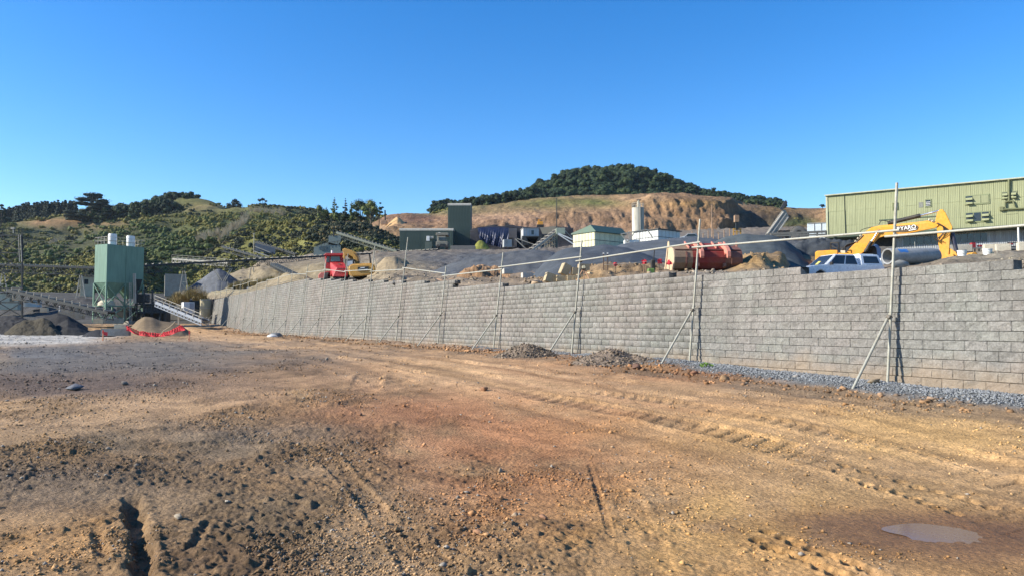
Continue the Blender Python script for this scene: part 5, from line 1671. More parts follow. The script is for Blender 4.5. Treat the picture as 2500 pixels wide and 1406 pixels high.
# tank by the end of the wall
tk, f = frame('water_tank', 'tan cylindrical tank beside the far end of the wall', 'tank', 503, 774, 119)
MB().lathe([(0, 2.95), (0.92, 2.95), (0.95, 2.9), (0.95, 0), (0, 0)], (0, 0, 0), 24).build('shell', worn('tan_tank', (0.40, 0.35, 0.22), 0.7, (0.2, 0.17, 0.1), 0.4), tk, smooth=True)
for z_ in (2.7, 1.4): MB().lathe([(0.96, z_), (0.975, z_), (0.975, z_ + .09), (0.96, z_ + .09)], (0, 0, 0), 24).build('hoop', M_PALEST, tk)
# navy sheet added in place of the bluish shade at the wall's end
q0, q1 = at(519, 788, 117.6), at(519, 727, 117.6)
sh = MB()
ns_ = 12
for k in range(ns_):
    x0, x1 = k / ns_, (k + 1) / ns_
    ba, bb = 0.12 * math.sin(k * 1.9), 0.12 * math.sin((k + 1) * 1.9)
    p = lambda u, z_, bb_: at(519, 790, 117.6) + Vector((0.25 + u * 2.6, 0.3 + u * 5.0 + bb_ * 0.5, z_)) + Vector((bb_ - 0.4, 0, 0))
    sh.add([p(x0, -.3, ba), p(x1, -.3, bb), p(x1, 4.0, bb), p(x0, 4.0, ba), p(x0, -.3, ba) + Vector((.03, 0, 0)), p(x1, -.3, bb) + Vector((.03, 0, 0)), p(x1, 4.0, bb) + Vector((.03, 0, 0)), p(x0, 4.0, ba) + Vector((.03, 0, 0))],
           [(0, 1, 2, 3), (4, 5, 6, 7)])
setp(sh.build('end_shade_sheet', worn('navy_shade', (0.03, 0.04, 0.09), 0.8), None), 'dark blue sheet standing in for the shade at the far end of the wall', 'sheet')
# concrete blocks
def cblock(label, px, py, Y, w, h, d_, rz=0.0, tilt=0.0, mat=None, group='concrete blocks', roll=0.0, name='concrete_block', seed=0):
    m_ = MB()
    m_.b2((-w / 2, -d_ / 2, 0), (w / 2, d_ / 2, h))
    o = m_.build(name, mat or M_CONC, None, 0.03 * min(1, h), seg=2)
    o.location = at(px, py, Y)
    o.rotation_euler = (roll, tilt, rz)
    return setp(o, label, 'concrete block', group)
cblock('long low concrete block beside the orange stake', 283, 819, 64, 2.2, 0.62, 0.8, 0.25)
cblock('small concrete block on top of the long low block', 297, 801, 64.3, 1.0, 0.36, 0.7, 0.15, mat=M_CREAM)
for k, (px, py, lb) in enumerate([(155, 774, 'left concrete block of the row below the sloping conveyor'), (173, 776, 'middle concrete block of the row below the sloping conveyor'), (194, 778, 'right concrete block of the row below the sloping conveyor'), (183, 762, 'upper concrete block of the row below the sloping conveyor')]):
    cblock(lb, px, py, 104, 1.1, 0.85, 1.0, 0.2)
cblock('pale concrete block on the dark flat left of the row', 108, 762, 118, 1.0, 0.75, 0.9, 0.3, mat=M_CREAM)
o = MB().b2((-0.06, -0.06, 0), (0.06, 0.06, 0.9)).build('marker_post', M_WHITE, None, 0.01)
o.location = at(145, 760, 116)
setp(o, 'short white marker post left of the silos', 'post')
# stakes
M_ORG = worn('orange_stake', (0.62, 0.26, 0.14), 0.7, (0.5, 0.4, 0.3), 0.4, 3)
for k, (px, py, h, lb) in enumerate([(251, 833, 26, 'orange stake with a red tag before the low dark heap'), (462, 833, 25, 'orange stake at the right of the red netting')]):
    p = gpt(px, py)
    H = h * mpp(p[1])
    t = thing('survey_stake', lb, 'stake', (p[0], p[1], yard_z(*p) - 0.05), 0, 'orange survey stakes')
    MB().b2((-0.035, -0.02, 0), (0.035, 0.02, H * 1.08)).build('stake', M_ORG, t, 0.004)
    MB().b2((-0.04, -0.024, H * 0.8), (0.04, 0.024, H * 1.1)).build('painted_tip', worn('red_tip', (0.60, 0.05, 0.04), 0.6), t)
    if k == 0: MB().add([(0.04, 0, H * .95), (0.28, 0.02, H * .9), (0.25, 0.05, H * .55), (0.04, 0, H * .65)], [(0, 1, 2, 3)]).build('tag', worn('red_tape', (0.60, 0.03, 0.05), 0.6), t)
# red netting round the soil mound
def net_mat():
    m, nt, b = new_mat('red_net')
    b.inputs['Base Color'].default_value = (0.62, 0.035, 0.05, 1)
    b.inputs['Roughness'].default_value = 0.6
    return m
M_NET = net_mat()
nt_, f = frame('barrier_net', 'crumpled red plastic barrier netting lying round the soil mound', 'netting', 380, 822, 63.5)
line = [(308, 804), (316, 806), (325, 811), (338, 815), (355, 818), (375, 820), (395, 819), (412, 816), (428, 811), (440, 806), (450, 803)]
high = [(308, 794), (316, 796), (325, 803), (338, 808), (355, 809), (375, 813), (395, 813), (412, 808), (428, 800), (440, 793), (450, 797)]
rn = np.random.RandomState(4)
nu, nv = 100, 12
lx = np.array([q[0] for q in line]); ly = np.array([q[1] for q in line]); hy = np.array([q[1] for q in high])
mesh_ = MB()
Pn = []
for j in range(nv + 1):
    for i in range(nu + 1):
        px = 308 + (450 - 308) * i / nu
        a, b_ = np.interp(px, lx, ly) + 1.5, np.interp(px, lx, hy)
        v = j / nv
        fold = 0.12 * math.sin(i * 0.35 + 3 * v) + 0.14 * math.sin(i * 1.7 + 5 * v) * v
        Pn.append(f(px + 2.0 * math.sin(v * 4 + i * 0.2), a + (b_ - a) * v + 0.7 * math.sin(i * 0.37) * v, fold + 0.5 * v))
w_ = 0.011
strips = []
for j in range(nv + 1):
    for i in range(nu):
        p, q = Pn[j * (nu + 1) + i], Pn[j * (nu + 1) + i + 1]
        e = Vector((0, 0, w_ * (2.2 if j in (0, nv) else 1)))
        mesh_.add([p - e, q - e, q + e, p + e], [(0, 1, 2, 3)])
for i in range(nu + 1):
    for j in range(nv):
        p, q = Pn[j * (nu + 1) + i], Pn[(j + 1) * (nu + 1) + i]
        e = Vector((w_, 0, 0))
        mesh_.add([p - e, p + e, q + e, q - e], [(0, 1, 2, 3)])
mesh_.build('mesh', M_NET, nt_)
for (i0, i1) in ((0, 6), (91, 99)):
    b2 = MB()
    for i in range(i0, i1):
        for j in range(nv):
            a = j * (nu + 1) + i
            if rn.uniform() < 0.75:
                b2.add([Pn[a] + Vector((0, .03, 0)), Pn[a + 1] + Vector((0, .03, 0)), Pn[a + nu + 2] + Vector((0, .03, 0)), Pn[a + nu + 1] + Vector((0, .03, 0))], [(0, 1, 2, 3)])
    b2.build('bunched_fold', M_NET, nt_)
for (pts_) in ([(390, 819), (400, 806), (414, 798), (428, 784)],):
    MB().path([f(*q, -0.3) for q in pts_], 0.035).build('bent_pole', worn('raw_timber', (0.45, 0.36, 0.24), 0.8), nt_)
# sack and heap at the wall foot far along
p = gpt(668, 824)
t = thing('spoil_sack', 'white sack half under a grey heap at the far wall foot', 'sack', (p[0], p[1], yard_z(*p)), 0)
MB().lathe([(0, .34), (.3, .3), (.5, .16), (.58, 0), (0, 0)], (0.1, 0.2, 0), 14).build('heap', worn('grey_fines', (0.16, 0.17, 0.17), 0.9), t, smooth=True)
MB().lathe([(0, .2), (.2, .18), (.38, .1), (.42, 0), (0, 0)], (0, -0.3, 0), 14).build('sack', M_WHITE, t, smooth=True)

# ================================================================== sheds and plant in the middle distance
M_DGREEN = worn('dark_green_cladding', (0.055, 0.085, 0.068), 0.6, (0.11, 0.13, 0.11), 0.6, 0.7, streak=True)
M_RIBTOP = worn('dusty_roof', (0.36, 0.35, 0.30), 0.8, (0.2, 0.18, 0.14), 0.5)
def clad(t, x0, x1, y, z0, z1, n, mat, name='panel', dz=0.05, rib=3, rnd=None):
    """a front of upright ribbed sheets, each its own part"""
    w = (x1 - x0) / n
    me = None
    for k in range(n):
        if me is None:
            m_ = MB()
            pts = []
            for q in range(rib):
                a, b_ = w * q / rib, w / rib
                pts += [(a + 0.01, 0), (a + b_ * 0.35, 0), (a + b_ * 0.45, -dz), (a + b_ * 0.85, -dz), (a + b_ * 0.95, 0)]
            pts += [(w - 0.015, 0.04), (0.01, 0.04)]
            m_.prism(pts, z0, z1, 'xy')
            o = m_.build(name, mat, t)
            me = o.data
        else:
            o = mesh_obj(name, me, t)
        o.location = (x0 + k * w, y + (rnd.uniform(-0.02, 0.02) if rnd else 0), 0)
rq = random.Random(4)
# tall dark green tower shed and the low shed left of it
def dark_shed(label, px0, px1, pyt, pyb, Y, dep, n):
    t, f = frame('clad_shed', label, 'shed', (px0 + px1) / 2, pyb, Y, 'dark clad sheds')
    k = mpp(Y)
    W, H = (px1 - px0) * k, (pyb - pyt) * k
    MB().b2((-W / 2, 0.06, -2), (W / 2, dep, H - 0.4)).build('wall', M_DGREEN, t)
    clad(t, -W / 2, W / 2, 0, -1.0, H - 0.75, n, M_DGREEN, rnd=rq)
    # rolled eave and roof
    r = 0.75
    pr = [(0.0 - 0.06, H - r)] + [(-0.06 + r - r * math.cos(a), H - r + r * math.sin(a)) for a in (0.4, 0.8, 1.2, 1.57)] + [(dep, H), (dep, H - 0.2), (0.1, H - r)]
    MB().prism(pr, -W / 2 - 0.1, W / 2 + 0.1, 'yz').build('roof', M_RIBTOP, t)
    return t, f, W, H
dark_shed('tall narrow dark green clad tower with a rolled roof edge', 1093, 1149, 495, 606, 214, 7, 8)
ts, fs, W, H = dark_shed('long low dark green clad shed left of the tall tower', 975, 1106, 557, 614, 209, 9, 18)
MB().box(fs(1045, 583, -0.5), (0.9, 0.4, 1.4)).build('meter_box', M_WHITE, ts, 0.03)
MB().box(fs(1053, 580, -0.4), (1.3, 0.2, 0.7)).build('sign_plate', M_PALEST, ts)
MB().box(fs(1046, 602, -0.5), (2.0, 0.3, 2.6)).build('door', worn('green_door', (0.09, 0.12, 0.10), 0.6), ts)
# old machine in front of the sheds, seen end on
om, f = frame('old_dump_truck', 'old dusty dump truck seen end on before the dark sheds', 'dump truck', 1078, 614, 200)
M_DUSTY = worn('dusty_paint', (0.20, 0.19, 0.15), 0.8, (0.3, 0.26, 0.2), 0.5, 1.2)
MB().box(f(1080, 597), (3.2, 3.0, 1.2)).build('chassis', M_DUSTY, om, 0.08)
MB().box(f(1079, 585), (2.2, 1.8, 1.6)).build('cab', M_DUSTY, om, 0.1)
MB().box(f(1079, 584, -1.0), (1.7, 0.1, 0.8)).build('windscreen', M_GLASS, om)
MB().box(f(1081, 574, 1.2), (3.4, 4.0, 0.7)).build('tray', M_DUSTY, om, 0.06)
for px in (1066, 1094):
    MB().tube(f(px, 605, -0.9), f(px + (6 if px < 1080 else -6), 605, -0.9), 0.95, n=18).build('wheel', M_BLACK, om)
MB().box(f(1080, 600, -1.6), (1.4, 0.2, 0.9)).build('grille', M_DKSTEEL, om, 0.03)
MB().bar(f(1067, 592, -1.2), f(1067, 575, -1.2), 0.1).build('exhaust', M_PALEST, om)
MB().box(f(1073, 570, 0.2), (0.5, 0.4, 0.4)).build('beacon', M_WHITE, om, 0.05)
# chain mesh crib and wall in front of the tower
shedbox('crib_wall', 'low grey mesh crib wall at the foot of the dark tower', 'wall', 1100, 1160, 600, 616, 196, 3, worn('crib_stone', (0.16, 0.15, 0.14), 0.9, (0.3, 0.27, 0.2), 0.5, 2))
# cutting coloured near black for the dark of a cave, with blue tarpaulin
def c_cut(X, Y, Z, px, py, t):
    return np.array((0.03, 0.03, 0.034)) * (1 + 0.4 * fbm(X * 0.4, Z * 0.4, 3, 3))[..., None]
cut, g_ = loft('rock_cutting', [(1148, 565), (1160, 557), (1200, 554), (1250, 553), (1290, 556), (1330, 557), (1400, 560)], 216, [(1148, 612), (1400, 606)], 208, M_EARTH, c_cut, 60, 30, 0.6, 0.8, 0.2, 1.0, 77, prof=[(0, 0), (0.3, 0.15), (0.55, 0.9), (1, 1)])
setp(cut, kind='structure')
tp, f = frame('tarpaulin', 'creased navy tarpaulin hung over the dark cutting', 'tarpaulin', 1220, 608, 205)
tn = MB()
nu_, nv_ = 40, 16
TPn = []
for j in range(nv_ + 1):
    for i in range(nu_ + 1):
        u, v = i / nu_, j / nv_
        px = 1166 + 76 * u + 6 * v * (1 - u)
        top_, bot_ = 557 - 2 * math.sin(u * 3), 592 + 18 * u - 10 * max(0, 0.25 - u)
        wv = (0.45 * math.sin(i * 0.55 + 1.9 * math.sin(j * 0.33 + i * 0.11)) + 0.3 * math.sin(i * 1.9 + j * 0.8)) * v ** 1.5
        TPn.append(f(px, top_ + (bot_ - top_) * v, -1.4 * v + wv))
for j in range(nv_):
    for i in range(nu_):
        a = j * (nu_ + 1) + i
        tn.add([TPn[a], TPn[a + 1], TPn[a + nu_ + 2], TPn[a + nu_ + 1]], [(0, 1, 2, 3)])
tn.build('sheet', worn('navy_tarpaulin', (0.018, 0.026, 0.065), 0.4, (0.06, 0.07, 0.11), 0.3, 1), tp)
for k in range(5):
    MB().bar(f(1172 + k * 16, 558, -0.1), f(1172 + k * 16, 552, 0.4), 0.12).build('anchor_batten', M_DKSTEEL, tp)
gb = pile('yellow green grass bank beside the navy tarpaulin', [(1152, 616), (1160, 600), (1166, 590), (1174, 586), (1184, 592), (1194, 604), (1204, 616)], 202, 616, 198, (0.20, 0.20, 0.05), 'grass_bank', seed=31, group=None, nx=30, ny=24, amp=0.5, nsc=0.5, v=0.4, drop=1.0)
# bunker, cabins and crusher
shedbox('crusher_bunker', 'dark concrete crusher bunker right of the tarpaulin', 'bunker', 1226, 1262, 558, 600, 207, 5, worn('dark_concrete', (0.10, 0.10, 0.11), 0.9), None, parts=[('opening', .1, .7, .02, .45, M_BLACK)])
shedbox('white_cabin', 'pale ribbed cabin with a dark window above the crusher', 'cabin', 1277, 1316, 558, 577, 203, 4, worn('pale_cabin', (0.45, 0.46, 0.46), 0.6), M_ROOFG, 0.15, parts=[('window', .52, .68, .2, .75, M_GLASS), ('seam', .2, .215, 0, 1, M_ROOFG), ('seam', .4, .415, 0, 1, M_ROOFG), ('seam', .8, .815, 0, 1, M_ROOFG)])
shedbox('pump_box', 'small pale box beside the crusher bunker', 'box', 1230, 1250, 585, 598, 198, 2, worn('pale_box', (0.36, 0.38, 0.38), 0.6), None, 0.2, parts=[('door', .1, .45, .05, .9, M_ROOFG)])
cr, f = frame('jaw_crusher', 'dark crusher structure with sloping strut below the pale cabin', 'crusher', 1295, 604, 201)
MB().box(f(1296, 590, 2), (5.0, 4.0, 2.6)).build('body', M_DKSTEEL, cr, 0.1)
MB().add([f(1285, 580), f(1315, 580), f(1305, 600), f(1292, 600), f(1285, 580, 3), f(1315, 580, 3), f(1305, 600, 3), f(1292, 600, 3)], [(0, 1, 2, 3), (7, 6, 5, 4), (0, 4, 5, 1), (1, 5, 6, 2), (3, 2, 6, 7), (0, 3, 7, 4)]).build('jaw_hopper', M_DKSTEEL, cr)
MB().bar(f(1258, 584, -1), f(1286, 610, -1), 0.25).build('strut', M_PALEST, cr)
MB().bar(f(1262, 583, -1), f(1305, 598, -1), 0.2).build('strut', M_PALEST, cr)
hp, f = frame('feed_hopper', 'tan stone feed hopper on a dark stand beneath the mast', 'hopper', 1340, 600, 190)
MB().add([f(1318, 556), f(1358, 553), f(1350, 572), f(1324, 572), f(1318, 556, 4), f(1358, 553, 4), f(1350, 572, 4), f(1324, 572, 4)], [(0, 1, 2, 3), (7, 6, 5, 4), (0, 4, 5, 1), (1, 5, 6, 2), (3, 2, 6, 7), (0, 3, 7, 4)]).build('bin', worn('stone_bin', (0.30, 0.26, 0.19), 0.85, bmp=0.03), hp)
for px in (1322, 1334, 1352): MB().bar(f(px, 572), f(px, 606), 0.3).build('leg', M_DKSTEEL, hp)
MB().box(f(1336, 580, 1.5), (3.2, 3, 1.0)).build('stand', M_DKSTEEL, hp, 0.05)
# cream conveyor with trestle in front of the cream shed
conveyor('pale conveyor climbing right to the green drive head', (1294, 612, 146), (1360, 562, 152), 1.1, 0.9, M_PALEST, legs=[(0.55, 'P', 606)])
dh, f = frame('drive_tower', 'green drive head on a pale timber trestle left of the cream shed', 'drive head', 1362, 604, 150)
MB().box(f(1368, 566, 1), (1.9, 1.8, 1.3)).build('housing', worn('pale_green_steel', (0.30, 0.34, 0.26), 0.6), dh, 0.06)
MB().bar(f(1359, 572), f(1359, 606), 0.35).build('post', worn('green_steel', (0.075, 0.095, 0.075), 0.6), dh)
MB().bar(f(1362, 570, -0.5), f(1398, 586, -0.5), 0.22).bar(f(1362, 572, -0.5), f(1402, 598, -0.5), 0.22).build('strut', M_WHITE, dh)
MB().bar(f(1380, 564, 1.5), f(1398, 583, 1.5), 0.16).build('strut', M_PALEST, dh)
tl = MB()
for k in range(5): tl.bar(f(1330 + k * 6, 604, 0.6), f(1330 + k * 6, 595 - k * 4.4, 0.6), 0.18)
for k in range(2): tl.bar(f(1328, 602 - k * 6, 0.6), f(1357, 596 - k * 10, 0.6), 0.14)
tl.build('trestle', worn('cream_timber', (0.52, 0.44, 0.30), 0.8), dh)
gl = MB()
for k in range(4): gl.bar(f(1366 + k * 9, 602, -0.5), f(1366 + k * 9, 588, -0.5), 0.07)
gl.bar(f(1366, 588, -0.5), f(1393, 588, -0.5), 0.07).bar(f(1366, 595, -0.5), f(1393, 595, -0.5), 0.06)
gl.build('railing', M_DKSTEEL, dh)
# cream panel shed with a green lean roof, turned so that its left end takes the sun
def panel_shed(label, px0, pxc, px1, pyt, pyb, Y, mat, matf, roofm, nA, nB, frm, ang, roof_h=0.0):
    b0 = at(pxc, pyb, Y)
    t = thing('panel_shed', label, 'shed', b0, ang, 'panel sheds by the stockpiles')
    k = mpp(Y)
    H = (pyb - pyt) * k
    ca, sa = math.cos(ang), math.sin(ang)
    vx, vy = (pxc - PX0) / F, 1.0                                    # view ray
    LB = (px1 - pxc) * k / abs(ca - vx * sa)                         # length of the right face (+x local)
    LA = (pxc - px0) * k / abs(sa + vx * ca)                         # length of the left face (+y local)
    LA = min(LA, 14.0)
    MB().b2((0.05, 0.05, -1), (LB, LA, H - 0.02)).build('core', frm, t)
    wb = LB / nB
    for q in range(nB):
        MB().b2((q * wb + .04, -0.02, 0.05), ((q + 1) * wb - .04, 0.03, H * 0.48)).build('panel', matf, t)
        MB().b2((q * wb + .04, -0.02, H * 0.52), ((q + 1) * wb - .04, 0.03, H - 0.05)).build('panel', matf, t)
    wa = LA / nA
    for q in range(nA):
        MB().b2((-0.02, q * wa + .04, 0.05), (0.03, (q + 1) * wa - .04, H * 0.48)).build('panel', mat, t)
        MB().b2((-0.02, q * wa + .04, H * 0.52), (0.03, (q + 1) * wa - .04, H - 0.05)).build('panel', mat, t)
    if roof_h:
        MB().prism([(-0.5, H), (LA * 0.15, H + roof_h * 1.15), (LA + 0.3, H + roof_h * 0.2), (LA + 0.3, H)], -0.2, LB + 0.2, 'yz').build('roof', roofm, t)
    else:
        MB().b2((-0.3, -0.3, H + 0.005), (LB + 0.3, LA + 0.3, H + 0.15)).build('roof', roofm, t)
    return t
M_CRPAN = worn('cream_panel', (0.60, 0.57, 0.38), 0.6, (0.40, 0.36, 0.24), 0.4, 0.8)
M_FRM = worn('shed_frame', (0.10, 0.11, 0.10), 0.7)
panel_shed('cream panel shed with a dark green lean roof', 1397, 1452, 1528, 566, 606, 128, M_CRPAN, M_CRPAN, worn('green_roof', (0.10, 0.16, 0.12), 0.6), 7, 6, M_FRM, math.radians(38), 1.1)
M_WHPAN = worn('white_panel', (0.55, 0.56, 0.53), 0.5, (0.45, 0.42, 0.36), 0.4, 0.8)
panel_shed('white panel shed with a flat dark roof edge', 1545, 1607, 1662, 560, 596, 136, M_WHPAN, M_WHPAN, worn('dark_roof', (0.09, 0.085, 0.08), 0.8), 8, 6, M_FRM, math.radians(38))
gt, f = frame('pipe_gantry', 'pale steel pipe gantry before the white shed', 'gantry', 1550, 598, 126)
MB().bar(f(1516, 572), f(1580, 561), 0.18).build('beam', M_PALEST, gt)
MB().bar(f(1516, 572), f(1532, 592), 0.16).build('strut', M_PALEST, gt)
MB().bar(f(1532, 592), f(1548, 570), 0.16).build('strut', M_PALEST, gt)
MB().bar(f(1580, 561), f(1594, 582), 0.16).build('strut', M_PALEST, gt)
MB().bar(f(1535, 566), f(1536, 582), 0.14).build('post', M_PALEST, gt)
MB().bar(f(1562, 565), f(1562, 600), 0.14).build('post', M_PALEST, gt)
MB().box(f(1542, 592, 1), (2.6, 1.5, 0.7)).build('step_block', M_WHITE, gt, 0.03)
# pale concrete silo tower
cs, f = frame('concrete_silo', 'pale stained concrete silo tower with a railed top', 'silo', 1558, 585, 166)
k = mpp(166)
R0 = 14.6 * k
z1 = f(1558, 510).z
MB().lathe([(R0, -2), (R0, z1), (R0 * 1.03, z1), (R0 * 1.03, z1 + 0.15), (0, z1 + 0.15)], (0, 0, 0), 32).build('shell', worn('stained_concrete', (0.52, 0.49, 0.40), 0.9, (0.16, 0.15, 0.12), 0.85, 0.55, streak=True, bmp=0.02), cs, smooth=True)
MB().tube((0.25, -R0 - 0.08, -1), (0.25, -R0 - 0.08, z1 + 0.8), 0.09, n=8).build('fill_pipe', M_PALEST, cs)
rl = MB()
for q in range(14):
    a = 2 * math.pi * q / 14
    rl.bar((R0 * math.cos(a), R0 * math.sin(a), z1 + .15), (R0 * math.cos(a), R0 * math.sin(a), z1 + 1.2), 0.05)
    a2 = 2 * math.pi * (q + 1) / 14
    for z_ in (0.7, 1.2): rl.bar((R0 * math.cos(a), R0 * math.sin(a), z1 + z_), (R0 * math.cos(a2), R0 * math.sin(a2), z1 + z_), 0.05)
rl.build('handrail', M_PALEST, cs)
MB().lathe([(.32, 0), (.32, 1.2), (.22, 1.4), (.22, 1.8), (0, 1.8)], (0.1, 0, z1 + .15), 14).build('filter', M_CREAM, cs, smooth=True)
MB().bar((-0.3, 0, z1 + 1.9), (0.7, 0, z1 + 2.0), 0.35).build('cap', M_RUST, cs)
# masts
for (px, pyt, pyb, Y, lb, mm) in ((1359, 485, 556, 196, 'dark mast with a short crossbar above the feed hopper', M_DKSTEEL), (1738, 500, 584, 170, 'thin tan pole right of the white shed', M_RUST), (620, 571, 612, 198, 'thin pale lamp pole on the blue screen house', M_PALEST)):
    t, f = frame('mast', lb, 'mast', px, pyb, Y)
    MB().tube(f(px, pyb + 6), f(px, pyt), 0.13, 0.09, n=8).build('pole', mm, t)
    MB().bar(f(px - 3, pyt, 0), f(px + 3, pyt - 1, 0), 0.12).build('crossbar', mm, t)
# blue screening house on the conveyors
sc, f = frame('screen_house', 'dark blue sloping screen deck beside the conveyors', 'screen', 648, 628, 196)
MB().add([f(623, 594), f(672, 606), f(672, 622), f(623, 612), f(623, 594, 4), f(672, 606, 4), f(672, 622, 4), f(623, 612, 4)], [(0, 1, 2, 3), (7, 6, 5, 4), (0, 4, 5, 1), (1, 5, 6, 2), (3, 2, 6, 7), (0, 3, 7, 4)]).build('deck', worn('blue_deck', (0.05, 0.075, 0.11), 0.5), sc)
MB().bar(f(622, 602, -0.3), f(660, 617, -0.3), 0.2).build('rail', M_PALEST, sc)
MB().bar(f(621, 614, -0.3), f(658, 627, -0.3), 0.3).build('rail', M_PALEST, sc)
for px in (628, 645, 665): MB().bar(f(px, 616), f(px, 640), 0.2).build('leg', M_DKSTEEL, sc)
# green hopper house
gh, f = frame('hopper_house', 'grey green hopper house at the head of the green conveyor', 'hopper', 800, 622, 186)
MG = worn('hopper_green', (0.14, 0.18, 0.17), 0.6, (0.2, 0.2, 0.18), 0.4, 0.8)
MB().add([f(766, 604), f(800, 592), f(832, 600), f(832, 624), f(766, 624), f(766, 604, 6), f(800, 592, 6), f(832, 600, 6), f(832, 624, 6), f(766, 624, 6)], [(0, 1, 2, 3, 4), (9, 8, 7, 6, 5), (0, 5, 6, 1), (1, 6, 7, 2), (2, 7, 8, 3), (0, 4, 9, 5)]).build('house', MG, gh)
MB().add([f(802, 576), f(832, 576), f(832, 590), f(824, 600), f(802, 598), f(802, 576, 4), f(832, 576, 4), f(832, 590, 4), f(824, 600, 4), f(802, 598, 4)], [(0, 1, 2, 3, 4), (9, 8, 7, 6, 5), (0, 5, 6, 1), (1, 6, 7, 2), (2, 7, 8, 3), (3, 8, 9, 4), (0, 4, 9, 5)]).build('hopper', MG, gh)
MB().bar(f(814, 577), f(814, 562), 0.3).build('vent', M_DKSTEEL, gh)
rl = MB()
for q in range(9): rl.bar(f(768 + q * 8, 604 - (q * 1.2), -0.2), f(768 + q * 8, 598 - q * 1.2, -0.2), 0.06)
rl.bar(f(768, 598, -0.2), f(832, 588, -0.2), 0.06)
rl.build('railing', M_DKSTEEL, gh)
MB().box(f(790, 607, -0.1), (1.6, 0.1, 1.0)).build('window', M_GLASS, gh)
pr_, f = frame('drill_rig', 'small drill mast standing on the red ridge', 'drill rig', 941, 548, 372)
MB().bar(f(941, 548), f(940, 514), 0.6).build('mast', M_DKSTEEL, pr_)
MB().box(f(938, 544), (3, 2, 2)).build('body', M_RUST, pr_, 0.1)
ex, f = frame('far_excavator', 'tiny yellow excavator on the distant quarry bench', 'excavator', 1318, 553, 300)
MB().box(f(1319, 547), (2.2, 2, 1.6)).build('body', worn('excavator_yellow', (0.68, 0.30, 0.025), 0.45, (0.3, 0.22, 0.12), 0.35, 1.0), ex, 0.1)
MB().bar(f(1318, 545), f(1314, 538), 0.5).build('boom', MATS['excavator_yellow'], ex)
MB().bar(f(1314, 538), f(1321, 536), 0.35).build('arm', MATS['excavator_yellow'], ex)
MB().box(f(1319, 552), (2.8, 2.4, 0.8)).build('track', M_BLACK, ex, 0.1)
# fence posts in front of the quarry
for q in range(9):
    px = 1690 + q * 13
    o = MB().tube((0, 0, -0.5), (0.1 * math.sin(q), 0, 1.6 + 0.5 * math.sin(q * 2.1)), 0.10, n=6).build('fence_post', M_RUST, None)
    o.location = at(px, 584 - 0.02 * (px - 1690), 150)
    setp(o, '%s of nine rough posts in the row behind the bucket' % ['first', 'second', 'third', 'fourth', 'fifth', 'sixth', 'seventh', 'eighth', 'ninth'][q], 'post', 'rough posts at the quarry edge')

# ================================================================== big green building at right
M_LGREEN = worn('pale_green_cladding', (0.285, 0.30, 0.165), 0.6, (0.225, 0.23, 0.13), 0.6, 0.45, streak=True)
M_GREYCOR = worn('grey_corrugated', (0.30, 0.32, 0.34), 0.5, (0.2, 0.19, 0.17), 0.4, 0.8, 0.2, streak=True)
A0 = at(2021, 578, 75.0); A1 = at(2500, 548, 65.8)
bd = Vector((A1.x - A0.x, A1.y - A0.y, 0)).normalized()
b_ang = math.atan2(bd.y, bd.x)
BZ0, BZ1 = A0.z, at(2021, 480, 75.0).z
bld = thing('green_building', 'large pale green sheet-clad building above a grey lean-to at right', 'building', (A0.x, A0.y, 6.2), b_ang)
LB, HB0, HB1, HR = 25.0, BZ0 - 6.2, BZ1 - 6.2, 1.15
def on_wall(px, py, off=0.0):
    """local (x, z) of the building's green front under a pixel"""
    u, v = (px - PX0) / F, (PY0 - py) / F
    d = Vector((u, CP - v * SP, SP + v * CP))
    nrm = Vector((-bd.y, bd.x, 0))
    k = (Vector((A0.x, A0.y, 0)) + nrm * off).dot(nrm) / d.dot(nrm)
    q = Vector((0, 0, CAMZ)) + d * k
    return (q - Vector((A0.x, A0.y, 0))).dot(bd), q.z - 6.2
MB().b2((0.02, 0.08, HB0), (LB, 9, HB1 - 0.05)).build('core', worn('building_core', (0.2, 0.2, 0.16), 0.8), bld)
nP = 28
wP = LB / nP
hs_ = [HB0, HB0 + 1.05, HB0 + 2.55, HB1]
pm = {}
rg = random.Random(12)
for j in range(3):
    for i in range(nP):
        if j not in pm:
            pts = []
            nb_ = 6
            for q in range(nb_):
                a, b_ = wP * q / nb_, wP / nb_
                pts += [(a + 0.006, 0), (a + b_ * 0.45, 0), (a + b_ * 0.58, -0.008), (a + b_ * 0.87, -0.008)]
            pts += [(wP - 0.006, 0.03), (0.006, 0.03)]
            o = MB().prism(pts, hs_[j] - (0.05 if j else 0), hs_[j + 1] - 0.004, 'xy').build('panel', M_LGREEN, bld)
            pm[j] = o.data
        else:
            o = mesh_obj('panel', pm[j], bld)
        o.location = (i * wP, -0.012 * j + rg.uniform(-0.012, 0.008), 0)
MB().b2((-0.12, -0.10, HB0), (0.06, 0.10, HB1 + 0.06)).build('corner_flashing', worn('pale_flashing', (0.42, 0.44, 0.30), 0.6), bld)
MB().prism([(-0.25, HB1 + 0.01), (-0.25, HB1 + 0.13), (9, HB1 + 0.9), (9, HB1 + 0.78)], -0.2, LB + 0.2, 'yz').build('roof', worn('pale_flashing', (0.42, 0.44, 0.30), 0.6), bld)
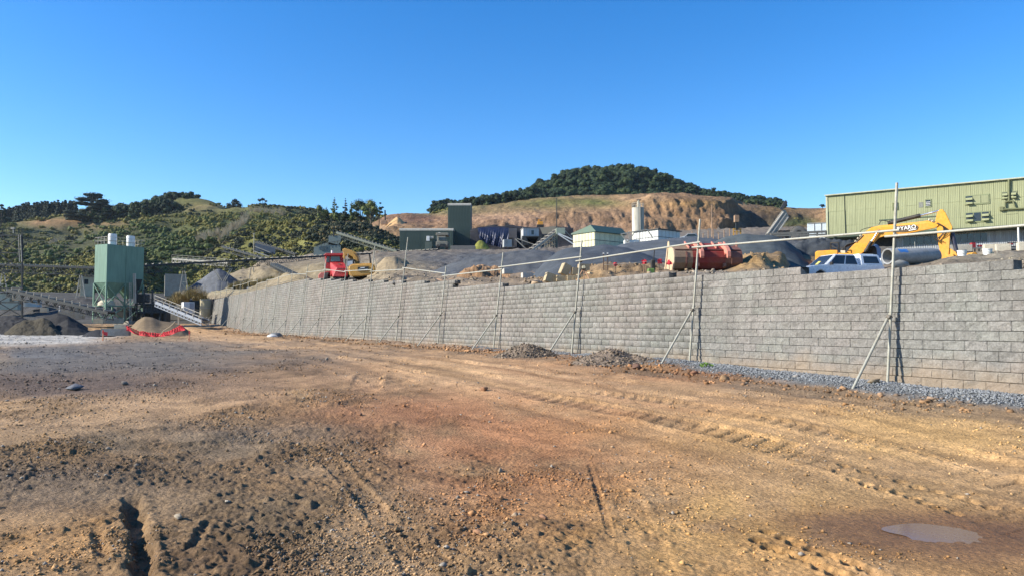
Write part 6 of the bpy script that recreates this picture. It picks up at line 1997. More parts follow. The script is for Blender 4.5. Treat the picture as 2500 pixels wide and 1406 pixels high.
# eave over the recessed lean-to
MB().b2((-0.2, -0.35, HB0 - 0.20), (LB, 0.05, HB0 - 0.01)).build('gutter', worn('dark_gutter', (0.06, 0.09, 0.06), 0.6), bld)
MB().b2((0, 0.0, HB0 - 0.30), (LB, HR, HB0 - 0.21)).build('soffit', worn('dark_gutter', (0.06, 0.09, 0.06), 0.6), bld)
def cor_sheet(x0, x1, z0, z1, name='corrugated_sheet'):
    n_ = max(3, int((x1 - x0) / 0.15))
    pts = []
    for q in range(n_):
        a, b_ = x0 + (x1 - x0) * q / n_, (x1 - x0) / n_
        pts += [(a, 0), (a + b_ * .28, -0.035), (a + b_ * .5, -0.04), (a + b_ * .72, -0.035)]
    pts += [(x1, 0), (x1, 0.05), (x0, 0.05)]
    o = MB().prism(pts, z0, z1, 'xy').build(name, M_GREYCOR, bld)
    o.location = (0, HR, 0)
door0, door1 = on_wall(2136, 590, HR)[0], on_wall(2188, 590, HR)[0]
xs_ = [0.0, 1.0, 2.0, 3.0, door0]
cuts = [0.1]
while cuts[-1] < door0 - 0.5: cuts.append(min(cuts[-1] + 1.5, door0))
for a, b_ in zip(cuts[:-1], cuts[1:]): cor_sheet(a, b_, 0, HB0 - 0.32)
cuts = [door1]
while cuts[-1] < LB - 0.6: cuts.append(min(cuts[-1] + 1.5, LB))
for a, b_ in zip(cuts[:-1], cuts[1:]): cor_sheet(a, b_, 0, HB0 - 0.32)
MB().b2((0.02, HR + 0.1, -1), (LB, 9, HB0)).build('dark_backing', M_BLACK, bld)  # black backing that paints the dark inside of the doorway
for (a, b_) in ((2205, 2290), (2330, 2410)):
    x0, z0 = on_wall(a, 585, HR); x1, z1 = on_wall(b_, 563, HR)
    n_ = 5
    for q in range(n_):
        xa, xb = x0 + (x1 - x0) * q / n_ + .03, x0 + (x1 - x0) * (q + 1) / n_ - .03
        MB().b2((xa, HR - 0.07, HB0 - 1.25), (xb, HR - 0.042, HB0 - 0.45)).build('window', M_GLASS, bld)
xp = on_wall(2487, 590, 0.0)[0]
MB().tube((xp, -0.2, -0.3), (xp, -0.2, HB0 - 0.2), 0.08, n=10).build('downpipe', M_WHITE, bld, smooth=True)
# openings and fittings on the green front
def fitting(px0, px1, py0, py1, kind):
    x0, z1 = on_wall(px0, py0); x1, z0 = on_wall(px1, py1)
    if kind == 'louvre':
        w_ = MB().b2((x0, -0.07, z0), (x1, -0.03, z1)).build('vent', worn('green_trim', (0.22, 0.25, 0.13), 0.6), bld)
        for q in range(6):
            zq = z0 + (z1 - z0) * (q + .5) / 6
            MB().box(((x0 + x1) / 2, -0.10, zq), (x1 - x0 - .06, 0.09, 0.03), (0.6, 0, 0)).build('slat', M_LGREEN, w_)
    elif kind == 'patch':
        MB().b2((x0, -0.05, z0), (x1, -0.032, z1)).build('patch_plate', worn('patch_grey', (0.20, 0.21, 0.18), 0.6), bld)
    else:
        w_ = MB().b2((x0 - .05, -0.075, z0 - .05), (x1 + .05, -0.031, z1 + .05)).build('window', worn('green_trim', (0.22, 0.25, 0.13), 0.6), bld)
        n_ = 1 if kind in ('win', 'awn1') else 3
        for q in range(n_):
            xa, xb = x0 + (x1 - x0) * q / n_ + .04, x0 + (x1 - x0) * (q + 1) / n_ - .04
            MB().b2((xa, -0.088, z0 + .04), (xb, -0.077, z1 - .04)).build('pane', M_GLASS, w_)
            if (kind == 'awn3' and q != 1) or kind == 'awn1' or (kind == 'frame' and q == 0):
                MB().box(((xa + xb) / 2, -0.22, z0 + (z1 - z0) * 0.62), (xb - xa, 0.34, 0.03), (0.75, 0, 0)).build('awning_sash', M_LGREEN, w_)
                MB().box(((xa + xb) / 2, -0.20, z0 + (z1 - z0) * 0.15), (xb - xa, 0.30, 0.03), (0.75, 0, 0)).build('awning_sash', M_LGREEN, w_)
            if kind == 'frame' and q > 0:
                MB().b2((xa, -0.1, z0 + .05), (xb, -0.089, z1 - .05)).build('blank_sheet', M_LGREEN, w_)
            if kind == 'win':
                for e in range(3): MB().box(((xa + xb) / 2, -0.11, z0 + (z1 - z0) * (.2 + .22 * e)), (xb - xa, 0.08, 0.02), (0.6, 0, 0)).build('slat', M_WHITE, w_)
fitting(2178, 2193, 496, 513, 'louvre')
fitting(2243, 2254, 495, 507, 'patch')
fitting(2259, 2273, 489, 505, 'win')
fitting(2356, 2415, 480, 497, 'frame')
fitting(2357, 2416, 521, 540, 'awn3')
fitting(2445, 2461, 471, 486, 'awn1')
fitting(2467, 2482, 469, 484, 'awn1')
def wp(px, py, off=-0.18):
    x, z = on_wall(px, py)
    return (x, off, z)
M_PIPE = worn('olive_pipe', (0.15, 0.165, 0.08), 0.6)
MB().path([wp(2463, 440), wp(2463, 492)], 0.09, 8).build('pipe', M_PIPE, bld, smooth=True)
MB().path([wp(2454, 507), wp(2454, 494), wp(2473, 492), wp(2478, 507)], 0.07, 8).build('pipe', M_PIPE, bld, smooth=True)
MB().path([wp(2446, 513), wp(2520, 509)], 0.08, 8).build('pipe', M_PIPE, bld, smooth=True)
MB().box(wp(2445, 511, -0.15), (0.3, 0.25, 0.35)).build('pipe_bracket', M_PIPE, bld)
MB().tube(wp(2061, 476, -0.06), wp(2064, 572, -0.06), 0.035, n=6).build('cable', worn('dark_cable', (0.08, 0.09, 0.05)), bld)
MB().b2((wp(2146, 539)[0], -0.06, wp(2146, 540)[2]), (wp(2288, 529)[0], -0.035, wp(2288, 529)[2] + 0.06)).build('flashing_strip', worn('dark_gutter', (0.06, 0.09, 0.06), 0.6), bld)
# white screen left of the building
shedbox('blue_white_screen', 'pale blue white panel screen left of the green building', 'screen', 1973, 2020, 544, 570, 84, 0.15, worn('pale_blue_panel', (0.62, 0.70, 0.74), 0.5), None, -0.35, parts=[('top_slat', 0, 1, .93, 1.0, M_ROOFG), ('batten', .32, .335, 0, 1, M_PALEST), ('batten', .66, .675, 0, 1, M_PALEST)])
gr, f = frame('guard_rail', 'grey timber guard rail running to the foot of the green building', 'rail', 1950, 582, 74)
MB().bar(f(1880, 572), f(2018, 566), 0.10, 0.22).build('rail', worn('grey_timber', (0.25, 0.23, 0.19), 0.85), gr)
MB().bar(f(1880, 577), f(2018, 573), 0.08, 0.16).build('rail', MATS['grey_timber'], gr)
for q in range(7): MB().bar(f(1885 + q * 22, 571 - q, 0.1), f(1885 + q * 22, 586, 0.1), 0.14).build('post', MATS['grey_timber'], gr)
# ------------------------------------------------------------------ tipped dump body, drill machine, tyre
db, f = frame('tipped_dump_body', 'grey steel dump body standing tipped up on its truck', 'dump body', 1892, 576, 93)
M_DUMP = worn('dump_grey', (0.36, 0.34, 0.29), 0.6, (0.25, 0.2, 0.15), 0.5, 1)
sideo = [(1868, 574), (1911, 512), (1918, 514), (1926, 530), (1923, 535), (1896, 573)]
def both(o_, d0, d1):
    n_ = len(o_)
    return [f(*q, d0) for q in o_] + [f(*q, d1) for q in o_], [tuple(range(n_))[::-1], tuple(range(n_, 2 * n_))] + [(i, (i + 1) % n_, n_ + (i + 1) % n_, n_ + i) for i in range(n_)]
vs, fs_ = both(sideo, 0, 2.6)
MB().add(vs, fs_).build('tray', M_DUMP, db, 0.03)
for a, b_, w_ in (((1874, 571), (1914, 516), 0.22), ((1883, 572), (1919, 522), 0.16), ((1897, 570), (1924, 531), 0.2)):
    MB().bar(f(*a, -0.05), f(*b_, -0.05), w_, 0.12).build('rib', worn('dump_rib', (0.55, 0.51, 0.43), 0.6), db)
vs, fs_ = both([(1903, 512), (1914, 493), (1919, 489), (1923, 496), (1911, 513)], -0.3, 2.9)
MB().add(vs, fs_).build('canopy_plate', worn('dump_dark', (0.06, 0.065, 0.08), 0.5), db, 0.02)
MB().bar(f(1893, 575, 1.2), f(1915, 535, 1.2), 0.25).build('hoist_ram', M_DKSTEEL, db)
MB().box(f(1912, 572, 1.3), (2.6, 2.0, 0.7)).build('chassis', worn('truck_chassis', (0.12, 0.10, 0.08), 0.8), db, 0.05)
MB().tube(f(1905, 574, -0.2), f(1905, 574, 0.5), 0.6, n=16).build('wheel', M_BLACK, db)
MB().tube(f(1926, 573, -0.2), f(1926, 573, 0.5), 0.6, n=16).build('wheel', M_BLACK, db)
ty, f = frame('earthmover_tyre', 'large ribbed earthmover tyre lying by the white screen', 'tyre', 1950, 573, 88)
prof = [(0.42, -0.25), (0.8, -0.3), (0.98, -0.2), (1.02, 0), (0.98, 0.2), (0.8, 0.3), (0.42, 0.25)]
MB().lathe(prof, (0, 0, 0), 28, Matrix.Translation((0, 0, 0.0)) @ Matrix.Rotation(math.radians(78), 4, 'X')).build('carcass', worn('grey_rubber', (0.14, 0.135, 0.12), 0.85), ty, smooth=True)
for q in range(28):
    a = 2 * math.pi * q / 28
    o = MB().box((0, 0, 0), (0.05, 0.10, 0.5)).build('tread_lug', MATS['grey_rubber'], ty)
    o.matrix_local = Matrix.Rotation(math.radians(78), 4, 'X') @ Matrix.Rotation(a, 4, 'Z') @ Matrix.Translation((1.02, 0, 0))
dr, f = frame('yellow_rig', 'small yellow frame rig with a dark mast on the stockpile edge', 'rig', 1800, 578, 96)
for px in (1791, 1799, 1808): MB().bar(f(px, 578), f(px, 560), 0.13).build('post', worn('rig_yellow', (0.50, 0.27, 0.05), 0.6), dr)
MB().bar(f(1790, 560), f(1810, 560), 0.16).bar(f(1790, 567), f(1810, 567), 0.1).build('beam', MATS['rig_yellow'], dr)
MB().bar(f(1799, 562), f(1798, 524), 0.3).build('mast', M_DKSTEEL, dr)
MB().box(f(1798, 535), (0.6, 0.5, 0.9)).build('head', M_RUST, dr, 0.03)
# ------------------------------------------------------------------ red loader bucket
bk, f = frame('loader_bucket', 'big worn red loader bucket lying mouth down behind the wall', 'bucket', 1722, 664, 30, rz=math.radians(5))
M_BRED = worn('bucket_red', (0.22, 0.032, 0.026), 0.7, (0.17, 0.085, 0.06), 0.75, 1.6)
M_BTAN = worn('bucket_tan', (0.25, 0.17, 0.11), 0.75, (0.25, 0.16, 0.1), 0.5, 2.0)
M_BBRN = worn('bucket_brown', (0.17, 0.07, 0.055), 0.7, (0.25, 0.17, 0.11), 0.5, 2.0)
Hb, Wb = 1.20, 2.75
def bprof(top, back):
    """section of the bucket: sloped hood, crease, bulging back, floor; then the inner skin"""
    o_ = [(0.62, 0.0), (0.10, 0.01), (-0.20, 0.12), (-0.38, 0.34), (-0.41, 0.56), (-0.34, 0.78), (-0.24, 0.90), (back, top)]
    return o_ + [(back + 0.06, top - 0.03), (-0.18, 0.85), (-0.27, 0.74), (-0.34, 0.55), (-0.31, 0.36), (-0.16, 0.18), (0.10, 0.06), (0.62, 0.05)]
def bloft(x0, p0, x1, p1, mat, nm='shell_panel'):
    n_ = len(p0)
    vs = [(x0, a, b_) for a, b_ in p0] + [(x1, a, b_) for a, b_ in p1]
    fs_ = [(k, (k + 1) % n_, n_ + (k + 1) % n_, n_ + k) for k in range(n_)] + [tuple(range(n_))[::-1], tuple(range(n_, 2 * n_))]
    return MB().add(vs, fs_).build(nm, mat, bk)
full, cut_ = bprof(Hb, 0.34), bprof(Hb - 0.16, 0.12)
bloft(-Wb / 2, cut_, -0.64, full, M_BTAN)
bloft(-0.636, full, 0.70, full, M_BRED)
bloft(0.704, full, Wb / 2, cut_, M_BBRN)
for (a, b_) in ((-Wb / 2 + .03, -0.66), (-0.62, 0.69), (0.72, Wb / 2 - .03)):
    MB().box(((a + b_) / 2, -0.285, 0.865), (b_ - a, 0.05, 0.035), (0.6, 0, 0)).build('crease_bar', worn('dark_weld', (0.07, 0.025, 0.02), 0.7), bk)
for x in (-0.90, 0.98):
    MB().prism([(-0.20, 0.13), (-0.385, 0.34), (-0.415, 0.56), (-0.345, 0.78), (-0.37, 0.79), (-0.445, 0.56), (-0.41, 0.32), (-0.22, 0.10)], x - 0.03, x + 0.03, 'yz').build('wear_strip', M_BBRN, bk)
endp = cut_[:8] + [(0.34, Hb - 0.12), (0.50, 0.62), (0.78, 0.0)]
for sx, mm in ((-1, worn('plate_cream', (0.50, 0.38, 0.24), 0.7, (0.4, 0.28, 0.18), 0.4, 2)), (1, M_BBRN)):  # left plate paler than the right, its sunlit look put into the colour
    o = MB().prism(endp, sx * (Wb / 2 + 0.002), sx * (Wb / 2 + 0.045), 'yz').build('side_plate', mm, bk)
    MB().prism([(0.79, 0.0), (0.35, Hb - 0.12), (0.43, Hb - 0.06), (0.95, 0.0)], sx * (Wb / 2 - 0.02), sx * (Wb / 2 + 0.07), 'yz').build('cutting_edge', mm, o)
    MB().prism([(0.15, Hb - .14), (0.22, Hb + 0.06), (0.36, Hb + 0.06), (0.42, Hb - 0.12)], sx * (Wb / 2 + 0.046), sx * (Wb / 2 + 0.075), 'yz').build('lug', mm, o)
M_BREDLIT = worn('bucket_red_lit', (0.58, 0.22, 0.16), 0.65, (0.4, 0.2, 0.13), 0.4, 2)  # paler copy of the red, painting sunlit sides on ribs and hooks
hook = [(0.34, Hb + .05), (0.10, 1.16), (-0.25, 1.06), (-0.52, 0.96), (-0.70, 0.78), (-0.72, 0.58), (-0.68, 0.50), (-0.60, 0.54), (-0.58, 0.68), (-0.48, 0.72), (-0.42, 0.64), (-0.30, 0.84), (0.0, 1.02), (0.30, 1.17)]
for x in (-0.36, 0.74):
    MB().prism(hook, x - 0.07, x + 0.07, 'yz').build('hook', M_BREDLIT, bk)
for x in (-0.74, -0.10, 0.40, 0.92):
    MB().prism([(0.34, Hb + 0.003), (-0.22, 0.92), (-0.24, 0.97), (0.34, Hb + 0.08)], x - 0.025, x + 0.025, 'yz').build('rib', M_BREDLIT, bk)
for x in (-0.45, 0.66):
    MB().prism([(-0.33, 0.12), (-0.45, 0.2), (-0.42, 0.32), (-0.33, 0.34)], x - 0.06, x + 0.06, 'yz').build('pin_lug', M_BBRN, bk)
# ------------------------------------------------------------------ tan stone blocks and survey gear
M_TANB = worn('tan_block', (0.40, 0.32, 0.20), 0.9, (0.26, 0.20, 0.12), 0.5, 2.5, bmp=0.03)
def tblock(lb, px, py, Y, w, h, d_, rz, tilt, roll=0.0):
    cblock(lb, px, py, Y, w, h, d_, rz, tilt, M_TANB, 'tan blocks on the bank', roll, 'stone_block')
tblock('leftmost tilted tan block of the tumbled heap', 1341, 690, 29.5, 0.46, 0.36, 0.4, 0.2, 0.30)
tblock('tan block standing on edge at the top left of the heap', 1374, 671, 30.2, 0.34, 0.46, 0.36, 0.3, 0.42)
tblock('low tan block second from left in the heap', 1371, 688, 29.4, 0.46, 0.24, 0.4, 0.1, 0.08)
tblock('square tan block in the middle of the heap', 1403, 672, 30.2, 0.30, 0.30, 0.3, 0.15, 0.12)
tblock('low tan block in front at the middle of the heap', 1398, 686, 29.3, 0.46, 0.22, 0.36, 0.05, 0.0)
tblock('tall pale tan block behind the tripod', 1424, 670, 30.4, 0.42, 0.42, 0.4, 0.2, 0.06)
tblock('low tan block behind the tripod feet', 1420, 685, 29.4, 0.4, 0.24, 0.36, 0.1, 0.0)
tblock('dark slanting block right of the tripod', 1452, 682, 29.6, 0.7, 0.18, 0.5, 0.2, 0.32)
cblock('pale block on the gravel left of the tan heap', 1287, 680, 37, 0.55, 0.28, 0.4, 0.25, 0.0, M_WHITE if False else worn('pale_block', (0.44, 0.41, 0.36), 0.9))
cblock('pale block behind the fourth scaffold post', 1239, 669, 44, 0.55, 0.3, 0.45, 0.3, 0.0, MATS['pale_block'])
cblock('long pale stone slab on the bank below the dusty mound', 1000, 690, 50, 1.6, 0.45, 0.9, 0.1, 0.0, worn('pink_slab', (0.40, 0.30, 0.22), 0.9))
sv, f = frame('survey_tripod', 'surveying instrument on a timber tripod before the tan blocks', 'tripod', 1424, 684, 26.5)
for a, b_ in (((1423, 659), (1408, 686)), ((1425, 659), (1427, 686)), ((1427, 659), (1440, 684))):
    MB().bar(f(*a), f(*b_, -0.1), 0.035).build('leg', worn('tripod_timber', (0.42, 0.24, 0.14), 0.7), sv)
MB().box(f(1425, 653), (0.13, 0.12, 0.10)).build('instrument', worn('cream_instrument', (0.60, 0.55, 0.38), 0.5), sv, 0.01)
for dx in (-4.4, 4.4): MB().box(f(1425 + dx, 652), (0.03, 0.05, 0.14)).build('yoke', M_BLACK, sv)
MB().box(f(1425, 658), (0.14, 0.12, 0.03)).build('head_plate', M_BLACK, sv)
pk_group = 'star pickets on the bank'
for q, (px, pyt, pyb, lb) in enumerate([(1474, 618, 682, 'left of two rusty pickets on the brown bank'), (1484, 618, 682, 'right of two rusty pickets on the brown bank')]):
    t, f = frame('star_picket', lb, 'picket', px, pyb, 29.5, pk_group)
    MB().bar((0, 0, -0.2), f(px - 0.5, pyt), 0.035).build('stake', worn('rust_dark', (0.10, 0.06, 0.045), 0.8), t)
    MB().box(f(px - 0.5, pyt + 1), (0.05, 0.05, 0.05)).build('cap', M_WHITE, t)
st, f = frame('string_line', 'pale string line stretched between pickets across the brown bank', 'string', 1540, 640, 29.4)
MB().path([f(1475, 647), f(1540, 643), f(1592, 638)], 0.008, 5).build('cord', M_PALEST, st)
for q, (px, py) in enumerate([(1502, 645), (1573, 638), (1610, 637), (1634, 641)]):
    t, f = frame('red_flag', ['red tape bow on the left of the string line', 'small red tape flutter at the middle of the string line', 'red tape bunch left of the bucket', 'red tape bunch beside the bucket edge'][q], 'tape', px, py + 8, 29.6, 'red tapes on the bank')
    m_ = MB()
    rr = random.Random(q)
    for e in range(7):
        c_ = Vector((rr.uniform(-.05, .05), rr.uniform(-.03, .03), rr.uniform(.06, .18)))
        u_ = Vector((rr.uniform(-1, 1), rr.uniform(-.4, .4), rr.uniform(-1, 1))).normalized() * (0.075 if q else .06)
        w_ = u_.cross(Vector((0.3, 1, 0.2))).normalized() * 0.04
        m_.add([c_ - u_ - w_, c_ + u_ - w_, c_ + u_ + w_, c_ - u_ + w_], [(0, 1, 2, 3)])
    m_.build('ribbon', MATS['red_tape'], t)
    MB().bar((0, 0.01, -0.3), (0, 0.01, 0.12), 0.02).build('pin', MATS['rust_dark'], t)
cn, f = frame('compactor', 'green and black plate compactor standing at the bank edge', 'compactor', 1590, 680, 28.6)
MB().box(f(1590, 676), (0.42, 0.4, 0.12)).build('plate', worn('green_machine', (0.12, 0.20, 0.05), 0.6), cn, 0.02)
MB().box(f(1589, 664), (0.26, 0.28, 0.26)).build('engine', worn('green_machine', (0.12, 0.20, 0.05), 0.6), cn, 0.03)
MB().box(f(1594, 648), (0.16, 0.2, 0.42)).build('tank', M_BLACK, cn, 0.03)
MB().path([f(1590, 660), f(1596, 632), f(1598, 610)], 0.02, 6).build('handle', M_BLACK, cn)
cb, f = frame('yellow_case', 'small yellow case lying on the bank edge', 'case', 1542, 681, 28)
MB().box(f(1535, 679), (0.24, 0.2, 0.07)).build('case', worn('case_yellow', (0.72, 0.58, 0.08), 0.5), cb, 0.01)
MB().box(f(1550, 679), (0.18, 0.2, 0.06)).build('lid', MATS['case_yellow'], cb, 0.01)

# ================================================================== machines
M_YEL = MATS['excavator_yellow']
M_CHROME = worn('chrome_rod', (0.6, 0.6, 0.6), 0.2, (0.4, 0.4, 0.4), 0.1, 3, 0.9)
M_HOSE = worn('black_hose', (0.015, 0.015, 0.015), 0.5)
def extrude_px(f, pts, d0, d1):
    n_ = len(pts)
    return [f(*q, d0) for q in pts] + [f(*q, d1) for q in pts], [tuple(range(n_))[::-1], tuple(range(n_, 2 * n_))] + [(i, (i + 1) % n_, n_ + (i + 1) % n_, n_ + i) for i in range(n_)]
def text_part(s, size, loc, rot, mat, parent, name='lettering', ext=0.004, shear=0.0, wide=1.0):
    cu = bpy.data.curves.new(name, 'FONT')
    cu.body = s
    cu.size = size
    cu.align_x, cu.align_y = 'CENTER', 'CENTER'
    cu.extrude = ext
    cu.offset = size * 0.02
    cu.shear = shear
    o = bpy.data.objects.new(name, cu)
    COL.objects.link(o)
    dg = bpy.context.evaluated_depsgraph_get()
    me = bpy.data.meshes.new_from_object(o.evaluated_get(dg))
    bpy.data.objects.remove(o)
    me.materials.clear()
    me.materials.append(mat)
    o = mesh_obj(name, me, parent)
    o.location, o.rotation_euler = loc, rot
    o.scale = (wide, 1, 1)
    return o
# ------------------------------------------------------------------ big excavator, boom raised
ev, f = frame('excavator', 'large yellow excavator with its boom raised before the green building', 'excavator', 2060, 672, 48.5)
f_flat = f
def f(qx, qy, dy=0.0):
    # the machine stands parallel to the building: its right end is nearer
    return f_flat(qx, qy, dy - (qx - 2060) * mpp(48.5) * 0.55)
boom = [(2062, 622), (2078, 604), (2096, 585), (2112, 567), (2128, 556), (2150, 551), (2200, 547), (2245, 542), (2275, 538), (2290, 543), (2292, 552), (2282, 558), (2240, 567), (2195, 575), (2162, 577), (2146, 582), (2134, 594), (2118, 610), (2100, 622)]
vs, fs_ = extrude_px(f, boom, -0.30, 0.30)
MB().add(vs, fs_).build('boom', M_YEL, ev, 0.03)
arm = [(2288, 521), (2294, 512), (2302, 512), (2309, 521), (2326, 556), (2320, 575), (2318, 612), (2316, 632), (2300, 636), (2297, 628), (2290, 590), (2287, 555), (2284, 540)]
vs, fs_ = extrude_px(f, arm, -0.24, 0.24)
MB().add(vs, fs_).build('arm', M_YEL, ev, 0.03)
cy_ = MB().tube(f(2168, 546, 0), f(2247, 527, 0), 0.13, n=14).build('boom_cylinder', M_HOSE, ev, smooth=True)
MB().tube(f(2247, 527, 0), f(2294, 515, 0), 0.06, n=12).build('rod', M_CHROME, cy_, smooth=True)
for dy in (-0.42, 0.42):
    cy_ = MB().tube(f(2112, 616, dy), f(2128, 590, dy), 0.11, n=12).build('lift_cylinder', M_HOSE, ev, smooth=True)
    MB().tube(f(2128, 590, dy), f(2146, 562, dy), 0.055, n=10).build('rod', M_CHROME, cy_, smooth=True)
    MB().tube(f(2146, 565, dy * 0.7), f(2146, 565, dy * 1.15), 0.10, n=12).build('pin_boss', worn('boss_rust', (0.25, 0.10, 0.04), 0.6), ev)
MB().tube(f(2322, 560, 0), f(2336, 618, 0), 0.12, n=12).build('bucket_cylinder', worn('navy_cylinder', (0.02, 0.025, 0.05), 0.5), ev, smooth=True)
vs, fs_ = extrude_px(f, [(2304, 612), (2310, 602), (2322, 608), (2334, 616), (2337, 624), (2333, 632), (2320, 636), (2312, 630)], -0.18, 0.18)
MB().add(vs, fs_).build('linkage', M_YEL, ev, 0.02)
vs, fs_ = extrude_px(f, [(2308, 624), (2328, 620), (2332, 634), (2352, 626), (2372, 640), (2352, 652), (2316, 650)], -0.6, 0.6)
MB().add(vs, fs_).build('bucket', M_YEL, ev, 0.03)
# hydraulic hoses
def hose(pts, dy, r=0.028):
    P_ = [f(*q, dy) for q in pts]
    out = []
    for i in range(len(P_) - 1):
        p0, p1, p2, p3 = P_[max(i - 1, 0)], P_[i], P_[i + 1], P_[min(i + 2, len(P_) - 1)]
        for t_ in (0, .25, .5, .75):
            out.append(0.5 * ((2 * p1) + (p2 - p0) * t_ + (2 * p0 - 5 * p1 + 4 * p2 - p3) * t_ * t_ + (3 * p1 - p0 - 3 * p2 + p3) * t_ ** 3))
    out.append(P_[-1])
    MB().path(out, r, 6).build('hose', M_HOSE, ev, smooth=True)
for q in range(4):
    hose([(2108 - q * 2, 575 + q * 3), (2092 - q * 3, 590 + q * 2), (2068 - q * 3, 598 + q * 3), (2060 - q * 2, 610 + q), (2068, 624)], -0.32 + q * 0.05)
for q in range(4):
    hose([(2286, 546), (2296 + q * 3, 548 + q * 2), (2304 + q * 2, 560 + q * 3), (2298 - q * 4, 578 + q * 2), (2292, 586 + q * 2)], -0.34 - q * 0.02, 0.022)
hose([(2283, 560), (2279, 575), (2284, 588), (2300, 589), (2304, 592)], -0.34, 0.022)
hose([(2145, 550), (2152, 540), (2165, 541), (2180, 546)], -0.1, 0.022)
hose([(2098, 572), (2104, 562), (2125, 556), (2160, 553), (2220, 549), (2270, 541)], -0.2, 0.022)
for (px, py) in ((2096, 583), (2102, 577), (2270, 538), (2278, 541), (2090, 590)):
    MB().box(f(px, py, -0.33), (0.16, 0.1, 0.12), (0.2, 0.4, 0)).build('hose_clamp', worn('cream_fitting', (0.55, 0.48, 0.34), 0.6), ev, 0.01)
# boom name plate
def boom_pt(px, py, off=-0.306): return f(px, py, off)
plate = [(2184, 560), (2188, 553), (2232, 549), (2240, 552), (2242, 556), (2238, 562), (2210, 567), (2184, 568)]
vs, fs_ = extrude_px(f, plate, -0.350, -0.305)
npz = MB().add(vs, fs_).build('name_plate', worn('brown_plate', (0.085, 0.055, 0.03), 0.6), ev)
sl_ = math.atan2(-(554 - 562), 2234 - 2190)
vt_ = f(2236, 553.5, -0.36) - f(2190, 560, -0.36)
text_part('RYARO', 0.33, (f(2236, 553.5, -0.385) + f(2190, 561, -0.385)) / 2, (math.pi / 2, -math.atan2(vt_.z, math.hypot(vt_.x, vt_.y)), math.atan2(vt_.y, vt_.x)), M_WHITE, npz, wide=1.0)
vs, fs_ = extrude_px(f, [(2218, 562.6), (2237, 559), (2237, 561), (2219, 564.6)], -0.362, -0.351)
MB().add(vs, fs_).build('white_bar', M_WHITE, npz)
# house of the machine
MB().add(*extrude_px(f, [(1990, 616), (1996, 613), (2030, 611), (2046, 611), (2046, 640), (1990, 640)], -1.2, 1.3)).build('engine_cover', M_YEL, ev, 0.06)
MB().add(*extrude_px(f, [(2046, 618), (2062, 618), (2110, 622), (2110, 650), (1990, 650), (1990, 640.5), (2046, 640.5)], -1.3, 1.3)).build('deck', M_YEL, ev, 0.04)
MB().add(*extrude_px(f, [(2052, 612), (2064, 612), (2064, 620), (2052, 620)], -0.9, 0.9)).build('filler_box', worn('cream_fitting', (0.55, 0.48, 0.34), 0.6), ev, 0.02)
MB().add(*extrude_px(f, [(2108, 606), (2134, 600), (2140, 606), (2144, 645), (2104, 645)], 0.5, 1.5)).build('cab', worn('cab_dark', (0.03, 0.032, 0.035), 0.5), ev, 0.05)
MB().add(*extrude_px(f, [(2113, 609), (2133, 605), (2137, 628), (2112, 630)], 0.47, 0.495)).build('cab_window', M_GLASS, ev)
rl = MB()
for a, b_ in (((2028, 612), (2028, 593)), ((2048, 612), (2048, 593)), ((2028, 593), (2048, 593)), ((2050, 605), (2064, 605)), ((2064, 605), (2064, 612)), ((2030, 601), (2044, 607))):
    rl.bar(f(*a, -0.9), f(*b_, -0.9), 0.06)
rl.build('handrail', M_HOSE, ev)
for dy in (-1.35, 0.75):
    MB().add(*extrude_px(f, [(1996, 656), (2004, 652), (2104, 652), (2114, 658), (2116, 668), (2106, 676), (2002, 676), (1994, 668)], dy, dy + 0.6)).build('track', M_BLACK, ev, 0.03)
# blue truck nose behind the pipe
nb, f = frame('blue_machine', 'dark blue machine panel behind the pipe and pickup', 'machine', 2142, 660, 52)
MB().add(*extrude_px(f, [(2132, 600), (2140, 596), (2150, 606), (2154, 650), (2134, 650)], 0, 1.2)).build('panel', worn('blue_panel', (0.05, 0.11, 0.24), 0.4), nb, 0.04)
MB().add(*extrude_px(f, [(2146, 604), (2186, 602), (2186, 604), (2146, 606)], 0, 0.8)).build('platform', M_PALEST, nb)
MB().box(f(2152, 640), (0.3, 0.3, 0.5)).build('lamp', M_WHITE, nb, 0.03)
# ------------------------------------------------------------------ white pickup with canopy
pz = at(2040, 698, 43.0)
gz = at(2040, 622.0, 43.0).z - 1.82
pu = thing('pickup_truck', 'white double cab pickup with a canopy parked behind the wall', 'pickup', (pz.x, pz.y, gz), math.radians(180 + 13))
M_CAR = worn('white_car_paint', (0.74, 0.76, 0.78), 0.3, (0.5, 0.48, 0.42), 0.25, 1.5, spec=0.5)
low = [(2.60, 0.42), (2.66, 0.62), (2.62, 0.88), (2.50, 1.00), (1.95, 1.10), (1.20, 1.16), (-2.58, 1.14), (-2.64, 0.9), (-2.60, 0.45), (-1.95, 0.40), (-1.9, 0.7), (-1.6, 0.86), (-1.3, 0.7), (-1.2, 0.38), (1.2, 0.38), (1.3, 0.7), (1.6, 0.86), (1.9, 0.7), (2.0, 0.40)]
MB().prism(low, -0.91, 0.91).build('body', M_CAR, pu, 0.035, seg=2)
def hut(x0b, x1b, x0t, x1t, zb_, zt_, wb_, wt_):
    return [(x0b, -wb_, zb_), (x1b, -wb_, zb_), (x1b, wb_, zb_), (x0b, wb_, zb_), (x0t, -wt_, zt_), (x1t, -wt_, zt_), (x1t, wt_, zt_), (x0t, wt_, zt_)]
BOXF = [(0, 3, 2, 1), (4, 5, 6, 7), (0, 1, 5, 4), (1, 2, 6, 5), (2, 3, 7, 6), (3, 0, 4, 7)]
cabv = hut(-1.02, 1.32, -0.78, 0.52, 1.12, 1.78, 0.87, 0.70)
cab_o = MB().add(cabv, BOXF).build('cab', M_CAR, pu, 0.05, seg=2)
canv = hut(-2.58, -1.06, -2.36, -1.10, 1.12, 1.80, 0.88, 0.72)
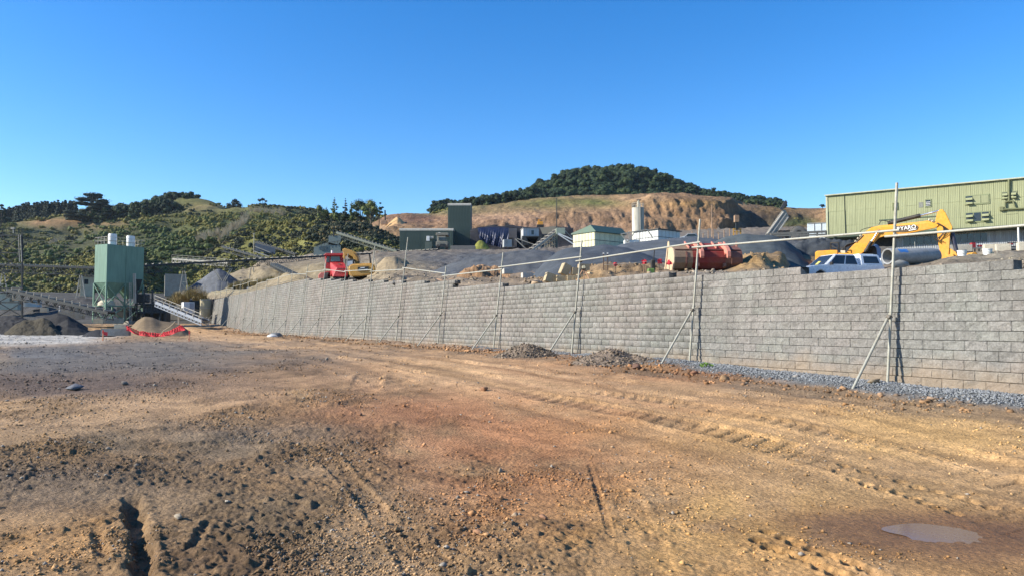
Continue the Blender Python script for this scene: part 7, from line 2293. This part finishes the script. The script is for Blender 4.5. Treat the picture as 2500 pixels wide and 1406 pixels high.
can_o = MB().add(canv, BOXF).build('canopy', M_CAR, pu, 0.05, seg=2)
MB().b2((-2.2, -0.5, 1.803), (-1.2, 0.5, 1.845)).build('roof_rack', M_WHITE, pu, 0.01)
def pane(a, b_, c_, d_, u0, u1, v0, v1, off, mat, parent, name='window'):
    a, b_, c_, d_ = map(Vector, (a, b_, c_, d_))
    def P_(u, v): return a.lerp(b_, u).lerp(d_.lerp(c_, u), v)
    n_ = (b_ - a).cross(d_ - a).normalized() * off
    q = [P_(u0, v0) + n_, P_(u1, v0) + n_, P_(u1, v1) + n_, P_(u0, v1) + n_]
    return MB().add(q + [p - n_ * 1.2 for p in q], [(0, 1, 2, 3), (7, 6, 5, 4), (0, 4, 5, 1), (1, 5, 6, 2), (2, 6, 7, 3), (3, 7, 4, 0)]).build(name, mat, parent)
C_ = cabv
pane(C_[1], C_[2], C_[6], C_[5], .06, .94, .06, .93, 0.012, M_GLASS, cab_o, 'windscreen')
for (i0, i1, i4, i5) in ((0, 1, 4, 5), (2, 3, 6, 7)):
    a, b_, c_, d_ = C_[i0], C_[i1], C_[i5], C_[i4]
    flip = i0 == 2
    if not flip:
        pane(a, b_, c_, d_, .07, .43, .12, .88, 0.012, M_GLASS, cab_o)
        pane(a, b_, c_, d_, .47, .90, .12, .88, 0.012, M_GLASS, cab_o)
    else:
        pane(a, b_, c_, d_, .57, .93, .12, .88, 0.012, M_GLASS, cab_o)
        pane(a, b_, c_, d_, .10, .53, .12, .88, 0.012, M_GLASS, cab_o)
K_ = canv
pane(K_[0], K_[1], K_[5], K_[4], .15, .85, .22, .82, 0.012, M_GLASS, can_o)
pane(K_[2], K_[3], K_[7], K_[6], .15, .85, .22, .82, 0.012, M_GLASS, can_o)
pane(K_[3], K_[0], K_[4], K_[7], .1, .9, .2, .85, 0.012, M_GLASS, can_o)
for s_ in (-1, 1):
    MB().box((0.95, s_ * 0.98, 1.22), (0.14, 0.2, 0.17)).build('mirror', M_BLACK, pu, 0.03)
    MB().box((2.56, s_ * 0.68, 0.86), (0.14, 0.36, 0.18)).build('headlight', worn('lamp_glass', (0.6, 0.6, 0.6), 0.15), pu, 0.03)
    for x in (1.6, -1.6):
        w_ = MB().tube((x, s_ * 0.66, 0.38), (x, s_ * 0.92, 0.38), 0.38, n=24).build('wheel', M_BLACK, pu, 0.03)
        MB().tube((x, s_ * 0.90, 0.38), (x, s_ * 0.935, 0.38), 0.22, n=18).build('rim', M_CHROME, w_)
MB().box((2.655, 0, 0.78), (0.05, 1.0, 0.22)).build('grille', M_BLACK, pu, 0.01)
MB().box((2.66, 0, 0.5), (0.08, 1.7, 0.16)).build('bumper', M_BLACK, pu, 0.02)
# yellow papers behind the windscreen
pane(C_[1], C_[2], C_[6], C_[5], .40, .55, .12, .42, 0.016, worn('paper_yellow', (0.62, 0.52, 0.12), 0.6), cab_o, 'papers')
# ------------------------------------------------------------------ concrete pipe
cp, f = frame('concrete_pipe', 'large grey concrete pipe with a blue paint mark behind the wall', 'pipe', 2220, 650, 36.5)
p0, p1 = f(2166, 626.5, -0.5), f(2284, 626, 0.35)
u = (p1 - p0).normalized()
L = (p1 - p0).length
Mx = Matrix.Translation(p0) @ u.to_track_quat('Z', 'Y').to_matrix().to_4x4()
Ro = 0.40
MB().lathe([(Ro * .8, 0.02), (Ro * .97, 0.0), (Ro, 0.04), (Ro, L - 0.22), (Ro * 0.985, L - 0.2), (Ro * 0.96, L - 0.06), (Ro * .93, L), (Ro * .8, L), (Ro * .8, 0.02)], (0, 0, 0), 40, Mx).build('shell', worn('pipe_concrete', (0.27, 0.275, 0.27), 0.75, (0.16, 0.155, 0.14), 0.4, 1.2, bmp=0.006), cp, smooth=True)
vs, fs_ = [], []
nu_, nv_ = 10, 8
toC = (Mx.inverted().to_3x3() @ Vector((0, -0.75, 0.66))).normalized()
ang0 = math.atan2(toC.y, toC.x)
for j in range(nv_ + 1):
    for i in range(nu_ + 1):
        z_ = 0.42 + 0.55 * i / nu_ + 0.03 * math.sin(j * 2)
        a = ang0 + 0.05 + (0.55 + 0.1 * math.sin(i)) * (j / nv_ - 0.5)
        vs.append(Mx @ Vector(((Ro + .004) * math.cos(a), (Ro + .004) * math.sin(a), z_)))
for j in range(nv_):
    for i in range(nu_):
        a = j * (nu_ + 1) + i
        fs_.append((a, a + 1, a + nu_ + 2, a + nu_ + 1))
MB().add(vs, fs_).build('paint_mark', worn('blue_spray', (0.02, 0.17, 0.50), 0.7, (0.2, 0.25, 0.3), 0.6, 6), cp, smooth=True)
def boulder(label, loc, s, col, seed, name='rock', cat='rock', group=None, flat=0.7):
    r = np.random.RandomState(seed)
    V = ICV.copy()
    V = V * (1 + 0.30 * r.uniform(-1, 1, (len(V), 1)))
    ax = r.normal(size=(9, 3)); ax /= np.linalg.norm(ax, axis=1)[:, None]
    for a in ax:
        d = V @ a
        V = V - np.maximum(d - 0.5, 0)[:, None] * a
    V = V * np.array(s) 
    me = np_mesh(name, V, ICF, worn('rock_%d' % int(col[0] * 1000 + col[2] * 7000), col, 0.9, (col[0] * .6, col[1] * .55, col[2] * .5), 0.6, 6, bmp=0.02), None, False)
    o = mesh_obj(name, me)
    o.location = loc
    o.rotation_euler = (0, 0, r.uniform(0, 6))
    return setp(o, label, cat, group)
q = at(2196, 646, 34.5)
boulder('flat grey slab stone propped against the concrete pipe', (q.x, q.y, q.z), (0.75, 0.25, 0.26), (0.27, 0.27, 0.24), 3)
# ------------------------------------------------------------------ pails, blocks and yard clutter at right
for k_, (px, pyb, w_, lb) in enumerate([(2349, 631, 22, 'white plastic pail with a dark rim beside the excavator bucket'), (2411, 628, 22, 'white plastic pail with a printed band, the right one of two')]):
    t, f = frame('plastic_pail', lb, 'pail', px, pyb, 33.5, 'white pails above the wall')
    k = mpp(33.5)
    r0, r1, h = 8.6 * k, 10.6 * k, 19 * k
    MB().lathe([(0, 0), (r0, 0), (r1, h), (r1 * 1.05, h), (r1 * 1.05, h * .9), (r1 * 0.98, h * .9)], (0, 0, 0), 24).build('tub', M_WHITE, t, smooth=True)
    if k_ == 0:
        MB().lathe([(r1 * .96, h * 1.01), (r1 * .96, h * 1.05), (r1 * .7, h * 1.05), (r1 * .7, h * 1.01)], (0, 0, 0), 24).build('rim', M_BLACK, t)
    else:
        MB().lathe([(0, h * 1.03), (r1 * 1.08, h * 1.03), (r1 * 1.08, h * .97)], (0, 0, 0), 24).build('lid', M_WHITE, t, smooth=True)
        MB().prism([(r1 * .2, h * .45), (r1 * .85, h * .45), (r1 * .85, h * .56), (r1 * .2, h * .56)], -r1 * 0.99, -r1 * 0.9).build('printed_band', worn('print_green', (0.08, 0.16, 0.15), 0.6), t)
    MB().path([(r1 * math.cos(a), -0.02 - r1 * 0.9 * abs(math.sin(a)), h * .86 - 0.10 * math.sin(a)) for a in (0, .5, 1.0, 1.57, 2.1, 2.6, 3.14)], 0.006, 5).build('handle', M_PALEST, t)
bx = worn('cream_block', (0.52, 0.47, 0.36), 0.85, (0.35, 0.3, 0.22), 0.4, 1.2)
cblock('left cream concrete block in the row under the lean-to', 2420, 617, 56, 1.0, 0.62, 0.6, -0.3, 0, bx, 'cream blocks by the lean-to')
cblock('middle cream concrete block in the row under the lean-to', 2449, 616, 55, 0.9, 0.60, 0.6, -0.3, 0, bx, 'cream blocks by the lean-to')
cblock('right cream concrete block beyond the downpipe', 2506, 613, 53, 1.1, 0.62, 0.6, -0.3, 0, bx, 'cream blocks by the lean-to')
cblock('grey concrete block behind the white pails', 2343, 616, 57, 1.6, 0.55, 0.6, -0.3, 0, M_CONC, 'cream blocks by the lean-to')
wb, f = frame('work_bench', 'timber work bench with red tools under the lean-to', 'bench', 2384, 619, 58)
for px in (2364, 2373, 2380, 2390): MB().bar(f(px, 620), f(px, 608), 0.08).build('leg', M_DKSTEEL, wb)
MB().add(*extrude_px(f, [(2362, 606), (2400, 604), (2400, 607), (2362, 609)], 0, 0.8)).build('top', worn('grey_timber', (0.25, 0.23, 0.19), 0.85), wb)
MB().box(f(2375, 600, 0.3), (0.35, 0.3, 0.4)).build('red_machine', worn('tool_red', (0.35, 0.02, 0.03), 0.5), wb, 0.03)
MB().bar(f(2375, 604, 0.3), f(2375, 592, 0.3), 0.3, 0.2).build('drill_column', M_BLACK, wb)
MB().box(f(2395, 601, 0.3), (0.45, 0.3, 0.14)).build('red_tray', worn('tool_red', (0.35, 0.02, 0.03), 0.5), wb, 0.02)
sh_, f = frame('tool_rack', 'dark steel rack with shelves beside the downpipe', 'rack', 2474, 617, 56)
for py in (593, 602, 610): MB().add(*extrude_px(f, [(2460, py), (2486, py - 1), (2486, py + 1.5), (2460, py + 2.5)], 0, 0.6)).build('shelf', M_DKSTEEL, sh_)
for px in (2461, 2485): MB().bar(f(px, 619, 0.3), f(px, 592, 0.3), 0.07).build('upright', M_DKSTEEL, sh_)
MB().box(f(2468, 596.5, -0.02), (0.3, 0.1, 0.12)).build('red_cloth', MATS['tool_red'], sh_, 0.02)
MB().box(f(2473, 607, 0.2), (0.7, 0.4, 0.14)).build('tray', M_CONC, sh_, 0.02)
for k_, (px, pyt, pyb, lb) in enumerate([(2435, 594, 626, 'thin steel stake beside the right pail'), (2234, 583, 606, 'thin pale pipe standing at the lean-to wall')]):
    o = MB().tube((0, 0, -0.2), (-0.02, 0, (pyb - pyt) * mpp(40)), 0.018, n=6).build('steel_stake', M_PALEST, None)
    o.location = at(px, pyb, 40 if k_ == 0 else 60)
    setp(o, lb, 'stake')
bs, f = frame('spare_bucket', 'small yellow digging bucket lying between the pails', 'bucket', 2370, 628, 42)
MB().prism([(-0.25, 0.0), (0.22, 0.0), (0.28, 0.12), (0.12, 0.26), (-0.02, 0.24)], -0.25, 0.25).build('shell', M_YEL, bs, 0.01)
MB().prism([(0.05, 0.24), (0.12, 0.262), (0.2, 0.16), (0.14, 0.14)], -0.28, -0.252).build('side_plate', M_YEL, bs)
# ------------------------------------------------------------------ red articulated dumper at left
rd, f = frame('red_dumper', 'red articulated dumper facing the wall beside the yellow excavator', 'dumper', 818, 690, 68)
M_RED = worn('machine_red', (0.36, 0.022, 0.026), 0.5, (0.30, 0.12, 0.09), 0.35, 1.2)
MB().add(*extrude_px(f, [(795, 656), (793, 625), (838, 624), (838, 660)], 0.4, 2.2)).build('cab', M_RED, rd, 0.05)
MB().add(*extrude_px(f, [(789, 624), (796, 618.5), (838, 619), (838, 624.5), (800, 625)], 0.1, 2.5)).build('cab_roof', M_RED, rd, 0.03)
MB().add(*extrude_px(f, [(808, 627), (829, 627), (831, 638), (807, 639)], 0.36, 0.395)).build('windscreen', worn('teal_glass', (0.05, 0.13, 0.15), 0.1, spec=0.6), rd)
MB().add([f(794.5, 628, 0.6), f(794.8, 640, 0.6), f(794.8, 640, 2.0), f(794.5, 628, 2.0)], [(0, 1, 2, 3)]).build('side_window', worn('pale_glass', (0.35, 0.42, 0.48), 0.1, spec=0.6), rd)
MB().add(*extrude_px(f, [(798, 627), (805, 627), (804, 641), (798, 641)], 0.36, 0.395)).build('quarter_window', M_GLASS, rd)
bon = [f(806, 641, 0.38), f(840, 641, 0.38), f(848, 653, -1.2), f(822, 653, -1.2), f(806, 676, 0.38), f(840, 676, 0.38), f(850, 676, -1.4), f(812, 676, -1.4)]
MB().add(bon, [(0, 1, 2, 3), (3, 2, 6, 7), (0, 3, 7, 4), (1, 5, 6, 2), (4, 7, 6, 5)]).build('bonnet', M_RED, rd, 0.05)
MB().add([f(824, 645, -0.45), f(832, 645, -0.45), f(833, 647, -0.62), f(825, 647, -0.62)], [(0, 1, 2, 3)]).build('bonnet_vent', M_BLACK, rd).location.z += 0.03
for q in range(3):
    MB().bar(f(826, 657 + q * 5, -1.5), f(847, 657 + q * 5, -1.5), 0.06, 0.08).build('grille_bar', worn('dark_red', (0.18, 0.02, 0.02), 0.5), rd)
MB().add(*extrude_px(f, [(777, 672), (784, 665), (792, 667), (793, 682), (778, 684)], -0.6, 1.0)).build('mudguard', worn('machine_red_lit', (0.60, 0.16, 0.12), 0.5), rd, 0.03)  # mudguard in a paler red, its sunlit side put into the colour
MB().add(*extrude_px(f, [(790, 664), (806, 662), (806, 684), (792, 684)], 0.2, 2.2)).build('side_tank', M_RED, rd, 0.03)
for px in (796, 842): MB().tube(f(px, 680, -0.5), f(px + (7 if px < 820 else 9), 680, -0.5), 0.55, n=20).build('wheel', M_BLACK, rd)
MB().add(*extrude_px(f, [(812, 676), (850, 676), (848, 684), (814, 684)], -1.3, 0.5)).build('front_frame', M_BLACK, rd, 0.03)
MB().path([f(793, 645, 0.2), f(793, 655, -0.3), f(796, 660, -0.4)], 0.03, 6).build('handrail', M_PALEST, rd)
MB().tube(f(811, 619, 1.2), f(811, 612, 1.2), 0.10, n=10).build('beacon', M_WHITE, rd, smooth=True)
MB().tube(f(832, 686, -1.5), f(832, 681, -1.5), 0.12, 0.09, n=10).build('cone', M_WHITE, rd)
# ------------------------------------------------------------------ yellow excavator seen from behind
e2, f = frame('excavator', 'dusty yellow excavator seen from behind beside the red dumper', 'excavator', 880, 690, 66)
M_DY = worn('dusty_yellow', (0.58, 0.31, 0.07), 0.55, (0.36, 0.22, 0.11), 0.5, 1.0)
cw = [(850, 655), (853, 647), (862, 644.5), (890, 643.5), (906, 643), (913, 646), (917, 653), (917, 663), (914, 668), (900, 672), (880, 675), (858, 676), (852, 670)]
MB().add(*extrude_px(f, cw, -1.0, 0.4)).build('counterweight', M_DY, e2, 0.12, seg=3)
MB().add(*extrude_px(f, [(852, 646), (912, 644), (912, 668), (852, 672)], 0.405, 2.6)).build('house', M_DY, e2, 0.05)
pl_ = MB().add(*extrude_px(f, [(873, 652), (900, 650.5), (900, 661), (873, 662.5)], -1.06, -1.003)).build('name_plate', worn('plate_black', (0.02, 0.022, 0.022), 0.5), e2)
MB().add(*extrude_px(f, [(879, 653.2), (892, 652.5), (889, 654.8), (881, 655.2)], -1.075, -1.062)).build('emblem', M_WHITE, pl_)
text_part('Tommer', 0.20, f(886.5, 658.3, -1.07), (math.pi / 2, -0.06, 0), worn('plate_letter', (0.45, 0.52, 0.55), 0.6), pl_, shear=0.3, wide=1.1)
MB().add(*extrude_px(f, [(842, 634), (865, 633), (866, 650), (843, 652)], 0.3, 2.0)).build('cab', worn('cab_dark', (0.03, 0.032, 0.035), 0.5), e2, 0.04)
MB().add(*extrude_px(f, [(846, 638), (861, 637), (861, 649), (847, 650)], 0.26, 0.295)).build('cab_window', worn('pale_glass', (0.35, 0.42, 0.48), 0.1), e2)
MB().add(*extrude_px(f, [(836, 610), (842, 606), (860, 612), (870, 617), (876, 630), (878, 645), (868, 645), (862, 628), (850, 622), (844, 622), (842, 634), (837, 630), (838, 618)], 1.4, 1.9)).build('boom', M_DY, e2, 0.03)
MB().add(*extrude_px(f, [(838, 612), (846, 611), (868, 635), (864, 640), (844, 624)], 1.95, 2.3)).build('arm', M_DY, e2, 0.03)
for q in range(3):
    MB().path([f(864 + q * 4, 618 + q, 1.3), f(872 + q * 3, 628, 1.2), f(876 + q * 2, 642, 1.2)], 0.03, 6).build('hose', M_HOSE, e2)
MB().tube(f(905, 644, 0.6), f(902, 622, 0.6), 0.08, n=10).build('exhaust', M_HOSE, e2)
rl = MB()
for a, b_ in (((880, 644), (880, 637)), ((896, 643), (896, 637)), ((880, 637), (896, 637)), ((886, 643), (892, 639))): rl.bar(f(*a, 0.8), f(*b_, 0.8), 0.05)
rl.build('handrail', worn('cream_fitting', (0.55, 0.48, 0.34), 0.6), e2)
MB().path([f(918, 655, 0), f(919, 645, 0), f(913, 628, 0)], 0.03, 6).build('mirror_arm', M_PALEST, e2)
for px in (850, 893): MB().add(*extrude_px(f, [(px, 678), (px + 17, 677), (px + 17, 688), (px, 688)], -0.8, 3.2)).build('track', M_BLACK, e2, 0.08)
MB().add(*extrude_px(f, [(862, 672), (896, 670), (896, 684), (862, 684)], 0.2, 2.4)).build('undercarriage', M_BLACK, e2)
# teal car far behind the wall
tc_, f = frame('parked_car', 'teal car roof showing over the wall top left of the red dumper', 'car', 672, 700, 100)
MB().add(*extrude_px(f, [(656, 696), (660, 690), (664, 685), (684, 684), (690, 690), (694, 696), (694, 704), (656, 704)], 0, 1.6)).build('body', worn('teal_paint', (0.03, 0.10, 0.10), 0.3), tc_, 0.06)
MB().add(*extrude_px(f, [(664, 690), (667, 686.5), (676, 686.5), (676, 691)], -0.03, -0.004)).build('window', worn('pale_glass', (0.35, 0.42, 0.48), 0.1), tc_)
MB().add(*extrude_px(f, [(678, 691), (678, 686.5), (684, 687), (687, 691)], -0.03, -0.004)).build('window', M_GLASS, tc_)
for px in (664, 686): MB().tube(f(px, 704, -0.02), f(px, 704, 0.2), 0.3, n=16).build('wheel', M_BLACK, tc_)
gc, f = frame('parked_car', 'grey car with a white bonnet behind the stockpile by the white shed', 'car', 1684, 586, 110)
MB().add(*extrude_px(f, [(1657, 583), (1660, 580), (1672, 577), (1678, 571), (1698, 570), (1705, 577), (1706, 586), (1657, 586)], 0, 1.7)).build('body', worn('grey_car_paint', (0.30, 0.31, 0.31), 0.35), gc, 0.06)
MB().add(*extrude_px(f, [(1657, 583.2), (1661, 579.5), (1672, 576.6), (1672, 583)], -0.03, -0.004)).build('bonnet', M_WHITE, gc)
MB().add(*extrude_px(f, [(1675, 577), (1680, 572), (1696, 571.5), (1701, 577)], -0.03, -0.004)).build('window', M_GLASS, gc)
for px in (1668, 1696): MB().tube(f(px, 586, -0.02), f(px, 586, 0.2), 0.33, n=16).build('wheel', M_BLACK, gc)
# ------------------------------------------------------------------ single rocks in the yard
RK = [(185, 948, 0.20, (0.13, 0.14, 0.16), 'blue grey rock lying alone in the dark soil at left'), (1768, 929, 0.17, (0.32, 0.20, 0.10), 'tan rock in front of the gravel strip, left of the nearest brace'),
      (2128, 936, 0.22, (0.14, 0.115, 0.09), 'dark rock at the foot of the nearest brace'), (2138, 946, 0.16, (0.24, 0.19, 0.13), 'flat brown rock beside the dark rock at the nearest brace'),
      (1550, 899, 0.16, (0.14, 0.08, 0.055), 'dark red rock at the toe of the larger heap'), (1182, 952, 0.12, (0.26, 0.14, 0.075), 'lone brown clod on the smooth haul way'),
      (1255, 1242, 0.045, (0.34, 0.25, 0.16), 'small pale stone with a long shadow in the red soil'), (1222, 1132, 0.045, (0.38, 0.28, 0.18), 'small pale stone in the middle of the red soil'),
      (1168, 1284, 0.05, (0.28, 0.15, 0.08), 'brown stone near the bottom centre of the yard'), (1330, 1252, 0.045, (0.26, 0.14, 0.08), 'brown chip right of the pale stone with the long shadow'),
      (810, 1280, 0.035, (0.36, 0.33, 0.27), 'pale grey pebble on the grey soil at the lower left'), (555, 1215, 0.035, (0.40, 0.36, 0.28), 'cream pebble right of the rut'),
      (435, 1256, 0.045, (0.30, 0.25, 0.18), 'tan stone just right of the rut'), (1698, 912, 0.14, (0.24, 0.12, 0.07), 'red brown rock by the green weed'), (1495, 1085, 0.03, (0.45, 0.33, 0.2), 'pale chip at the end of the long tyre groove'),
      (305, 940, 0.12, (0.17, 0.15, 0.13), 'dark clod on the crest of the dark soil at left'), (880, 1012, 0.06, (0.25, 0.13, 0.07), 'red clod on the red soil left of centre')]
for q, (px, py, s, col, lb) in enumerate(RK):
    x, y = gpt(px, py)
    i_ = yard(np.array([x]), np.array([y]), True)[0][0]
    boulder(lb, (x, y, float(i_) + s * 0.25), (s * 1.1, s * 0.9, s * 0.62), col, 20 + q)
for k_ in range(7):
    px, py, Y = [(965, 690, 44), (1110, 684, 50), (1075, 688, 46), (1145, 690, 40), (1310, 690, 31), (930, 688, 52), (2470, 640, 24)][k_]
    p = at(px, py, Y)
    boulder(['grey rock on the bank behind the sixth post', 'brown rock on the bank left of the fifth post', 'flat brown rock above the double step of the wall', 'brown rock on the bank right of the double step', 'grey rock left of the tumbled tan blocks', 'dark rock beside the yellow excavator', 'pale rubble lump beside the wall end block at right'][k_], (p.x, p.y, p.z), (0.3 + .02 * Y / 4, 0.3, 0.2), [(0.2, 0.19, 0.17), (0.3, 0.2, 0.12), (0.33, 0.22, 0.14), (0.28, 0.2, 0.13), (0.24, 0.23, 0.2), (0.1, 0.09, 0.08), (0.34, 0.3, 0.2)][k_], 60 + k_)

# ================================================================== the air
hz = MB().b2((-900, -60, -2.4), (900, 900, 150)).build('haze', None or M_GLASS, None)
hm = bpy.data.materials.new('haze')
hm.use_nodes = True
hn = hm.node_tree
hn.nodes.clear()
ho = hn.nodes.new('ShaderNodeOutputMaterial')
pv = hn.nodes.new('ShaderNodeVolumePrincipled')
pv.inputs['Color'].default_value = (0.72, 0.85, 1.0, 1)
pv.inputs['Density'].default_value = 0.00005
pv.inputs['Anisotropy'].default_value = 0.2
hn.links.new(pv.outputs[0], ho.inputs['Volume'])
hz.data.materials.clear()
hz.data.materials.append(hm)
setp(hz, kind='stuff')
